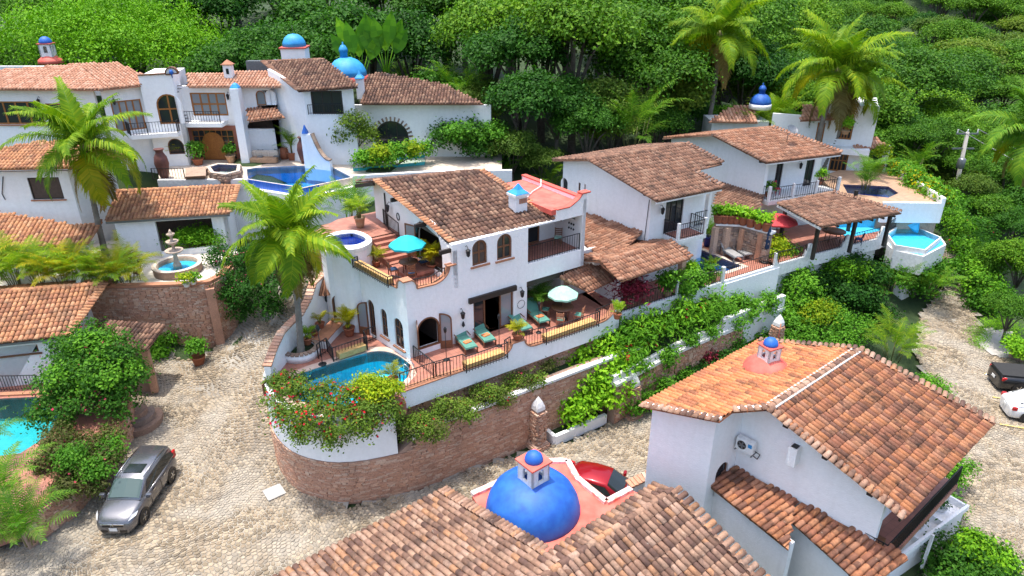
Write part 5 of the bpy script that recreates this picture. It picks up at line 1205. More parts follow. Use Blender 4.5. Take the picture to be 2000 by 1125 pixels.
mb = MB(); mb.beam(GH.pt(as_ - .35,az_ - .34,0),GH.pt(as_ - .35,az_ - .34,.45),.04,.04); mb.build('bracket',M['grey_metal'],ac); MB().beam(GH.pt(as_ + .35,az_ - .34,0),GH.pt(as_ + .35,az_ - .34,.45),.04,.04).build('bracket',M['grey_metal'],ac)
MB().tube([GH.pt(as_ + .42,az_ - .1,.3),GH.pt(as_ + .55,az_ - .3,.1),GH.pt(as_ + .45,az_ - .6,.05),GH.pt(as_ + .3,az_ - .5,.1)],0.02,6).build('pipe',M['black'],ac)
# lean-to tile roofs at the foot of the gable
def GHp(x,y): s_,z_ = GH.hit(x,y); return GH.pt(s_,z_,0.02)
def lean(px,deg):
    t0,t1 = GHp(*px[0]),GHp(*px[1]); t1.z = t0.z; pl = Plane(t0,t1,deg); return [pl.hit(*px[2]),pl.hit(*px[3]),t1,t0]
L1 = lean([(1424,905),(1545,1002),(1365,932),(1540,1073)],9)
roof(HH,L1,'tileH',0,tw=.24,tl=.4,name='lean_to_roof',pan=True)
L2 = lean([(1566,980),(1760,1135),(1533,1008),(1690,1150)],22)
roof(HH,L2,'tileH',0,tw=.24,tl=.4,name='lean_to_roof',pan=True)
for Lq in (L1,L2):
    a,b = Lq[0],Lq[1]; Wl = Wall(a + hu * .3,b + hu * .3); Wl.build(HH,rect(0.1,-.4,Wl.L - .1,min(a.z,b.z) - .05),(),.25,M['white'],'lean_to_wall')
# small dome with lantern in the left slope
dc = LP.hit(1497,718); dm = MB(); dm.lathe([(1.0,-.5),(1.0,0.0),(.9,.3),(.65,.52),(.35,.64),(0.0,.68)],(dc.x,dc.y,dc.z - .15),24); DH = dm.build('dome',M['pink'],HH)
def lantern_dome(parent,c,w,h,slabmat,dmat,rz,r=None):
    fr = Frame(c,math.degrees(rz)); z = c[2]; hw = w / 2
    for k in range(4):
        a = rz + k * math.pi / 2; d = Vector((math.cos(a),math.sin(a),0)); n_ = Vector((d.y,-d.x,0)); cc = Vector((c[0],c[1],0)) + n_ * hw
        W_ = Wall(cc - d * hw,cc + d * hw); W_.build(parent,rect(0.0,z,w,z + h),[arch(w * .34,z + h * .32,w * .66,z + h * .86)],.1 * w,M['whitepaint'],'lantern_wall')
    MB().box((c[0],c[1],z + h + .04 * w),(w * 1.18,w * 1.18,.08 * w),rz).build('lantern_slab',M[slabmat],parent)
    r = r or w * .38; MB().lathe([(r,0),(r * .98,r * .25),(r * .85,r * .62),(r * .55,r * .92),(r * .25,r * 1.05),(0.0,r * 1.08)],(c[0],c[1],z + h + .075 * w),20).build('lantern_dome',M[dmat],parent)
lantern_dome(HH,(dc.x,dc.y,dc.z + .35),.66,.72,'red_trim','blue',R(-14) + math.atan2(hu.y,hu.x),.31)
MB().tube([dc + Vector((.4,.3,1.3)),dc + Vector((.4,.3,1.95))],.03,6).build('vent_pipe',M['coping'],HH)
# white planter shelf with three pots on the road side
s0_,s1_ = P(1745,1088,1.6),P(1885,985,1.6); SHF = thing('planter_shelf','white walled planter shelf under the bottom right balcony','planter',s0_)
fs = Frame(s0_,math.degrees(math.atan2((s1_ - s0_).y,(s1_ - s0_).x))); sl = (s1_ - s0_).length
MB().hexa([fs(0,-.05,-.2),fs(sl,-.05,-.2),fs(sl,1.2,-.2),fs(0,1.2,-.2)],[fs(0,-.05,1.3),fs(sl,-.05,1.3),fs(sl,1.2,1.3),fs(0,1.2,1.3)]).build('body',M['white'],SHF)
for k in range(4): MB().hexa([fs(sl * k / 3 - .05,0,1.3),fs(sl * k / 3 + .05,0,1.3),fs(sl * k / 3 + .05,1.1,1.3),fs(sl * k / 3 - .05,1.1,1.3)],[fs(sl * k / 3 - .05,0,1.6),fs(sl * k / 3 + .05,0,1.6),fs(sl * k / 3 + .05,1.1,1.6),fs(sl * k / 3 - .05,1.1,1.6)]).build('divider',M['white'],SHF)
MB().beam(fs(-.05,-.1,1.5),fs(sl + .05,-.1,1.5),.12,.25).build('front_rim',M['white'],SHF)
railing(SHF,[fs(0,0,1.6),fs(0,1.1,1.6)],.35,name='end_railing')
for k,nm in enumerate(('nearest the balcony corner','in the middle of the shelf','farthest along the shelf')):
    potted('small green plant in a white bowl pot ' + nm,fs(sl * (k + .5) / 3,.5,1.302),.22,.2,'bush',.42,'lf_dark',260,'whitepaint','bowls on the planter shelf',seed=40 + k,leaf=.1)
post = P(1800,1110,0.4); MB().box(post + Vector((0,0,.9)),(.1,.1,1.8),R(30)).build('fence_post',M['whitepaint'],None); tag(bpy.data.objects['fence_post'],'thin white metal post by the bushes at the bottom right','post')
# scalloped brick-topped yard wall left of this house
yp = [P(1232,952,1.6),P(1262,938,1.75),P(1290,922,2.1),P(1318,905,2.6),P(1335,893,2.9)]
YW = thing('yard_wall','white yard wall with rising brick coping between red car and bottom right house','wall',yp[0])
core_wall(MB(),yp,-.4,lambda i,p: [1.6,1.75,2.1,2.6,2.9][i],.3).build('wall',M['white'],YW)
for a,b in zip(yp,yp[1:]):
    for k in range(4):
        c = a.lerp(b,(k + .5) / 4); d = (b - a); MB().box(c + Vector((-.1,.12,.05)),(d.length / 4 * .95,.5,.09),math.atan2(d.y,d.x)).build('coping_brick',M['brick'],YW)
gt = thing('gate_roof','small weathered tile roof over the yard gate beside the bottom right house','gate',P(1300,905,2))
ga_,gb_ = P(1296,905,2.6),P(1322,893,2.6); gpl = Plane(ga_,gb_,20); roof(gt,[ga_,gb_,gpl.hit(1312,878),gpl.hit(1292,886)],'tileH',0,tw=.22,tl=.3)
MB().beam(ga_ + Vector((.1,.1,-.1)),Vector((ga_.x + .1,ga_.y + .1,-.2)),.12,.12).build('post',M['dwood'],gt)

# ================================================================== bottom centre building
HI = thing('house','bottom centre building with tan barrel tile roofs and a large blue dome','house',(2,19,0))
ir0,ir1 = P(1000,1168,4.95),P(1313,957,4.95); iu = (ir1 - ir0).normalized(); iv = Vector((-iu.y,iu.x,0))
tan = math.tan
def down(p,d,run,deg): return p + d * run - Vector((0,0,run * tan(R(deg))))
# right slope
i_e0,i_e1 = down(ir0,-iv,6.5,17),down(ir1,-iv,6.5,17)
RI2 = roof(HI,[i_e0,i_e1,ir1,ir0],'tileI',150,tw=.25,tl=.40,pan=True,name='right_roof')
verge(RI2,i_e1,ir1,iu,'tileI',tl=.45,sp=.27)
ridge(HI,ir0,ir1,'tileI',.14)
# left slope: upper strip along the ridge, then the wide wing on the left
st1 = down(ir1,iv,1.05,15); j0 = P(1090,1092,4.6)
IP = Plane(down(ir1,iv,7.2,15),down(ir0,iv,7.2,15),15)
q_a,q_b = IP.hit(868,956),IP.hit(1108,1082)
q_a2 = q_a
ue = (q_a - Vector((0,0,0)))
ev = (Vector((q_a.x,q_a.y,0)) - Vector((ir0.x,ir0.y,0))).dot(iv)
e_far = down(ir0,iv,ev,15)
strip = IP.hit(1110,1078); sv = (Vector((strip.x,strip.y,0)) - Vector((ir0.x,ir0.y,0))).dot(iv); uu = (Vector((strip.x,strip.y,0)) - Vector((ir0.x,ir0.y,0))).dot(iu)
def IPt(u,v): return down(ir0,iv,v,15) + iu * u
Lr = (ir1 - ir0).length
uqa = (Vector((q_a.x,q_a.y,0)) - Vector((ir0.x,ir0.y,0))).dot(iu)
uw = (uqa + uu) / 2 - .35
RI1 = roof(HI,[IPt(uw,ev),IPt(-8.0,ev),IPt(-8.0,0),IPt(Lr,0),IPt(Lr,.85),IPt(uw,.85)],'tileI',150,tw=.25,tl=.40,pan=True,name='left_roof')
verge(RI1,IPt(uw,ev),IPt(uw,.9),iu,'tileI',tl=.4,sp=.24)
# walls below
bI = MB(); 
for (a,b) in ((IPt(uw - .3,ev - .4),IPt(-7.9,ev - .4)),(IPt(uw - .3,1),IPt(uw - .3,ev - .4)),(IPt(Lr - .3,-5),IPt(Lr - .3,1.2))):
    W_ = Wall(a,b); W_.build(HI,rect(0,-.5,W_.L,2.6),(),.3,M['white'],'wall')
# flat pink roof with notch, dome
pz = 3.35
pp = [P(x,y,pz) for x,y in [(922,968),(1062,903),(1108,902),(1127,936),(1184,983),(1232,957),(1300,985),(1110,1110),(1000,1100)]]
MB().prism(ccw([(p.x,p.y) for p in pp]),pz - .3,pz).build('flat_roof',M['pink'],HI)
mb = MB(); 
for a,b in zip(pp[:6],pp[1:6]): mb.beam(a + Vector((0,0,.06)),b + Vector((0,0,.06)),.24,.14)
mb.build('roof_kerb',simple('worn_pink_paint',(0.70,0.25,0.19),.8,c2=(0.78,0.72,0.7),scale=3.5),HI)
for a,b in zip(pp[:6],pp[1:6]): W_ = Wall(b,a) if (b - a).x < 0 else Wall(b,a); W_.build(HI,rect(0.02,-.3,W_.L - .02,pz - .31),(),.2,M['white'],'wall')
dcI = P(1041,992,pz); MB().lathe([(1.86,-.05),(1.84,.12),(1.76,.45),(1.58,.82),(1.3,1.12),(.95,1.34),(.55,1.46),(0,1.5)],tuple(dcI),40).build('dome',M['blue'],HI)
lantern_dome(HI,(dcI.x,dcI.y,pz + 1.28),.86,1.0,'pink','blue',R(39),.36)
# ================================================================== second house (behind the central one, to the right)
HB = thing('house','second white house with plain gable wall, corner balcony and weathered brown roof','house',(10,40,5))
be0,be1 = P(1284,393,10.6),P(1412,367,10.6); BP = Plane(be0,be1,16); bu = BP.d; bv = Vector((-bu.y,bu.x,0)); bdeg = math.degrees(math.atan2(bu.y,bu.x))
br0,br1 = BP.hit(1150,312),BP.hit(1338,281)
RB = roof(HB,[be0,be1,BP.hit(1352,334),BP.hit(1411,320),br1,br0],'tileB',tw=.21,tl=.34)
ridge(HB,br0,br1,'tileB',parts=False); verge(RB,be0,br0,-bu,'tileB'); verge(RB,be1,BP.hit(1352,334),bu,'tileB'); verge(RB,BP.hit(1411,320),br1,bu,'tileB')
bb0,bb1 = br0 + bv * 4.0 - Vector((0,0,.9)),br1 + bv * 4.0 - Vector((0,0,.9)); roof(HB,[bb1,bb0,br0,br1],'tileB',name='rear_roof')
BG = Wall(br0 + bv * 3.4 + bu * .5,be0 + bu * .5 + bv * 1.05); sB = (Vector((br0.x,br0.y,0)) - BG.p0).dot(BG.d)
aw = BG.arch((1095,374),(1109,350)); q1 = BG.arch((1129,373),(1134,357)); q2 = BG.arch((1140,384),(1144,360))
BG.build(HB,[(0,4),(BG.L,4),(BG.L,BP.z(BG.p1.x,BG.p1.y) - .14),(sB,BP.z(BG.pt(sB,0).x,BG.pt(sB,0).y) - .14),(0,br0.z - .9)],[aw,q1,q2],.25,name='gable_wall')
for h_ in (aw,q1,q2): window(HB,BG,h_,nv=0,nh=0,fw=.03,pane='glass')
beams(HB,[BG.pt(s_,BP.z(BG.pt(s_,0).x,BG.pt(s_,0).y) - .2,0) for s_ in (sB + .1,sB + (BG.L - sB) * .5,BG.L - .1)],-bu,(.16,.22),.5)
MB().tube([BG.pt(BG.L - .25,7.5,.04),BG.pt(BG.L - .12,10.3,.04)],.02,5).build('downpipe',M['black'],HB)
b1 = Vector((BG.p1.x,BG.p1.y,0)); BF = Wall(b1,b1 + bu * 4.2); dB = BF.rect((1296,452),(1337,388)); dB = rect(dB[0][0],8.0,dB[1][0],10.25)
BF.build(HB,rect(0,4,BF.L,10.5),[dB],.25,name='front_wall'); window(HB,BF,dB,nv=2,nh=0,frame='dwood',name='balcony_door')
BR = Wall(b1 + bu * 2.6 + bv * .02 + bu * .9,b1 + bu * 2.6 + bu * .9 + bv * 6)
wall_lantern(HB,BF,BF.hit(1290,402)[0],9.5)
# corner balcony
fb = Frame(b1,bdeg); ba = fb.loc(P(1326,470,8.0)); bb_ = fb.loc(P(1377,456,8.0))
v0 = min(ba[1],-1.1); u0 = ba[0]; u1 = bb_[0]; u00 = u0 - .1
MB().hexa([fb(u00,v0,7.75),fb(u1,v0,7.75),fb(u1,0,7.75),fb(u00,0,7.75)],[fb(u00,v0,8.0),fb(u1,v0,8.0),fb(u1,0,8.0),fb(u00,0,8.0)]).build('balcony_slab',M['whitepaint'],HB)
MB().hexa([fb(u00 + .15,v0 + .15,8.0),fb(u1 - .15,v0 + .15,8.0),fb(u1 - .15,0,8.0),fb(u00 + .15,0,8.0)],[fb(u00 + .15,v0 + .15,8.02),fb(u1 - .15,v0 + .15,8.02),fb(u1 - .15,0,8.02),fb(u00 + .15,0,8.02)]).build('balcony_floor',M['terr_floor'],HB)
railing(HB,[fb(u00 + .08,-.05,8.0),fb(u00 + .08,v0 + .08,8.0),fb(u1 - .08,v0 + .08,8.0),fb(u1 - .08,-.05,8.0)],.95,name='balcony_railing')
for uu_ in (u00 + .1,u1 - .1): MB().box(fb(uu_,v0 + .1,8.52),(.16,.16,1.04),BF.rz).build('balcony_post',M['whitepaint'],HB)
# recessed side balcony at the right and end wall
ru0,ru1 = fb.loc(P(1362,415,8.0))[0],fb.loc(P(1400,408,8.0))[0]
MB().hexa([fb(u1 + .05,-.1,7.7),fb(BF.L + .6,-.1,7.7),fb(BF.L + .6,3,7.7),fb(u1 + .05,3,7.7)],[fb(u1 + .05,-.1,8),fb(BF.L + .6,-.1,8),fb(BF.L + .6,3,8),fb(u1 + .05,3,8)]).build('side_balcony_slab',M['whitepaint'],HB)
railing(HB,[fb(u1 + .3,-.02,8),fb(BF.L + .5,-.02,8)],.9,name='side_balcony_railing')
MB().box(fb(BF.L + .55,.1,9.2),(.22,.3,2.5),BF.rz).build('corner_pier',M['white'],HB)
MB().box(fb(3.4,4.5,7.2),(5.6,6.0,6.4),BF.rz).build('rear_block',M['white'],HB)
MB().beam(be0 + bv * .1 - Vector((0,0,.12)),be1 + bv * .1 - Vector((0,0,.12)),.1,.16).build('gutter',M['whitepaint'],HB)
# lean-to roof between the two houses and the patio roof
def BGp(x,y): s_,z_ = BG.hit(x,y); return BG.pt(s_,z_,.02)
t0,t1 = BGp(1141,414),BGp(1252,480); t1.z = t0.z; pl = Plane(t0,t1,13)
roof(HB,[pl.hit(1131,494),pl.hit(1200,532),t1,t0] if False else [pl.hit(1118,462),pl.hit(1192,514),t1,t0],'tileC',name='lean_to_roof')
lr0,lr1 = P(1214,549,7.45),P(1349,505,7.45); pl2 = Plane(lr0,lr1,17); lt0,lt1 = pl2.hit(1178,511),pl2.hit(1303,471)
RP2 = roof(HB,[lr0,lr1,lt1,lt0],'tileC',name='patio_roof',tw=.21,tl=.34); ridge(HB,lt0,lt1,'tileC',parts=False); verge(RP2,lr1,lt1,pl2.d,'tileC'); verge(RP2,lr0,lt0,-pl2.d,'tileC')
pv = Vector((-pl2.d.y,pl2.d.x,0)); roof(HB,[lt1 + pv * 2.2 - Vector((0,0,.6)),lt0 + pv * 2.2 - Vector((0,0,.6)),lt0,lt1],'tileC',name='patio_rear_roof')
oc = [P(1131,493,7.9),P(1168,505,7.9),P(1180,522,7.6),P(1218,549,7.4)]; mb = MB(); mb.tube(oc,.07,6); mb.build('orange_edge',M['coping'],HB)
MB().prism(ccw([tuple(p[:2]) for p in (A(11.1,3.0),A(11.1,6),t1,A(12.9,2.6))]),4.5,7.3).build('link_wall',M['white'],HB)
# terrace, railing, columns
BE0,BE1 = P(1213,614,5),P(1522,519,5); BT = Wall(BE0,BE1); fT = Frame(BE0,math.degrees(BT.rz))
bpl = ccw([tuple(P(x,y,5)[:2]) for x,y in [(1354,492),(1372,489),(1449,520),(1416,531),(1354,527)]])
MB().prism(ccw([tuple(fT(u,v)[:2]) for u,v in ((-.3,.1),(BT.L,.1),(BT.L + .3,5.5),(-.3,6.5))]),4.45,5.0,[bpl[::-1]]).build('terrace_floor',M['terr_floor'],HB)
MB().prism(ccw(offset_poly(bpl,.3)),4.99,5.03,[bpl[::-1]]).build('pool_rim',M['pale_floor'],HB); pool(HB,bpl,4.88,1.3,'pt_mid','water_blue')
BT.build(HB,[(0,4.2),(BT.L,4.2),(BT.L,5.06),(0,5.06)],(),.22,M['white'],'fascia')
sp_ = BT.hit(1413,545)[0]; BT.slab(MB(),rect(sp_ - .2,3.0,BT.L,4.9),(),.06,-.1).build('pool_wall',M['white'],HB)
railing(HB,[BT.pt(.1,5.05,-.1),BT.pt(sp_,5.05,-.1)],.9,name='terrace_railing',sp=.19); railing(HB,[BT.pt(sp_,5.05,-.1),BT.pt(BT.L,5.05,-.1),BT.pt(BT.L - .3,5.05,-2.5)],.9,name='terrace_railing',sp=.19)
MB().box(BT.pt(sp_,5.5,-.1),(.2,.2,1.1),BT.rz).build('white_post',M['whitepaint'],HB); MB().box(BT.pt(BT.hit(1323,580)[0],5.5,-.1),(.12,.12,1.0),BT.rz).build('white_post',M['whitepaint'],HB)
for x,y in ((1222,600),(1322,560)): MB().box(P(x,y,5) + Vector((.3,.5,1.2)),(.34,.34,2.4),BT.rz).build('brick_column',M['brick'],HB)
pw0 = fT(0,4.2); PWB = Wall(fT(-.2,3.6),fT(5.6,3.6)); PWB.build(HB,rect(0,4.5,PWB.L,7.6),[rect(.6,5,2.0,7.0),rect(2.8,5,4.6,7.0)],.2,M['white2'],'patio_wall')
MB().hexa([fT(-.2,5,5),fT(5.6,5,5),fT(5.6,5.2,5),fT(-.2,5.2,5)],[fT(-.2,5,7.6),fT(5.6,5,7.6),fT(5.6,5.2,7.6),fT(-.2,5.2,7.6)]).build('patio_back',M['interior'],HB)
MB().box(P(1338,520,5) + Vector((.1,.3,1.45)),(.5,.5,2.9),BT.rz).build('pier',M['white'],HB); MB().beam(P(1323,462,7.55),P(1340,458,7.55),.3,.3).build('lintel',M['dwood'],HB)
# stone screen wall with brick columns behind the pool and the row of pots on it
SWp = [P(1393,500,5),P(1440,502,5),P(1500,520,5)]; SB = thing('screen_wall','rubble stone screen wall with brick columns behind the second pool','wall',SWp[0])
core_wall(MB(),[(p.x,p.y + .5) for p in SWp],4.8,7.0,.35).build('core',M['mortar'],SB); bricks(SB,[(p.x,p.y + .5) for p in SWp],5.0,6.95,0,ch=.16,lo=.2,hi=.45,mat='stone',stone=.2,seed=8)
core_wall(MB(),[(p.x + .05,p.y + .4) for p in SWp],7.0,7.12,.6).build('ledge',M['whitepaint'],SB)
for k in range(4): c = SWp[0].lerp(SWp[1],k / 2) if k < 2 else SWp[1].lerp(SWp[2],(k - 2) * .6 + .1); MB().box((c.x + .05,c.y + .42,5.95),(.36,.3,1.9),BT.rz).build('brick_column',M['brick'],SB)
for k in range(8):
    f_ = (k + .5) / 8; c = (SWp[0].lerp(SWp[1],f_ * 2) if f_ < .5 else SWp[1].lerp(SWp[2],f_ * 2 - 1)) + Vector((0,.65,2.125))
    potted('leafy green plant in a terracotta pot, number %s from the left on the screen wall' % ['one','two','three','four','five','six','seven','eight'][k],c,.33,.6,'bush',.55,'lf_lime',240,'pot','row of pots on the screen wall',seed=60 + k,leaf=.2)
# ================================================================== third house
HC = thing('house','third white house with satellite dish roof, long balcony and tiled pavilion','house',(19,45,5))
ce0,ce1 = P(1497,318,10.7),P(1644,300,10.7); CP = Plane(ce0,ce1,15); cu = CP.d; cv = Vector((-cu.y,cu.x,0)); cdeg = math.degrees(math.atan2(cu.y,cu.x))
cr0,cr1 = CP.hit(1391,263),CP.hit(1507,249)
RC = roof(HC,[ce0,ce1,cr1,cr0],'tileC',tw=.21,tl=.34); ridge(HC,cr0,cr1,'tileC',parts=False); verge(RC,ce0,cr0,-cu,'tileB'); verge(RC,ce1,cr1,cu,'tileC')
roof(HC,[cr1 + cv * 6 - Vector((0,0,1.5)),cr0 + cv * 6 - Vector((0,0,1.5)),cr0,cr1],'tileC',name='rear_roof')
CG = Wall(cr0 + cv * 5.5 + cu * .5,ce0 + cu * .5 + cv * .5); sC = (Vector((cr0.x,cr0.y,0)) - CG.p0).dot(CG.d)
CG.build(HC,[(0,4),(CG.L,4),(CG.L,CP.z(CG.p1.x,CG.p1.y) - .14),(sC,CP.z(CG.pt(sC,0).x,CG.pt(sC,0).y) - .14),(0,cr0.z - 1.5)],(),.25,name='gable_wall')
beams(HC,[CG.pt(sC + (CG.L - sC) * k,CP.z(CG.pt(sC + (CG.L - sC) * k,0).x,CG.pt(sC + (CG.L - sC) * k,0).y) - .2,0) for k in (.02,.33,.66,.97)],-cu,(.16,.22),.5)
c1_ = Vector((CG.p1.x,CG.p1.y,0)); CF = Wall(c1_ + cv * 1.2,c1_ + cv * 1.2 + cu * 6.2); fc_ = Frame(c1_,cdeg)
cd1 = CF.rect((1508,380),(1531,320)); cd2 = CF.rect((1566,370),(1592,315)); cd1 = rect(cd1[0][0],8.0,cd1[1][0],10.3); cd2 = rect(cd2[0][0],8.0,cd2[1][0],10.3)
CF.build(HC,rect(0,4,CF.L,10.7),[cd1,cd2],.25,name='front_wall')
for h_ in (cd1,cd2): window(HC,CF,h_,nv=1,nh=0,frame='dwood',name='balcony_door')
MB().hexa([fc_(0,0,4),fc_(.25,0,4),fc_(.25,1.2,4),fc_(0,1.2,4)],[fc_(0,0,10.55),fc_(.25,0,10.55),fc_(.25,1.2,10.55),fc_(0,1.2,10.55)]).build('corner_wall',M['white'],HC)
MB().box(fc_(3.1,4.4,7.2),(5.9,6.0,6.2),CF.rz).build('rear_block',M['white'],HC)
wall_lantern(HC,CF,CF.hit(1560,320)[0],9.6)
MB().hexa([fc_(.0,-.7,7.7),fc_(6.4,-.7,7.7),fc_(6.4,1.2,7.7),fc_(.0,1.2,7.7)],[fc_(.0,-.7,8),fc_(6.4,-.7,8),fc_(6.4,1.2,8),fc_(.0,1.2,8)]).build('balcony_slab',M['whitepaint'],HC)
railing(HC,[fc_(.1,1.0,8),fc_(.1,-.6,8),fc_(6.3,-.6,8),fc_(6.3,1.0,8)],.9,name='balcony_railing',sp=.2)
for k in range(4): MB().box(fc_(.1 + 2.07 * k,-.6,8.5),(.17,.17,1.05),CF.rz).build('balcony_post',M['whitepaint'],HC)
MB().beam(ce0 + cv * .1 - Vector((0,0,.12)),ce1 + cv * .1 - Vector((0,0,.12)),.1,.16).build('gutter',M['whitepaint'],HC)
def CGp(x,y): s_,z_ = CG.hit(x,y); return CG.pt(s_,z_,.02)
t0,t1 = CGp(1404,355),CGp(1490,400); t1.z = t0.z; pl = Plane(t0,t1,14); roof(HC,[pl.hit(1395,400),pl.hit(1470,425),t1,t0],'tileB',name='lean_to_roof')
dsh = CP.hit(1536,279); DS = thing('satellite_dish','grey satellite dish on the third house roof','satellite dish',dsh)
MB().tube([dsh,dsh + Vector((0,0,.5)),dsh + Vector((.1,-.15,.75))],.03,6).build('mast',M['grey_metal'],DS)
mb = MB(); nd = Vector((.35,-.55,.75)).normalized(); xa = nd.cross(Vector((0,0,1))).normalized(); ya = nd.cross(xa); cen = dsh + Vector((.12,-.25,.95)); rows = []
for i in range(5):
    rr = .48 * i / 4; rows.append([cen + xa * rr * math.cos(2 * math.pi * k / 16) + ya * rr * .8 * math.sin(2 * math.pi * k / 16) + nd * .5 * rr * rr for k in range(16)])
for a,b in zip(rows,rows[1:]):
    for k in range(16): mb.poly([a[k],a[(k + 1) % 16],b[(k + 1) % 16],b[k]],True)
mb.build('reflector',M['grey_metal'],DS); MB().tube([cen + ya * .35,cen + nd * .4],.012,5).build('feed_arm',M['grey_metal'],DS)
# pavilion over the terrace
pe0,pe1 = P(1605,443,7.5),P(1761,416,7.5); VP = Plane(pe0,pe1,11); vt0,vt1 = VP.hit(1520,398),VP.hit(1625,376)
PVL = thing('pavilion','open terrace pavilion with low brown tile roof on dark posts','pavilion',(pe0 + vt1) / 2 - Vector((0,0,2.5)))
RV = roof(PVL,[pe0,pe1,vt1,vt0],'tileB',tw=.21,tl=.34); verge(RV,pe0,vt0,-VP.d,'tileB'); verge(RV,pe1,vt1,VP.d,'tileB'); ridge(PVL,vt0,vt1,'tileB',parts=False)
MB().beam(pe0 - VP.d * .05 - Vector((0,0,.15)),vt0 - VP.d * .05 - Vector((0,0,.15)),.08,.14).build('gutter',M['whitepaint'],PVL)
pvv = Vector((-VP.d.y,VP.d.x,0))
for k,vv in ((.04,.5),(.5,.5),(.95,.5),(.05,3.6),(.95,3.6)):
    c = pe0.lerp(pe1,k) + pvv * vv; z1 = VP.z(c.x,c.y) - .1; MB().box((c.x,c.y,(5 + z1) / 2),(.2,.2,z1 - 5),R(cdeg)).build('post',M['dwood'],PVL)
for k in range(7): c = pe0.lerp(pe1,(k + .5) / 7); MB().beam(c + Vector((0,0,-.2)),vt0.lerp(vt1,(k + .5) / 7) - Vector((0,0,.2)),.09,.12).build('rafter',M['dwood'],PVL)
# terrace below with white piers and railings
te = [P(1512,522,5),P(1580,503,5),P(1722,468,5),P(1758,442,5)]
ctf = ccw([tuple((p + Vector((-.08,.12,0)))[:2]) for p in te] + [tuple((te[3] + Vector((2,6,0)))[:2]),tuple(fc_(7,1)[:2]),tuple(fc_(-.5,1)[:2])]); MB().prism(ctf,4.6,5.0).build('terrace_floor',M['terr_floor'],HC)
for a,b in zip(te,te[1:]):
    W_ = Wall(a,b); L_ = W_.L; n_ = 2 if L_ > 4 else 1; seg = L_ / n_; o = [(0,4.3),(L_,4.3)]
    for k in range(n_,0,-1):
        x1,x0 = k * seg,(k - 1) * seg; o += [(x1,5.95),(x1 - .12,5.95)] + [(x1 - .12 - .38 * math.sin(math.pi / 2 * j / 5),5.9 - .8 * (1 - math.cos(math.pi / 2 * (1 - j / 5))) if False else 5.12 + .8 * (1 - math.sin(math.pi / 2 * j / 5))) for j in range(6)] + [(x0 + .5 - .38 * math.sin(math.pi / 2 * j / 5),5.12 + .8 * (1 - math.cos(math.pi / 2 * j / 5))) for j in range(6)] + [(x0 + .12,5.95),(x0,5.95)]
    W_.build(HC,o,(),.18,M['whitepaint'],'parapet')
    for k in range(n_): railing(HC,[W_.pt(k * seg + .3,5.1,-.09),W_.pt((k + 1) * seg - .3,5.1,-.09)],.85,name='terrace_railing',sp=.17)
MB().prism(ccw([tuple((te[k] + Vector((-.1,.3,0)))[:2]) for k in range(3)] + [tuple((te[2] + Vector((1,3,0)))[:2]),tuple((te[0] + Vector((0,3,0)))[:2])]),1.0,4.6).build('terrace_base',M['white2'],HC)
MB().prism(ccw([tuple(P(x,y,5.02)[:2]) for x,y in [(1630,446),(1722,428),(1742,446),(1655,464)]]),5.005,5.03).build('lap_pool',M['pt_sky'],HC)
# infinity pool at the right end
ip = ccw([tuple(P(x,y,5.0)[:2]) for x,y in [(1630,450),(1700,430),(1765,438),(1800,448),(1836,463),(1806,487),(1750,478),(1736,458)]])
IPO = thing('infinity_pool','pale blue infinity pool with white outer basin at the end of the pavilion terrace','pool',P(1780,470,4))
pool(IPO,ip,4.97,.9,'pt_sky','water_aqua',lip=.02); MB().prism(offset_poly(ip,.08),4.0,5.0,[ip[::-1]]).build('rim',M['whitepaint'],IPO)
cb_ = [(1738,478),(1802,492),(1844,474),(1835,462),(1805,480),(1750,468)]
ob = ccw([tuple(P(x,y,4.6)[:2]) for x,y in [(1733,478),(1747,489),(1804,501),(1848,478),(1840,466),(1790,445),(1738,450)]]); MB().prism(ob,3.2,4.6).build('outer_basin',M['whitepaint'],IPO)
oc_ = ccw([tuple(P(x,y,4.4)[:2]) for x,y in [(1750,482),(1802,496),(1838,478),(1826,466),(1802,486),(1752,478)]])
ib = offset_poly(ob,-.12); MB().prism(ib,4.6,4.62).build('outer_water',M['pt_sky'],IPO)
MB().prism(offset_poly(ob,-.9),0.0,3.2).build('base',M['white2'],IPO)
# ================================================================== far right villa
HD = thing('house','far right white villa with blue domes, orange wood doors and salmon tile roofs','house',(29,58,7))
DWL = Wall(PY(1600,330,58.5),PY(1662,330,57.5)); zb_ = DWL.hit(1630,333)[1]
dd1 = DWL.rect((1617,332),(1660,292)); dd0 = DWL.rect((1598,280),(1613,243)); dd2 = DWL.rect((1633,272),(1667,243))
top_ = DWL.hit(1640,204)[1]
DWL = Wall(DWL.pt(-4.5,0),DWL.pt(DWL.L + 1.15,0)); 
dd1 = DWL.rect((1617,333),(1660,294)); dd0 = DWL.rect((1590,281),(1613,240)); dd2 = DWL.rect((1633,271),(1668,243))
sm = DWL.hit(1608,230)[0]; tr_ = DWL.hit(1640,203)[1]; ml = DWL.hit(1600,228)[1]
DWL.build(HD,[(0,5),(DWL.L,5),(DWL.L,tr_),(sm + 1.0,tr_ - .1),(sm + 1.0,ml),(0,ml)],[dd0,dd1,dd2],.3,name='front_wall')
for h_ in (dd0,dd1,dd2): window(HD,DWL,h_,nv=3,nh=1,frame='owood',pw=.09,fw=.12)
MB().box(DWL.pt(DWL.L - 1.9,(5 + tr_) / 2 - .05,-2.8),(3.7,5.0,tr_ - 5 - .1),DWL.rz).build('tower_block',M['white'],HD)
yb = DWL.pt(DWL.L - 1.7,0,0)
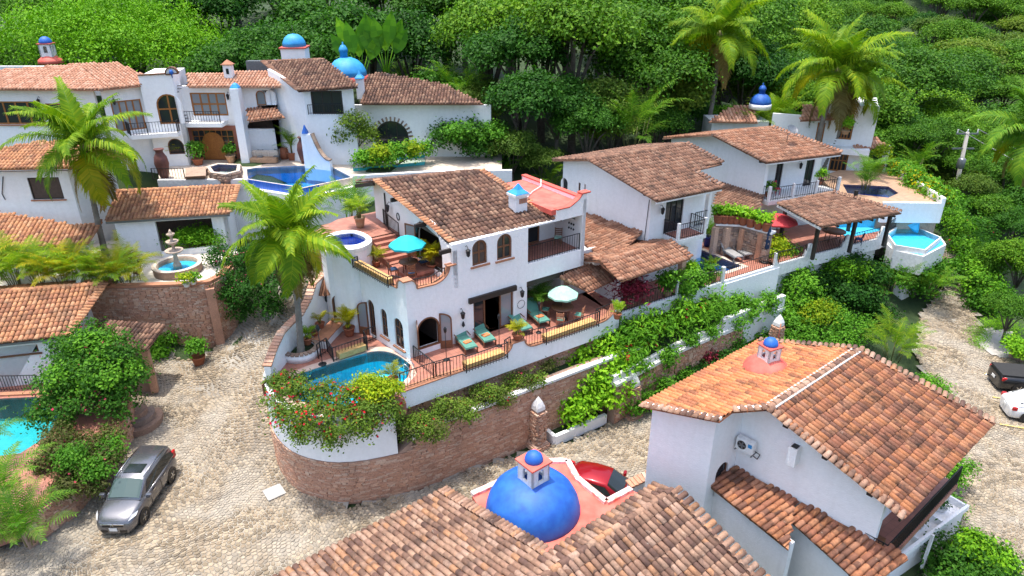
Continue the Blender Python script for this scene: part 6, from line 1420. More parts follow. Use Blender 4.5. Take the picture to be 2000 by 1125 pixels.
MB().beam(DWL.pt(DWL.hit(1612,285)[0],DWL.hit(1640,290)[1],.5),DWL.pt(DWL.L - .1,DWL.hit(1640,290)[1],.5),1.0,.5).build('balcony',M['white'],HD)
re0,re1 = PY(1563,236,58),PY(1655,231,58); rp = Plane(re0,re1,18); roof(HD,[re0,re1,rp.hit(1635,211),rp.hit(1570,206)],'tileE',tw=.3,tl=.45)
ra,rb = PY(1384,238,60),PY(1480,240,60); rq = Plane(ra,rb,18); roof(HD,[ra,rb,rq.hit(1470,208),rq.hit(1425,210)],'tileE',tw=.3,tl=.45,name='left_roof')
MB().box((ra.x + 3.0,ra.y + 2.2,ra.z - 1.6),(5.0,3.0,3.0),0).build('left_wing',M['white2'],HD)
rc,rd = PY(1668,291,57),PY(1743,291,57); rs = Plane(rc,rd,20); roof(HD,[rc,rd,rs.hit(1705,266),rs.hit(1675,264)],'tileE',tw=.3,tl=.45,name='porch_roof')
for x in (1690,1728): MB().box(PY(x,310,57.3),(.35,.35,2.3),0).build('porch_column',M['white'],HD)
def finial_dome(parent,c,r,mat='blue',drum='white',hh=.4,fin=True):
    MB().lathe([(r * 1.05,-hh),(r * 1.05,0),(r,.02)],tuple(c),28).build('drum',M[drum],parent)
    d = MB().lathe([(r,0),(r * .97,r * .25),(r * .85,r * .55),(r * .6,r * .82),(r * .3,r * .97),(0,r)],tuple(c),28).build('dome',M[mat],parent)
    if fin: MB().lathe([(r * .3,r * .92),(r * .3,r * 1.3),(r * .36,r * 1.32),(r * .34,r * 1.5),(r * .2,r * 1.7),(r * .06,r * 1.78),(r * .08,r * 1.9),(0.0,r * 2.0)],tuple(c),14).build('finial',M[mat],d)
finial_dome(HD,PY(1485,203,62),.92); finial_dome(HD,PY(1655,205,60),.55,fin=False)
# deck and dark blue pool of that villa
dk_ = [P(x,y,7.0) for x,y in [(1600,345),(1640,332),(1742,336),(1838,398),(1726,398),(1640,385)]]; dpl = ccw([tuple(P(x,y,7.0)[:2]) for x,y in [(1646,360),(1735,364),(1755,377),(1735,386),(1655,377)]])
DT = thing('pool_deck','peach paved deck with dark blue pool in front of the far right villa','pool',P(1720,390,5))
MB().prism(ccw([tuple(p[:2]) for p in dk_]),6.3,7.0,[dpl[::-1]]).build('deck',M['tan_floor'],DT); pool(DT,dpl,6.88,1.2,'pt_blue','water_blue')
sw0,sw1,sw2 = P(1726,399,7.0),P(1845,400,7.0),P(1748,336,7.0)
for a,b in ((sw0,sw1),(sw1,sw2)): W_ = Wall(a,b); W_.build(DT,rect(0,5.6 if b is sw1 else 6.0,W_.L,7.12 if b is sw1 else 7.5),(),.25,M['white'],'wall')
MB().prism(ccw([tuple((p + Vector((0,.4,0)))[:2]) for p in (sw0,sw1)] + [tuple((sw1 + Vector((-1,3,0)))[:2]),tuple((sw0 + Vector((0,3,0)))[:2])]),1.5,5.7).build('stone_base',M['stone'],DT)
sl_ = [P(1735,402,6.6),P(1800,405,6.6),P(1795,448,5.05),P(1728,430,5.05)]; MB().hexa([p - Vector((0,0,.3)) for p in (sl_[3],sl_[2],sl_[1],sl_[0])],[sl_[3],sl_[2],sl_[1],sl_[0]]).build('tiled_slope',M['pt_sky'],DT)
MB().prism(ccw([tuple(P(x,y,6.3)[:2]) for x,y in [(1640,388),(1730,400),(1728,412),(1640,412)]]),3.5,6.2).build('retaining',M['pt_sky'],DT)
# ================================================================== upper left villa
HE = thing('house','large white hillside villa at upper left with sky blue domes and long pool','house',(-20,49,10))
def PYE(x,y,Y): return PY(x,y,Y * 1.06)
def WY(x0,Y0,x1,Y1,py=300,k=1.06): return Wall(PY(x0,py,Y0 * k),PY(x1,py,Y1 * k))
ZF = 9.0
# left wing
E1w = WY(-60,46.5,212,46.5); E2w = WY(212,46.5,305,48.3,240)
h1 = E1w.rect((-10,243),(76,198)); h1b = E1w.rect((103,260),(137,202)); zt = E1w.hit(100,171)[1]
E1w.build(HE,rect(0,7,E1w.L,zt),[h1,h1b]); window(HE,E1w,h1,'owood',nv=3,nh=0,sill='coping',fw=.1,pw=.12); window(HE,E1w,h1b,'owood',nv=1,nh=1,fw=.1)
h2 = E2w.rect((229,258),(274,193)); E2w.build(HE,rect(0,7,E2w.L,zt),[h2]); window(HE,E2w,h2,'owood',nv=3,nh=1,fw=.1,pw=.1,name='balcony_door',pane='cglass')
for w_,x,y in ((E1w,80,200),(E2w,222,200),(E2w,285,190)): s_,z_ = w_.hit(x,y); wall_lantern(HE,w_,s_,z_)
# entrance tower
E3w = WY(303,47.6,366,48.0); z3 = E3w.hit(330,146)[1]; a3 = E3w.arch((313,243),(349,183)); a4 = E3w.arch((331,302),(356,270))
c3_ = E3w.hit(334,137); o = [(0,7),(E3w.L,7),(E3w.L,z3)] + [(E3w.L * .5 + .75,z3)] + [(c3_[0] + .42 * math.cos(math.pi * k / 8),z3 + .42 * math.sin(math.pi * k / 8) + .05) for k in range(9)] + [(E3w.L * .5 - .85,z3),(0,z3)]
E3w.build(HE,o,[a3,a4],.3); window(HE,E3w,a3,'owood',nv=1,nh=1,fw=.1,pw=.1); window(HE,E3w,a4,'wood',nv=0,nh=0)
mb = MB()
for a,b in zip(o[2:],o[3:]): mb.beam(E3w.pt(a[0],a[1] + .03,-.12),E3w.pt(b[0],b[1] + .03,-.12),.42,.08)
mb.build('coping',M['wood'],HE); q = E3w.pt(c3_[0],z3 + .12,.06); MB().lathe([(0.02,-.35),(.05,-.1),(.17,.02),(.1,.2),(0.0,.25)],tuple(q),8).build('bell',M['blue'],HE)
MB().box(E3w.pt(E3w.L / 2,12.3,-2.2),(E3w.L - .1,4.0,z3 * 2 - 24.7),E3w.rz).build('tower_body',M['white'],HE)
# balcony joining wing and tower
zb = E2w.hit(270,258)[1]; bq = [E2w.pt(E2w.L * .35,zb - .25,0),E2w.pt(E2w.L * .35,zb - .25,.95),E3w.pt(.1,zb - .25,.9),E3w.pt(E3w.L - .2,zb - .25,.6),E3w.pt(E3w.L - .2,zb - .25,0),E3w.pt(0,zb - .25,0)]
MB().prism(ccw([tuple(p[:2]) for p in bq]),zb - .3,zb).build('balcony_slab',M['white'],HE); railing(HE,[Vector((p.x,p.y,zb)) for p in bq[:5]],.85,name='balcony_railing',sp=.2)
# centre block
E4w = WY(366,49.6,545,49.6); z4 = E4w.hit(450,168)[1]
d1 = E4w.rect((378,226),(439,181)); w_a = E4w.arch((502,206),(516,177)); w_b = E4w.arch((521,205),(535,176)); dp = E4w.arch((403,309),(435,258)); pd = E4w.rect((486,297),(536,252)); zl = E4w.hit(420,309)[1]
dp = [(a,max(z,ZF)) for a,z in dp]; pd = rect(pd[0][0],ZF + .05,pd[1][0],pd[2][1])
sm_ = E4w.hit(470,200)[0]; E4w.build(HE,rect(0,7,sm_,z4),[d1,dp],.3); E4w.build(HE,rect(sm_,7,E4w.L,z4),[w_a,w_b,pd],.3); MB().box(E4w.pt(E4w.L / 2,(7 + z4) / 2 - .1,-4.2),(E4w.L,5.5,z4 - 7.1),0).build('rear_block',M['interior'],HE)
window(HE,E4w,d1,'owood',nv=3,nh=1,fw=.12,pw=.12,name='balcony_door',pane='cglass'); window(HE,E4w,w_a,'owood',nv=0,nh=0,pane='cglass'); window(HE,E4w,w_b,'owood',nv=0,nh=0,pane='cglass'); window(HE,E4w,pd,'owood',nv=3,nh=0,fw=.12,pw=.12,name='porch_door')
sur = E4w.rect((378,311),(470,245)); sur = rect(sur[0][0],ZF,sur[1][0],sur[2][1]); inn = [(a,z) for a,z in dp]
gl = E4w.rect((385,308),(456,253)); E4w.slab(MB(),sur,[rect(gl[0][0],ZF + .02,gl[1][0],gl[2][1])],.12,0.0).build('portal',M['pinkstone'],HE)
window(HE,Wall(E4w.pt(0,0,.06),E4w.pt(E4w.L,0,.06)),rect(gl[0][0],ZF + .02,gl[1][0],gl[2][1]),'owood',nv=6,nh=4,name='portal_glazing',dep=.05)
E4w.slab(MB(),inset(dp,-.02),(),.13,.08).build('door',M['owood'],HE)
zbal = E4w.hit(420,234)[1]; MB().hexa([E4w.pt(.1,zbal - .3,1.3),E4w.pt(3.6,zbal - .3,1.3),E4w.pt(3.6,zbal - .3,0),E4w.pt(.1,zbal - .3,0)],[E4w.pt(.1,zbal,1.3),E4w.pt(3.6,zbal,1.3),E4w.pt(3.6,zbal,0),E4w.pt(.1,zbal,0)]).build('balcony_slab',M['white'],HE)
railing(HE,[E4w.pt(.15,zbal,1.2),E4w.pt(3.5,zbal,1.2)],.85,name='balcony_railing',sp=.2)
s_c = E4w.hit(466,200)[0]; MB().box(E4w.pt(s_c + .3,(ZF + z4) / 2 - .1,.95),(.6,.8,z4 - ZF + .2),E4w.rz).build('column',M['white'],HE); MB().lathe([(.42,0),(.4,.08),(.22,.3),(0.0,.42)],tuple(E4w.pt(s_c + .3,z4 - .02,.95)),4,False,R(45)).build('column_cap',M['skyblue'],HE)
wall_lantern(HE,E4w,E4w.hit(447,188)[0],E4w.hit(447,190)[1])
# spiral stair ladder on the left of the balcony
mb = MB(); q = E4w.pt(.35,0,.6)
for k in range(14): mb.beam(Vector((q.x,q.y,zbal + .2 * k)),Vector((q.x + .5 * math.cos(k * .5),q.y + .5 * math.sin(k * .5),zbal + .2 * k)),.18,.03)
mb.tube([(q.x,q.y,zbal),(q.x,q.y,zbal + 3)],.04,6); mb.build('spiral_stair',M['iron'],HE)
pr0,pr1 = PYE(486,237,47.8),PYE(557,229,47.8); prp = Plane(pr0,pr1,20); roof(HE,[pr0,pr1,prp.hit(535,211),prp.hit(482,213)],'tileC',name='porch_roof',tw=.24)
# right hand gabled block
E5w = WY(608,48.2,700,48.2); E5s = WY(546,50.4,608,48.2); z5 = E5w.hit(620,175)[1]
d5 = E5w.rect((611,223),(667,177)); E5w.build(HE,rect(0,7,E5w.L,z5),[d5]); window(HE,E5w,d5,'dwood',nv=2,nh=0,fw=.12,name='balcony_door'); railing(HE,[E5w.pt(.2,d5[0][1],.12),E5w.pt(d5[1][0],d5[0][1],.12)],.7,name='window_railing')
zs = E5s.hit(560,140)[1]; E5s.build(HE,[(0,7),(E5s.L,7),(E5s.L,z5),(0,E5s.hit(546,138)[1])])
f0,f1 = PYE(583,178,47.6),PYE(699,170,47.6); fp = Plane(f0,f1,16); fr0,fr1 = fp.hit(514,121),fp.hit(632,116); RE5 = roof(HE,[f0,f1,fr1,fr0],'tileA',tw=.24); verge(RE5,f0,fr0,-fp.d,'tileB'); ridge(HE,fr0,fr1,'tileB',parts=False)
# far right wing with the big arched window
E6w = WY(700,50.5,960,50.5); z6 = E6w.hit(800,205)[1]; a6 = E6w.arch((735,300),(797,236)); E6w.build(HE,rect(0,7,E6w.L,z6),[a6]); window(HE,E6w,a6,'dwood',nv=2,nh=1,fw=.12)
ao = [(p[0],p[1]) for p in inset(a6,-.28)]; 
cx_ = (a6[0][0] + a6[1][0]) / 2; wr = (a6[1][0] - a6[0][0]) / 2; zc_ = max(z for a,z in a6) - wr
for k in range(15):
    t = math.pi * (k + .5) / 15; d_ = (math.cos(t),math.sin(t)); m1 = E6w.pt(cx_ + (wr + .02) * d_[0],zc_ + (wr + .02) * d_[1],.04); m2 = E6w.pt(cx_ + (wr + .32) * d_[0],zc_ + (wr + .32) * d_[1],.04); MB().tube([m1,m2],.07,4).build('arch_brick',M['stone'],HE)
k0_,k1_ = PYE(706,200,49.6),PYE(945,224,49.6); k1_.z = k0_.z; k1_ = PYE(945,222,49.6); kz = PYE(820,203,49.6).z; k0_.z = kz; k1_.z = kz
kp_ = Plane(k0_,k1_,15); roof(HE,[k0_,k1_,kp_.hit(868,165),kp_.hit(742,143),kp_.hit(712,150)],'tileA',tw=.24,name='right_roof')
# roofs of wing and centre
q0,q1 = PYE(-60,174,45.9),PYE(198,175,45.9); qp = Plane(q0,q1,12); qa,qb = qp.hit(150,126),qp.hit(-60,142); RE1 = roof(HE,[q0,q1,qa,qb],'tileE',tw=.24,name='left_roof')
q2 = PYE(313,160,48.5); q2.z = q1.z; roof(HE,[q1,q2,qa + Vector((2.2,1.6,-.05)),qa],'tileE',tw=.24,name='left_roof_facet'); ridge(HE,q1,qa,'tileE',parts=False)
c0_,c1__ = PYE(368,170,49.0),PYE(548,167,49.0); c1__.z = c0_.z; cpn = Plane(c0_,c1__,18); roof(HE,[c0_,c1__,cpn.hit(530,140),cpn.hit(365,144)],'tileE',tw=.24,name='centre_roof')

ck = cpn.hit(449,152); MB().box(ck + Vector((0,0,.35)),(.62,.5,1.2),0).build('chimney',M['white'],HE); MB().box(ck + Vector((0,-.26,.5)),(.2,.02,.4),0).build('chimney_niche',M['glass'],HE); MB().prism([(ck.x - .42,ck.y - .35),(ck.x + .42,ck.y - .35),(ck.x + .42,ck.y + .35),(ck.x - .42,ck.y + .35)],ck.z + .95,ck.z + 1.0).lathe([(.5,1.0),(.05,1.3)],tuple(ck),4,False,R(45)).build('chimney_cap',M['coping'],HE)
ck = kp_.hit(705,182); MB().box(ck + Vector((0,0,.35)),(.55,.5,1.5),0).build('chimney',M['white'],HE); MB().lathe([(.48,1.1),(.46,1.16),(.2,1.4),(.02,1.7)],tuple(ck),4,False,R(45)).build('chimney_cap',M['skyblue'],HE)
for x0,x1,y0,y1,Y in ((35,235,119,140,57),(150,300,132,150,57)): a,b = PYE(x0,y1,Y),PYE(x1,y0,Y); MB().hexa([(a.x,Y,a.z - 1),(b.x,Y,a.z - 1),(b.x,Y + .3,a.z - 1),(a.x,Y + .3,a.z - 1)],[(a.x,Y,b.z),(b.x,Y,b.z),(b.x,Y + .3,b.z),(a.x,Y + .3,b.z)]).build('roof_parapet',M['white2'],HE)
lc = PYE(98,116,58); MB().lathe([(1.0,-.3),(.9,0),(.5,.3),(0,.4)],tuple(lc),20).build('lantern_base',M['pink'],HE); lantern_dome(HE,(lc.x,lc.y,lc.z + .25),.95,1.0,'red_trim','blue',R(12),.5)
dt = PYE(578,112,54); MB().box(dt + Vector((0,0,-.1)),(1.85,1.85,1.7),R(5)).build('dome_tower',M['white'],HE); MB().box(dt + Vector((0,0,.78)),(2.05,2.05,.1),R(5)).build('tower_trim',M['red_trim'],HE); MB().lathe([(.92,0),(.88,.3),(.7,.65),(.4,.88),(0,.95)],(dt.x,dt.y,dt.z + .83),24).build('tower_dome',M['skyblue'],HE); MB().tube([(dt.x,dt.y,dt.z + 1.7),(dt.x,dt.y,dt.z + 2.4)],.025,5).build('finial',M['iron'],HE)
dl = PYE(679,148,54); MB().lathe([(1.62,-.6),(1.62,0),(1.55,.02)],tuple(dl),28).build('dome_drum',M['pink'],HE); MB().lathe([(1.55,0),(1.5,.4),(1.28,.85),(.9,1.2),(.45,1.4),(0,1.45)],tuple(dl),32).build('big_dome',M['skyblue'],HE); MB().lathe([(.3,1.35),(.3,1.85),(.36,1.87),(.34,2.05),(.2,2.3),(.05,2.4),(.06,2.55),(0,2.6)],(dl.x - .15,dl.y,dl.z),14).build('dome_lantern',M['skyblue'],HE)
sp0 = PYE(485,130,54); MB().box(sp0 + Vector((.9,0,0)),(1.9,.6,.9),0).build('solar_frame',M['grey_metal'],HE); MB().box(sp0 + Vector((2.6,0,.25)),(1.2,.6,.5),0).build('water_tank',M['skyblue'],HE)
# pool terrace of the villa
ed = [(330,350),(360,352),(480,352),(590,370),(690,352),(850,338),(960,336),(960,300),(330,295)]
epl = ccw([tuple(P(x,y,ZF)[:2]) for x,y in [(482,331),(500,328),(640,322),(686,346),(592,366),(484,349)]])
ET = thing('pool_terrace','raised stone terrace with long cobalt edged pool below the upper left villa','pool',P(580,380,8))
MB().prism(ccw([tuple(P(x,y,ZF)[:2]) for x,y in [(310,352),(484,350),(592,367),(687,347),(850,338),(980,336),(980,285),(310,285)]]),ZF - .5,ZF,[epl[::-1]]).build('floor',M['pale_floor'],ET); pool(ET,epl,ZF - .1,1.2,'pt_mid','water_blue')
MB().prism(offset_poly(epl,.12),ZF - .9,ZF - .02,[offset_poly(epl,.02)[::-1]]).build('tile_rim',M['pt_blue'],ET)
rwp = [P(x,y,ZF) for x,y in [(310,353),(484,352),(592,369),(690,349),(850,340),(1000,338)]]
core_wall(MB(),[(p.x,p.y - .15) for p in rwp],4.0,ZF - .55,.4).build('retaining_wall',M['white'],ET); core_wall(MB(),[(p.x,p.y - .2) for p in rwp[3:]],ZF - .6,ZF + .25,.3).build('parapet',M['white'],ET)
core_wall(MB(),[(p.x,p.y - .2) for p in rwp[:2]],ZF - .6,ZF + .1,.3).build('kerb',M['whitepaint'],ET)
hs = ccw([tuple(P(x,y,ZF + .5)[:2]) for x,y in [(404,327),(425,320),(470,322),(468,335),(440,342),(412,338)]]); hs_i = offset_poly(hs,-.22)
MB().prism(hs,ZF - .3,ZF + .5,[hs_i[::-1]]).build('spa_wall',M['stone'],ET); MB().prism(hs,ZF + .5,ZF + .56,[hs_i[::-1]]).build('spa_rim',M['pale_floor'],ET); pool(ET,hs_i,ZF + .42,.5,'pt_blue','water_blue',name='spa')
bricks(ET,[tuple(p) for p in hs + [hs[0]]],ZF,ZF + .48,0,ch=.16,lo=.2,hi=.4,mat='stone',seed=9)
railing(ET,[P(300,352,ZF),P(362,352,ZF)],.85,name='railing',sp=.2)
MB().hexa([P(362,362,ZF - .8),P(402,358,ZF - .8),P(402,330,ZF - .8),P(362,335,ZF - .8)],[P(362,345,ZF + .45),P(402,343,ZF + .45),P(402,325,ZF + .45),P(362,328,ZF + .45)]).build('stone_pier',M['stone'],ET)
# scalloped garden wall with blue tile cap right of the pool, teal second pool
SG = WY(592,47.6,642,46.9,300); sz = SG.hit(600,262)[1]; SG.build(HE,[(0,8),(SG.L,8),(SG.L,ZF + .6)] + [(SG.L * (1 - k / 6 * .6),ZF + .6 + (sz - ZF - .6) * (k / 6) ** 2.2) for k in range(1,7)] + [(0,sz)],(),.3,name='scalloped_wall')
mb = MB()
for k in range(6): a,b = [(SG.L * (1 - j / 6 * .6),ZF + .66 + (sz - ZF - .6) * (j / 6) ** 2.2) for j in (k,k + 1)]; mb.beam(SG.pt(a[0],a[1],-.15),SG.pt(b[0],b[1],-.15),.4,.1)
mb.build('wall_coping',M['stone'],HE)
MB().lathe([(.3,0),(.28,.06),(.12,.4),(.03,.62)],tuple(SG.pt(.3,sz + .02,-.15)),4,False,R(45)).build('blue_cap',M['blue'],HE)
tp_ = ccw([tuple(P(x,y,ZF)[:2]) for x,y in [(690,318),(690,335),(830,322),(830,308)]]); pool(ET,tp_,ZF + .12,.6,'pt_teal','water_aqua',name='second_pool'); 
core_wall(MB(),[tuple(P(x,y,ZF)[:2]) for x,y in [(628,300),(700,290)]],ZF,ZF + 1.1,.4).build('stone_screen',M['stone'],ET)
# ================================================================== garage house with fountain patio (left)
HF = thing('house','left white house with brown window, palm in front and tiled garage roof','house',(-26,44,5))
a0,a1 = P(206,432,7.8),P(448,417,7.8); gp_ = Plane(a0,a1,17); g_t = [gp_.hit(465,363),gp_.hit(228,373)]
RF = roof(HF,[a0,a1,g_t[0],g_t[1]],'tileF',tw=.24,tl=.36,name='garage_roof'); verge(RF,a1,g_t[0],gp_.d,'tileF'); ridge(HF,g_t[1],g_t[0],'tileF',parts=False)
gv = Vector((-gp_.d.y,gp_.d.x,0)); MB().beam(a0 - Vector((0,0,.12)),a1 - Vector((0,0,.12)),.1,.12).build('gutter',M['grey_metal'],HF)
WF = Wall(a0 + gp_.d * .3 + gv * .5,a1 - gp_.d * .3 + gv * .5); op = rect(WF.hit(306,450)[0],5.2,WF.L - 1.0,7.4); WF.build(HF,rect(0,4.5,WF.L,7.7),[op],.25,name='garage_wall'); MB().hexa([WF.pt(.1,4.6,-2.5),WF.pt(WF.L,4.6,-2.5),WF.pt(WF.L,4.6,-2.7),WF.pt(.1,4.6,-2.7)],[WF.pt(.1,8.3,-2.5),WF.pt(WF.L,8.3,-2.5),WF.pt(WF.L,8.3,-2.7),WF.pt(.1,8.3,-2.7)]).build('garage_back',M['interior'],HF)
MB().hexa([WF.pt(WF.L - .25,4.6,0),WF.pt(WF.L,4.6,0),WF.pt(WF.L,4.6,-3.5),WF.pt(WF.L - .25,4.6,-3.5)],[WF.pt(WF.L - .25,7.4,0),WF.pt(WF.L,7.4,0),WF.pt(WF.L,8.4,-3.5),WF.pt(WF.L - .25,8.4,-3.5)]).build('garage_side',M['white'],HF)
# taller part with the window
F1w = WY(-60,43.5,150,44.0,400,1); F2w = WY(150,44.0,240,46.5,400,1); wf = F1w.rect((65,390),(114,346)); zf = F1w.hit(100,334)[1]
F1w.build(HF,rect(0,4,F1w.L,zf),[wf]); window(HF,F1w,wf,'dwood',nv=1,nh=0,sill='coping',pane='interior'); F2w.build(HF,rect(0,4,F2w.L,zf))
m0,m1 = PY(-60,326,43.0),PY(152,343,43.5); m1.z = m0.z = PY(60,330,43.2).z; mp_ = Plane(m0,m1,15); mt0,mt1 = mp_.hit(75,277),mp_.hit(-60,300); RF2 = roof(HF,[m0,m1,mt0,mt1],'tileF',tw=.24,name='roof')
m2 = PY(255,300,46.5); m2.z = m0.z; roof(HF,[m1,m2,mt0 + Vector((2.0,1.2,0)),mt0],'tileF',tw=.24,name='roof_facet'); ridge(HF,m1,mt0,'tileF',parts=False)
# lower roof in front
l0,l1 = P(-60,492,6.9),P(172,476,6.9); lp_ = Plane(l0,l1,15); RF3 = roof(HF,[l0,l1,lp_.hit(200,432),lp_.hit(150,440),lp_.hit(-60,405)],'tileF',tw=.26,name='lower_roof'); W_ = Wall(l0 + Vector((0,.5,0)),l1 + Vector((-.4,.5,0))); W_.build(HF,rect(0,4,W_.L,6.8))
# pipe coil on the wall at far left
MB().tube([F1w.pt(F1w.hit(2,330)[0],zf - .3,.05),F1w.pt(F1w.hit(4,375)[0],F1w.hit(4,378)[1],.06),F1w.pt(F1w.hit(10,385)[0],F1w.hit(8,390)[1],.06)],.03,5).build('pipe',M['black'],HF)
# patio on its brick retaining wall
pz_ = 5.2; PA = thing('patio','pale paved fountain patio on a tall ruined brick retaining wall','patio',P(340,540,4))
pf = [P(x,y,pz_) for x,y in [(-80,560),(240,562),(395,556),(440,540),(470,495),(430,470),(-80,470)]]
MB().prism(ccw([tuple(p[:2]) for p in pf]),pz_ - .3,pz_).build('floor',simple('white_paving',(0.66,0.62,0.55),.8,c2=(.58,.53,.46),scale=2.5),PA)
pw_ = [tuple(P(x,y,pz_)[:2]) for x,y in [(60,563),(240,562),(385,557),(412,552),(440,538),(470,500)]]
core_wall(MB(),pw_,-.2,pz_,.5).build('core',M['mortar'],PA); bricks(PA,pw_,0.2,pz_ - .05,300,ch=.11,lo=.2,hi=.42,stone=.10,seed=31)
core_wall(MB(),[(p[0],p[1] - .08) for p in pw_],pz_,pz_ + .14,.45).build('coping',M['coping'],PA)
cpx = P(404,600,3); MB().box((P(408,553,pz_).x,P(408,553,pz_).y - .05,2.4),(.5,.45,5.0),R(25)).build('pilaster',M['brick'],PA)
kb = [P(318,503,pz_),P(425,490,pz_)]; MB().beam(kb[0] + Vector((0,0,.2)),kb[1] + Vector((0,0,.2)),.16,.4).build('planter_kerb',M['white'],PA); MB().hexa([kb[0],kb[1],kb[1] + Vector((0,1.1,0)),kb[0] + Vector((0,1.1,0))],[p + Vector((0,0,.33)) for p in (kb[0],kb[1],kb[1] + Vector((0,1.1,0)),kb[0] + Vector((0,1.1,0)))]).build('planter_soil',M['brick'],PA)
# fountain
fn = P(349,530,pz_); FN = thing('fountain','three tiered stone fountain in a round blue basin on the patio','fountain',fn)
MB().lathe([(1.42,0),(1.42,.42),(1.46,.44),(1.46,.52),(1.2,.52),(1.2,.2),(0,.19)],tuple(fn),36).build('basin',M['stone'],FN); MB().prism([(fn.x + 1.47 * math.cos(k * math.pi / 18),fn.y + 1.47 * math.sin(k * math.pi / 18)) for k in range(36)],fn.z + .524,fn.z + .55,[[(fn.x + 1.2 * math.cos(-k * math.pi / 18),fn.y + 1.2 * math.sin(-k * math.pi / 18)) for k in range(36)]]).build('basin_rim',M['pale_floor'],FN)
MB().poly([(fn.x + 1.19 * math.cos(k * math.pi / 18),fn.y + 1.19 * math.sin(k * math.pi / 18),fn.z + .4) for k in range(36)]).build('water',M['water_aqua'],FN); MB().poly([(fn.x + 1.19 * math.cos(k * math.pi / 18),fn.y + 1.19 * math.sin(k * math.pi / 18),fn.z + .22) for k in range(36)]).build('basin_floor',M['pt_sky'],FN)
MB().lathe([(.25,.2),(.25,.5),(.14,.7),(.12,1.1),(.16,1.2),(.5,1.35),(.55,1.45),(.5,1.46),(.15,1.38),(.1,1.5),(.09,1.75),(.34,1.95),(.38,2.05),(.33,2.05),(.1,2.0),(.07,2.3),(.22,2.45),(.25,2.52),(.08,2.5),(.1,2.65),(.02,2.8)],tuple(fn),18).build('tiers',simple('fountain_stone',(.48,.38,.30),.85,c2=(.34,.26,.2),scale=6,bmp=.4),FN)
# heron statue
hn = P(272,548,pz_); HN = thing('bird_statue','dark long necked bird statue standing on the patio edge','statue',hn); mb = MB()
mb.tube([hn + Vector((-.25,0,.5)),hn + Vector((0,0,.55)),hn + Vector((.22,0,.7)),hn + Vector((.3,0,.95)),hn + Vector((.22,0,1.2)),hn + Vector((.2,0,1.38)),hn + Vector((.3,0,1.45)),hn + Vector((.45,0,1.38))],[.06,.17,.12,.05,.045,.04,.055,.012],8); mb.build('body',M['clay'],HN)
for dx in (-.04,.08): MB().tube([hn + Vector((dx,0,.45)),hn + Vector((dx,0,0))],.02,5).build('leg',M['clay'],HN)
# ================================================================== lower left house
HG = thing('house','lower left white house with tan barrel tile roof, barred window and teal pool','house',(-28,31,1.5))
g0,g1 = P(-50,676,4.5),P(133,657,4.5); gq = Plane(g0,g1,18); t_ = [gq.hit(205,554),gq.hit(-50,573)]
RG = roof(HG,[g0,g1,t_[0],t_[1]],'tileF',300,tw=.25,tl=.38,pan=True); verge(RG,g1,t_[0],gq.d,'tileF',tl=.42); ridge(HG,t_[1],t_[0],'tileF'); gvv = Vector((-gq.d.y,gq.d.x,0))
roof(HG,[t_[0] + gvv * 2 - Vector((0,0,.6)),t_[1] + gvv * 2 - Vector((0,0,.6)),t_[1],t_[0]],'tileF',name='rear_roof')
MB().beam(g0 - Vector((0,0,.1)),g1 - Vector((0,0,.1)),.1,.12).build('gutter',M['grey_metal'],HG)
GF = Wall(g0 + gvv * .45,g1 + gvv * .45 - gq.d * .35); hw_ = GF.rect((-40,700),(72,672)); GF.build(HG,rect(0,.5,GF.L,4.4),[hw_],.25); window(HG,GF,hw_,'wood',nv=2,nh=0,sill='wood',fw=.09)
GSd = Wall(GF.p1,GF.p1 + gvv * 4.5); GSd.build(HG,[(0,.5),(GSd.L,.5),(GSd.L,gq.z(GSd.p1.x,GSd.p1.y) - .12),(0,gq.z(GSd.p0.x,GSd.p0.y) - .12)],(),.25,name='side_wall')
gpz = 1.6; GPT = thing('pool_terrace','teal swimming pool terrace at the left edge below the tan tile roof','pool',P(40,830,gpz))
gpl = ccw([tuple(P(x,y,gpz)[:2]) for x,y in [(-80,782),(70,775),(118,800),(95,850),(40,885),(-80,900)]])
MB().prism(ccw([tuple(P(x,y,gpz)[:2]) for x,y in [(-100,745),(120,735),(225,770),(228,835),(200,870),(120,945),(30,1005),(-100,1050)]]),.3,gpz,[gpl[::-1]]).build('deck',M['terr_floor'],GPT); pool(GPT,gpl,gpz - .12,1.3,'pt_teal','water_aqua')
railing(GPT,[P(-20,764,gpz + .1),P(78,762,gpz + .1)],.95,name='railing',sp=.16); MB().beam(P(-40,772,gpz + .05),P(100,766,gpz + .05),.3,.1).build('coping',M['coping'],GPT)
# brick garden wall along the road with curved steps
wb = [G(60,1075),G(150,1005),G(205,945),G(250,872),G(262,850)]; wbp = [(p.x,p.y) for p in wb]; BWL = thing('garden_wall','low brick garden wall beside the parked grey car','wall',wb[0])
wbp = wbp[::1]; core_wall(MB(),wbp,-.4,1.5,.4).build('core',M['mortar'],BWL); bricks(BWL,wbp,0.0,1.45,0,ch=.1,lo=.2,hi=.42,stone=.12,seed=41); core_wall(MB(),wbp,1.5,1.58,.42).build('coping',M['coping'],BWL)
pb_ = G(255,838); BP_ = thing('gate_pillar','tapered brick pillar beside the curved garden steps','pillar',pb_); MB().box(pb_ + Vector((0,0,1.15)),(.6,.6,2.3),R(20)).build('core',M['mortar'],BP_); fq = Frame(pb_,20); bricks(BP_,[tuple(fq(*q_)[:2]) for q_ in ((-.3,-.3),(.3,-.3),(.3,.3),(-.3,.3),(-.3,-.3))],pb_.z,pb_.z + 2.25,0,ch=.09,lo=.2,hi=.32,stone=0)
st = G(277,832); ST = thing('garden_steps','mossy curved brick garden steps beside the brick pillar','steps',st)
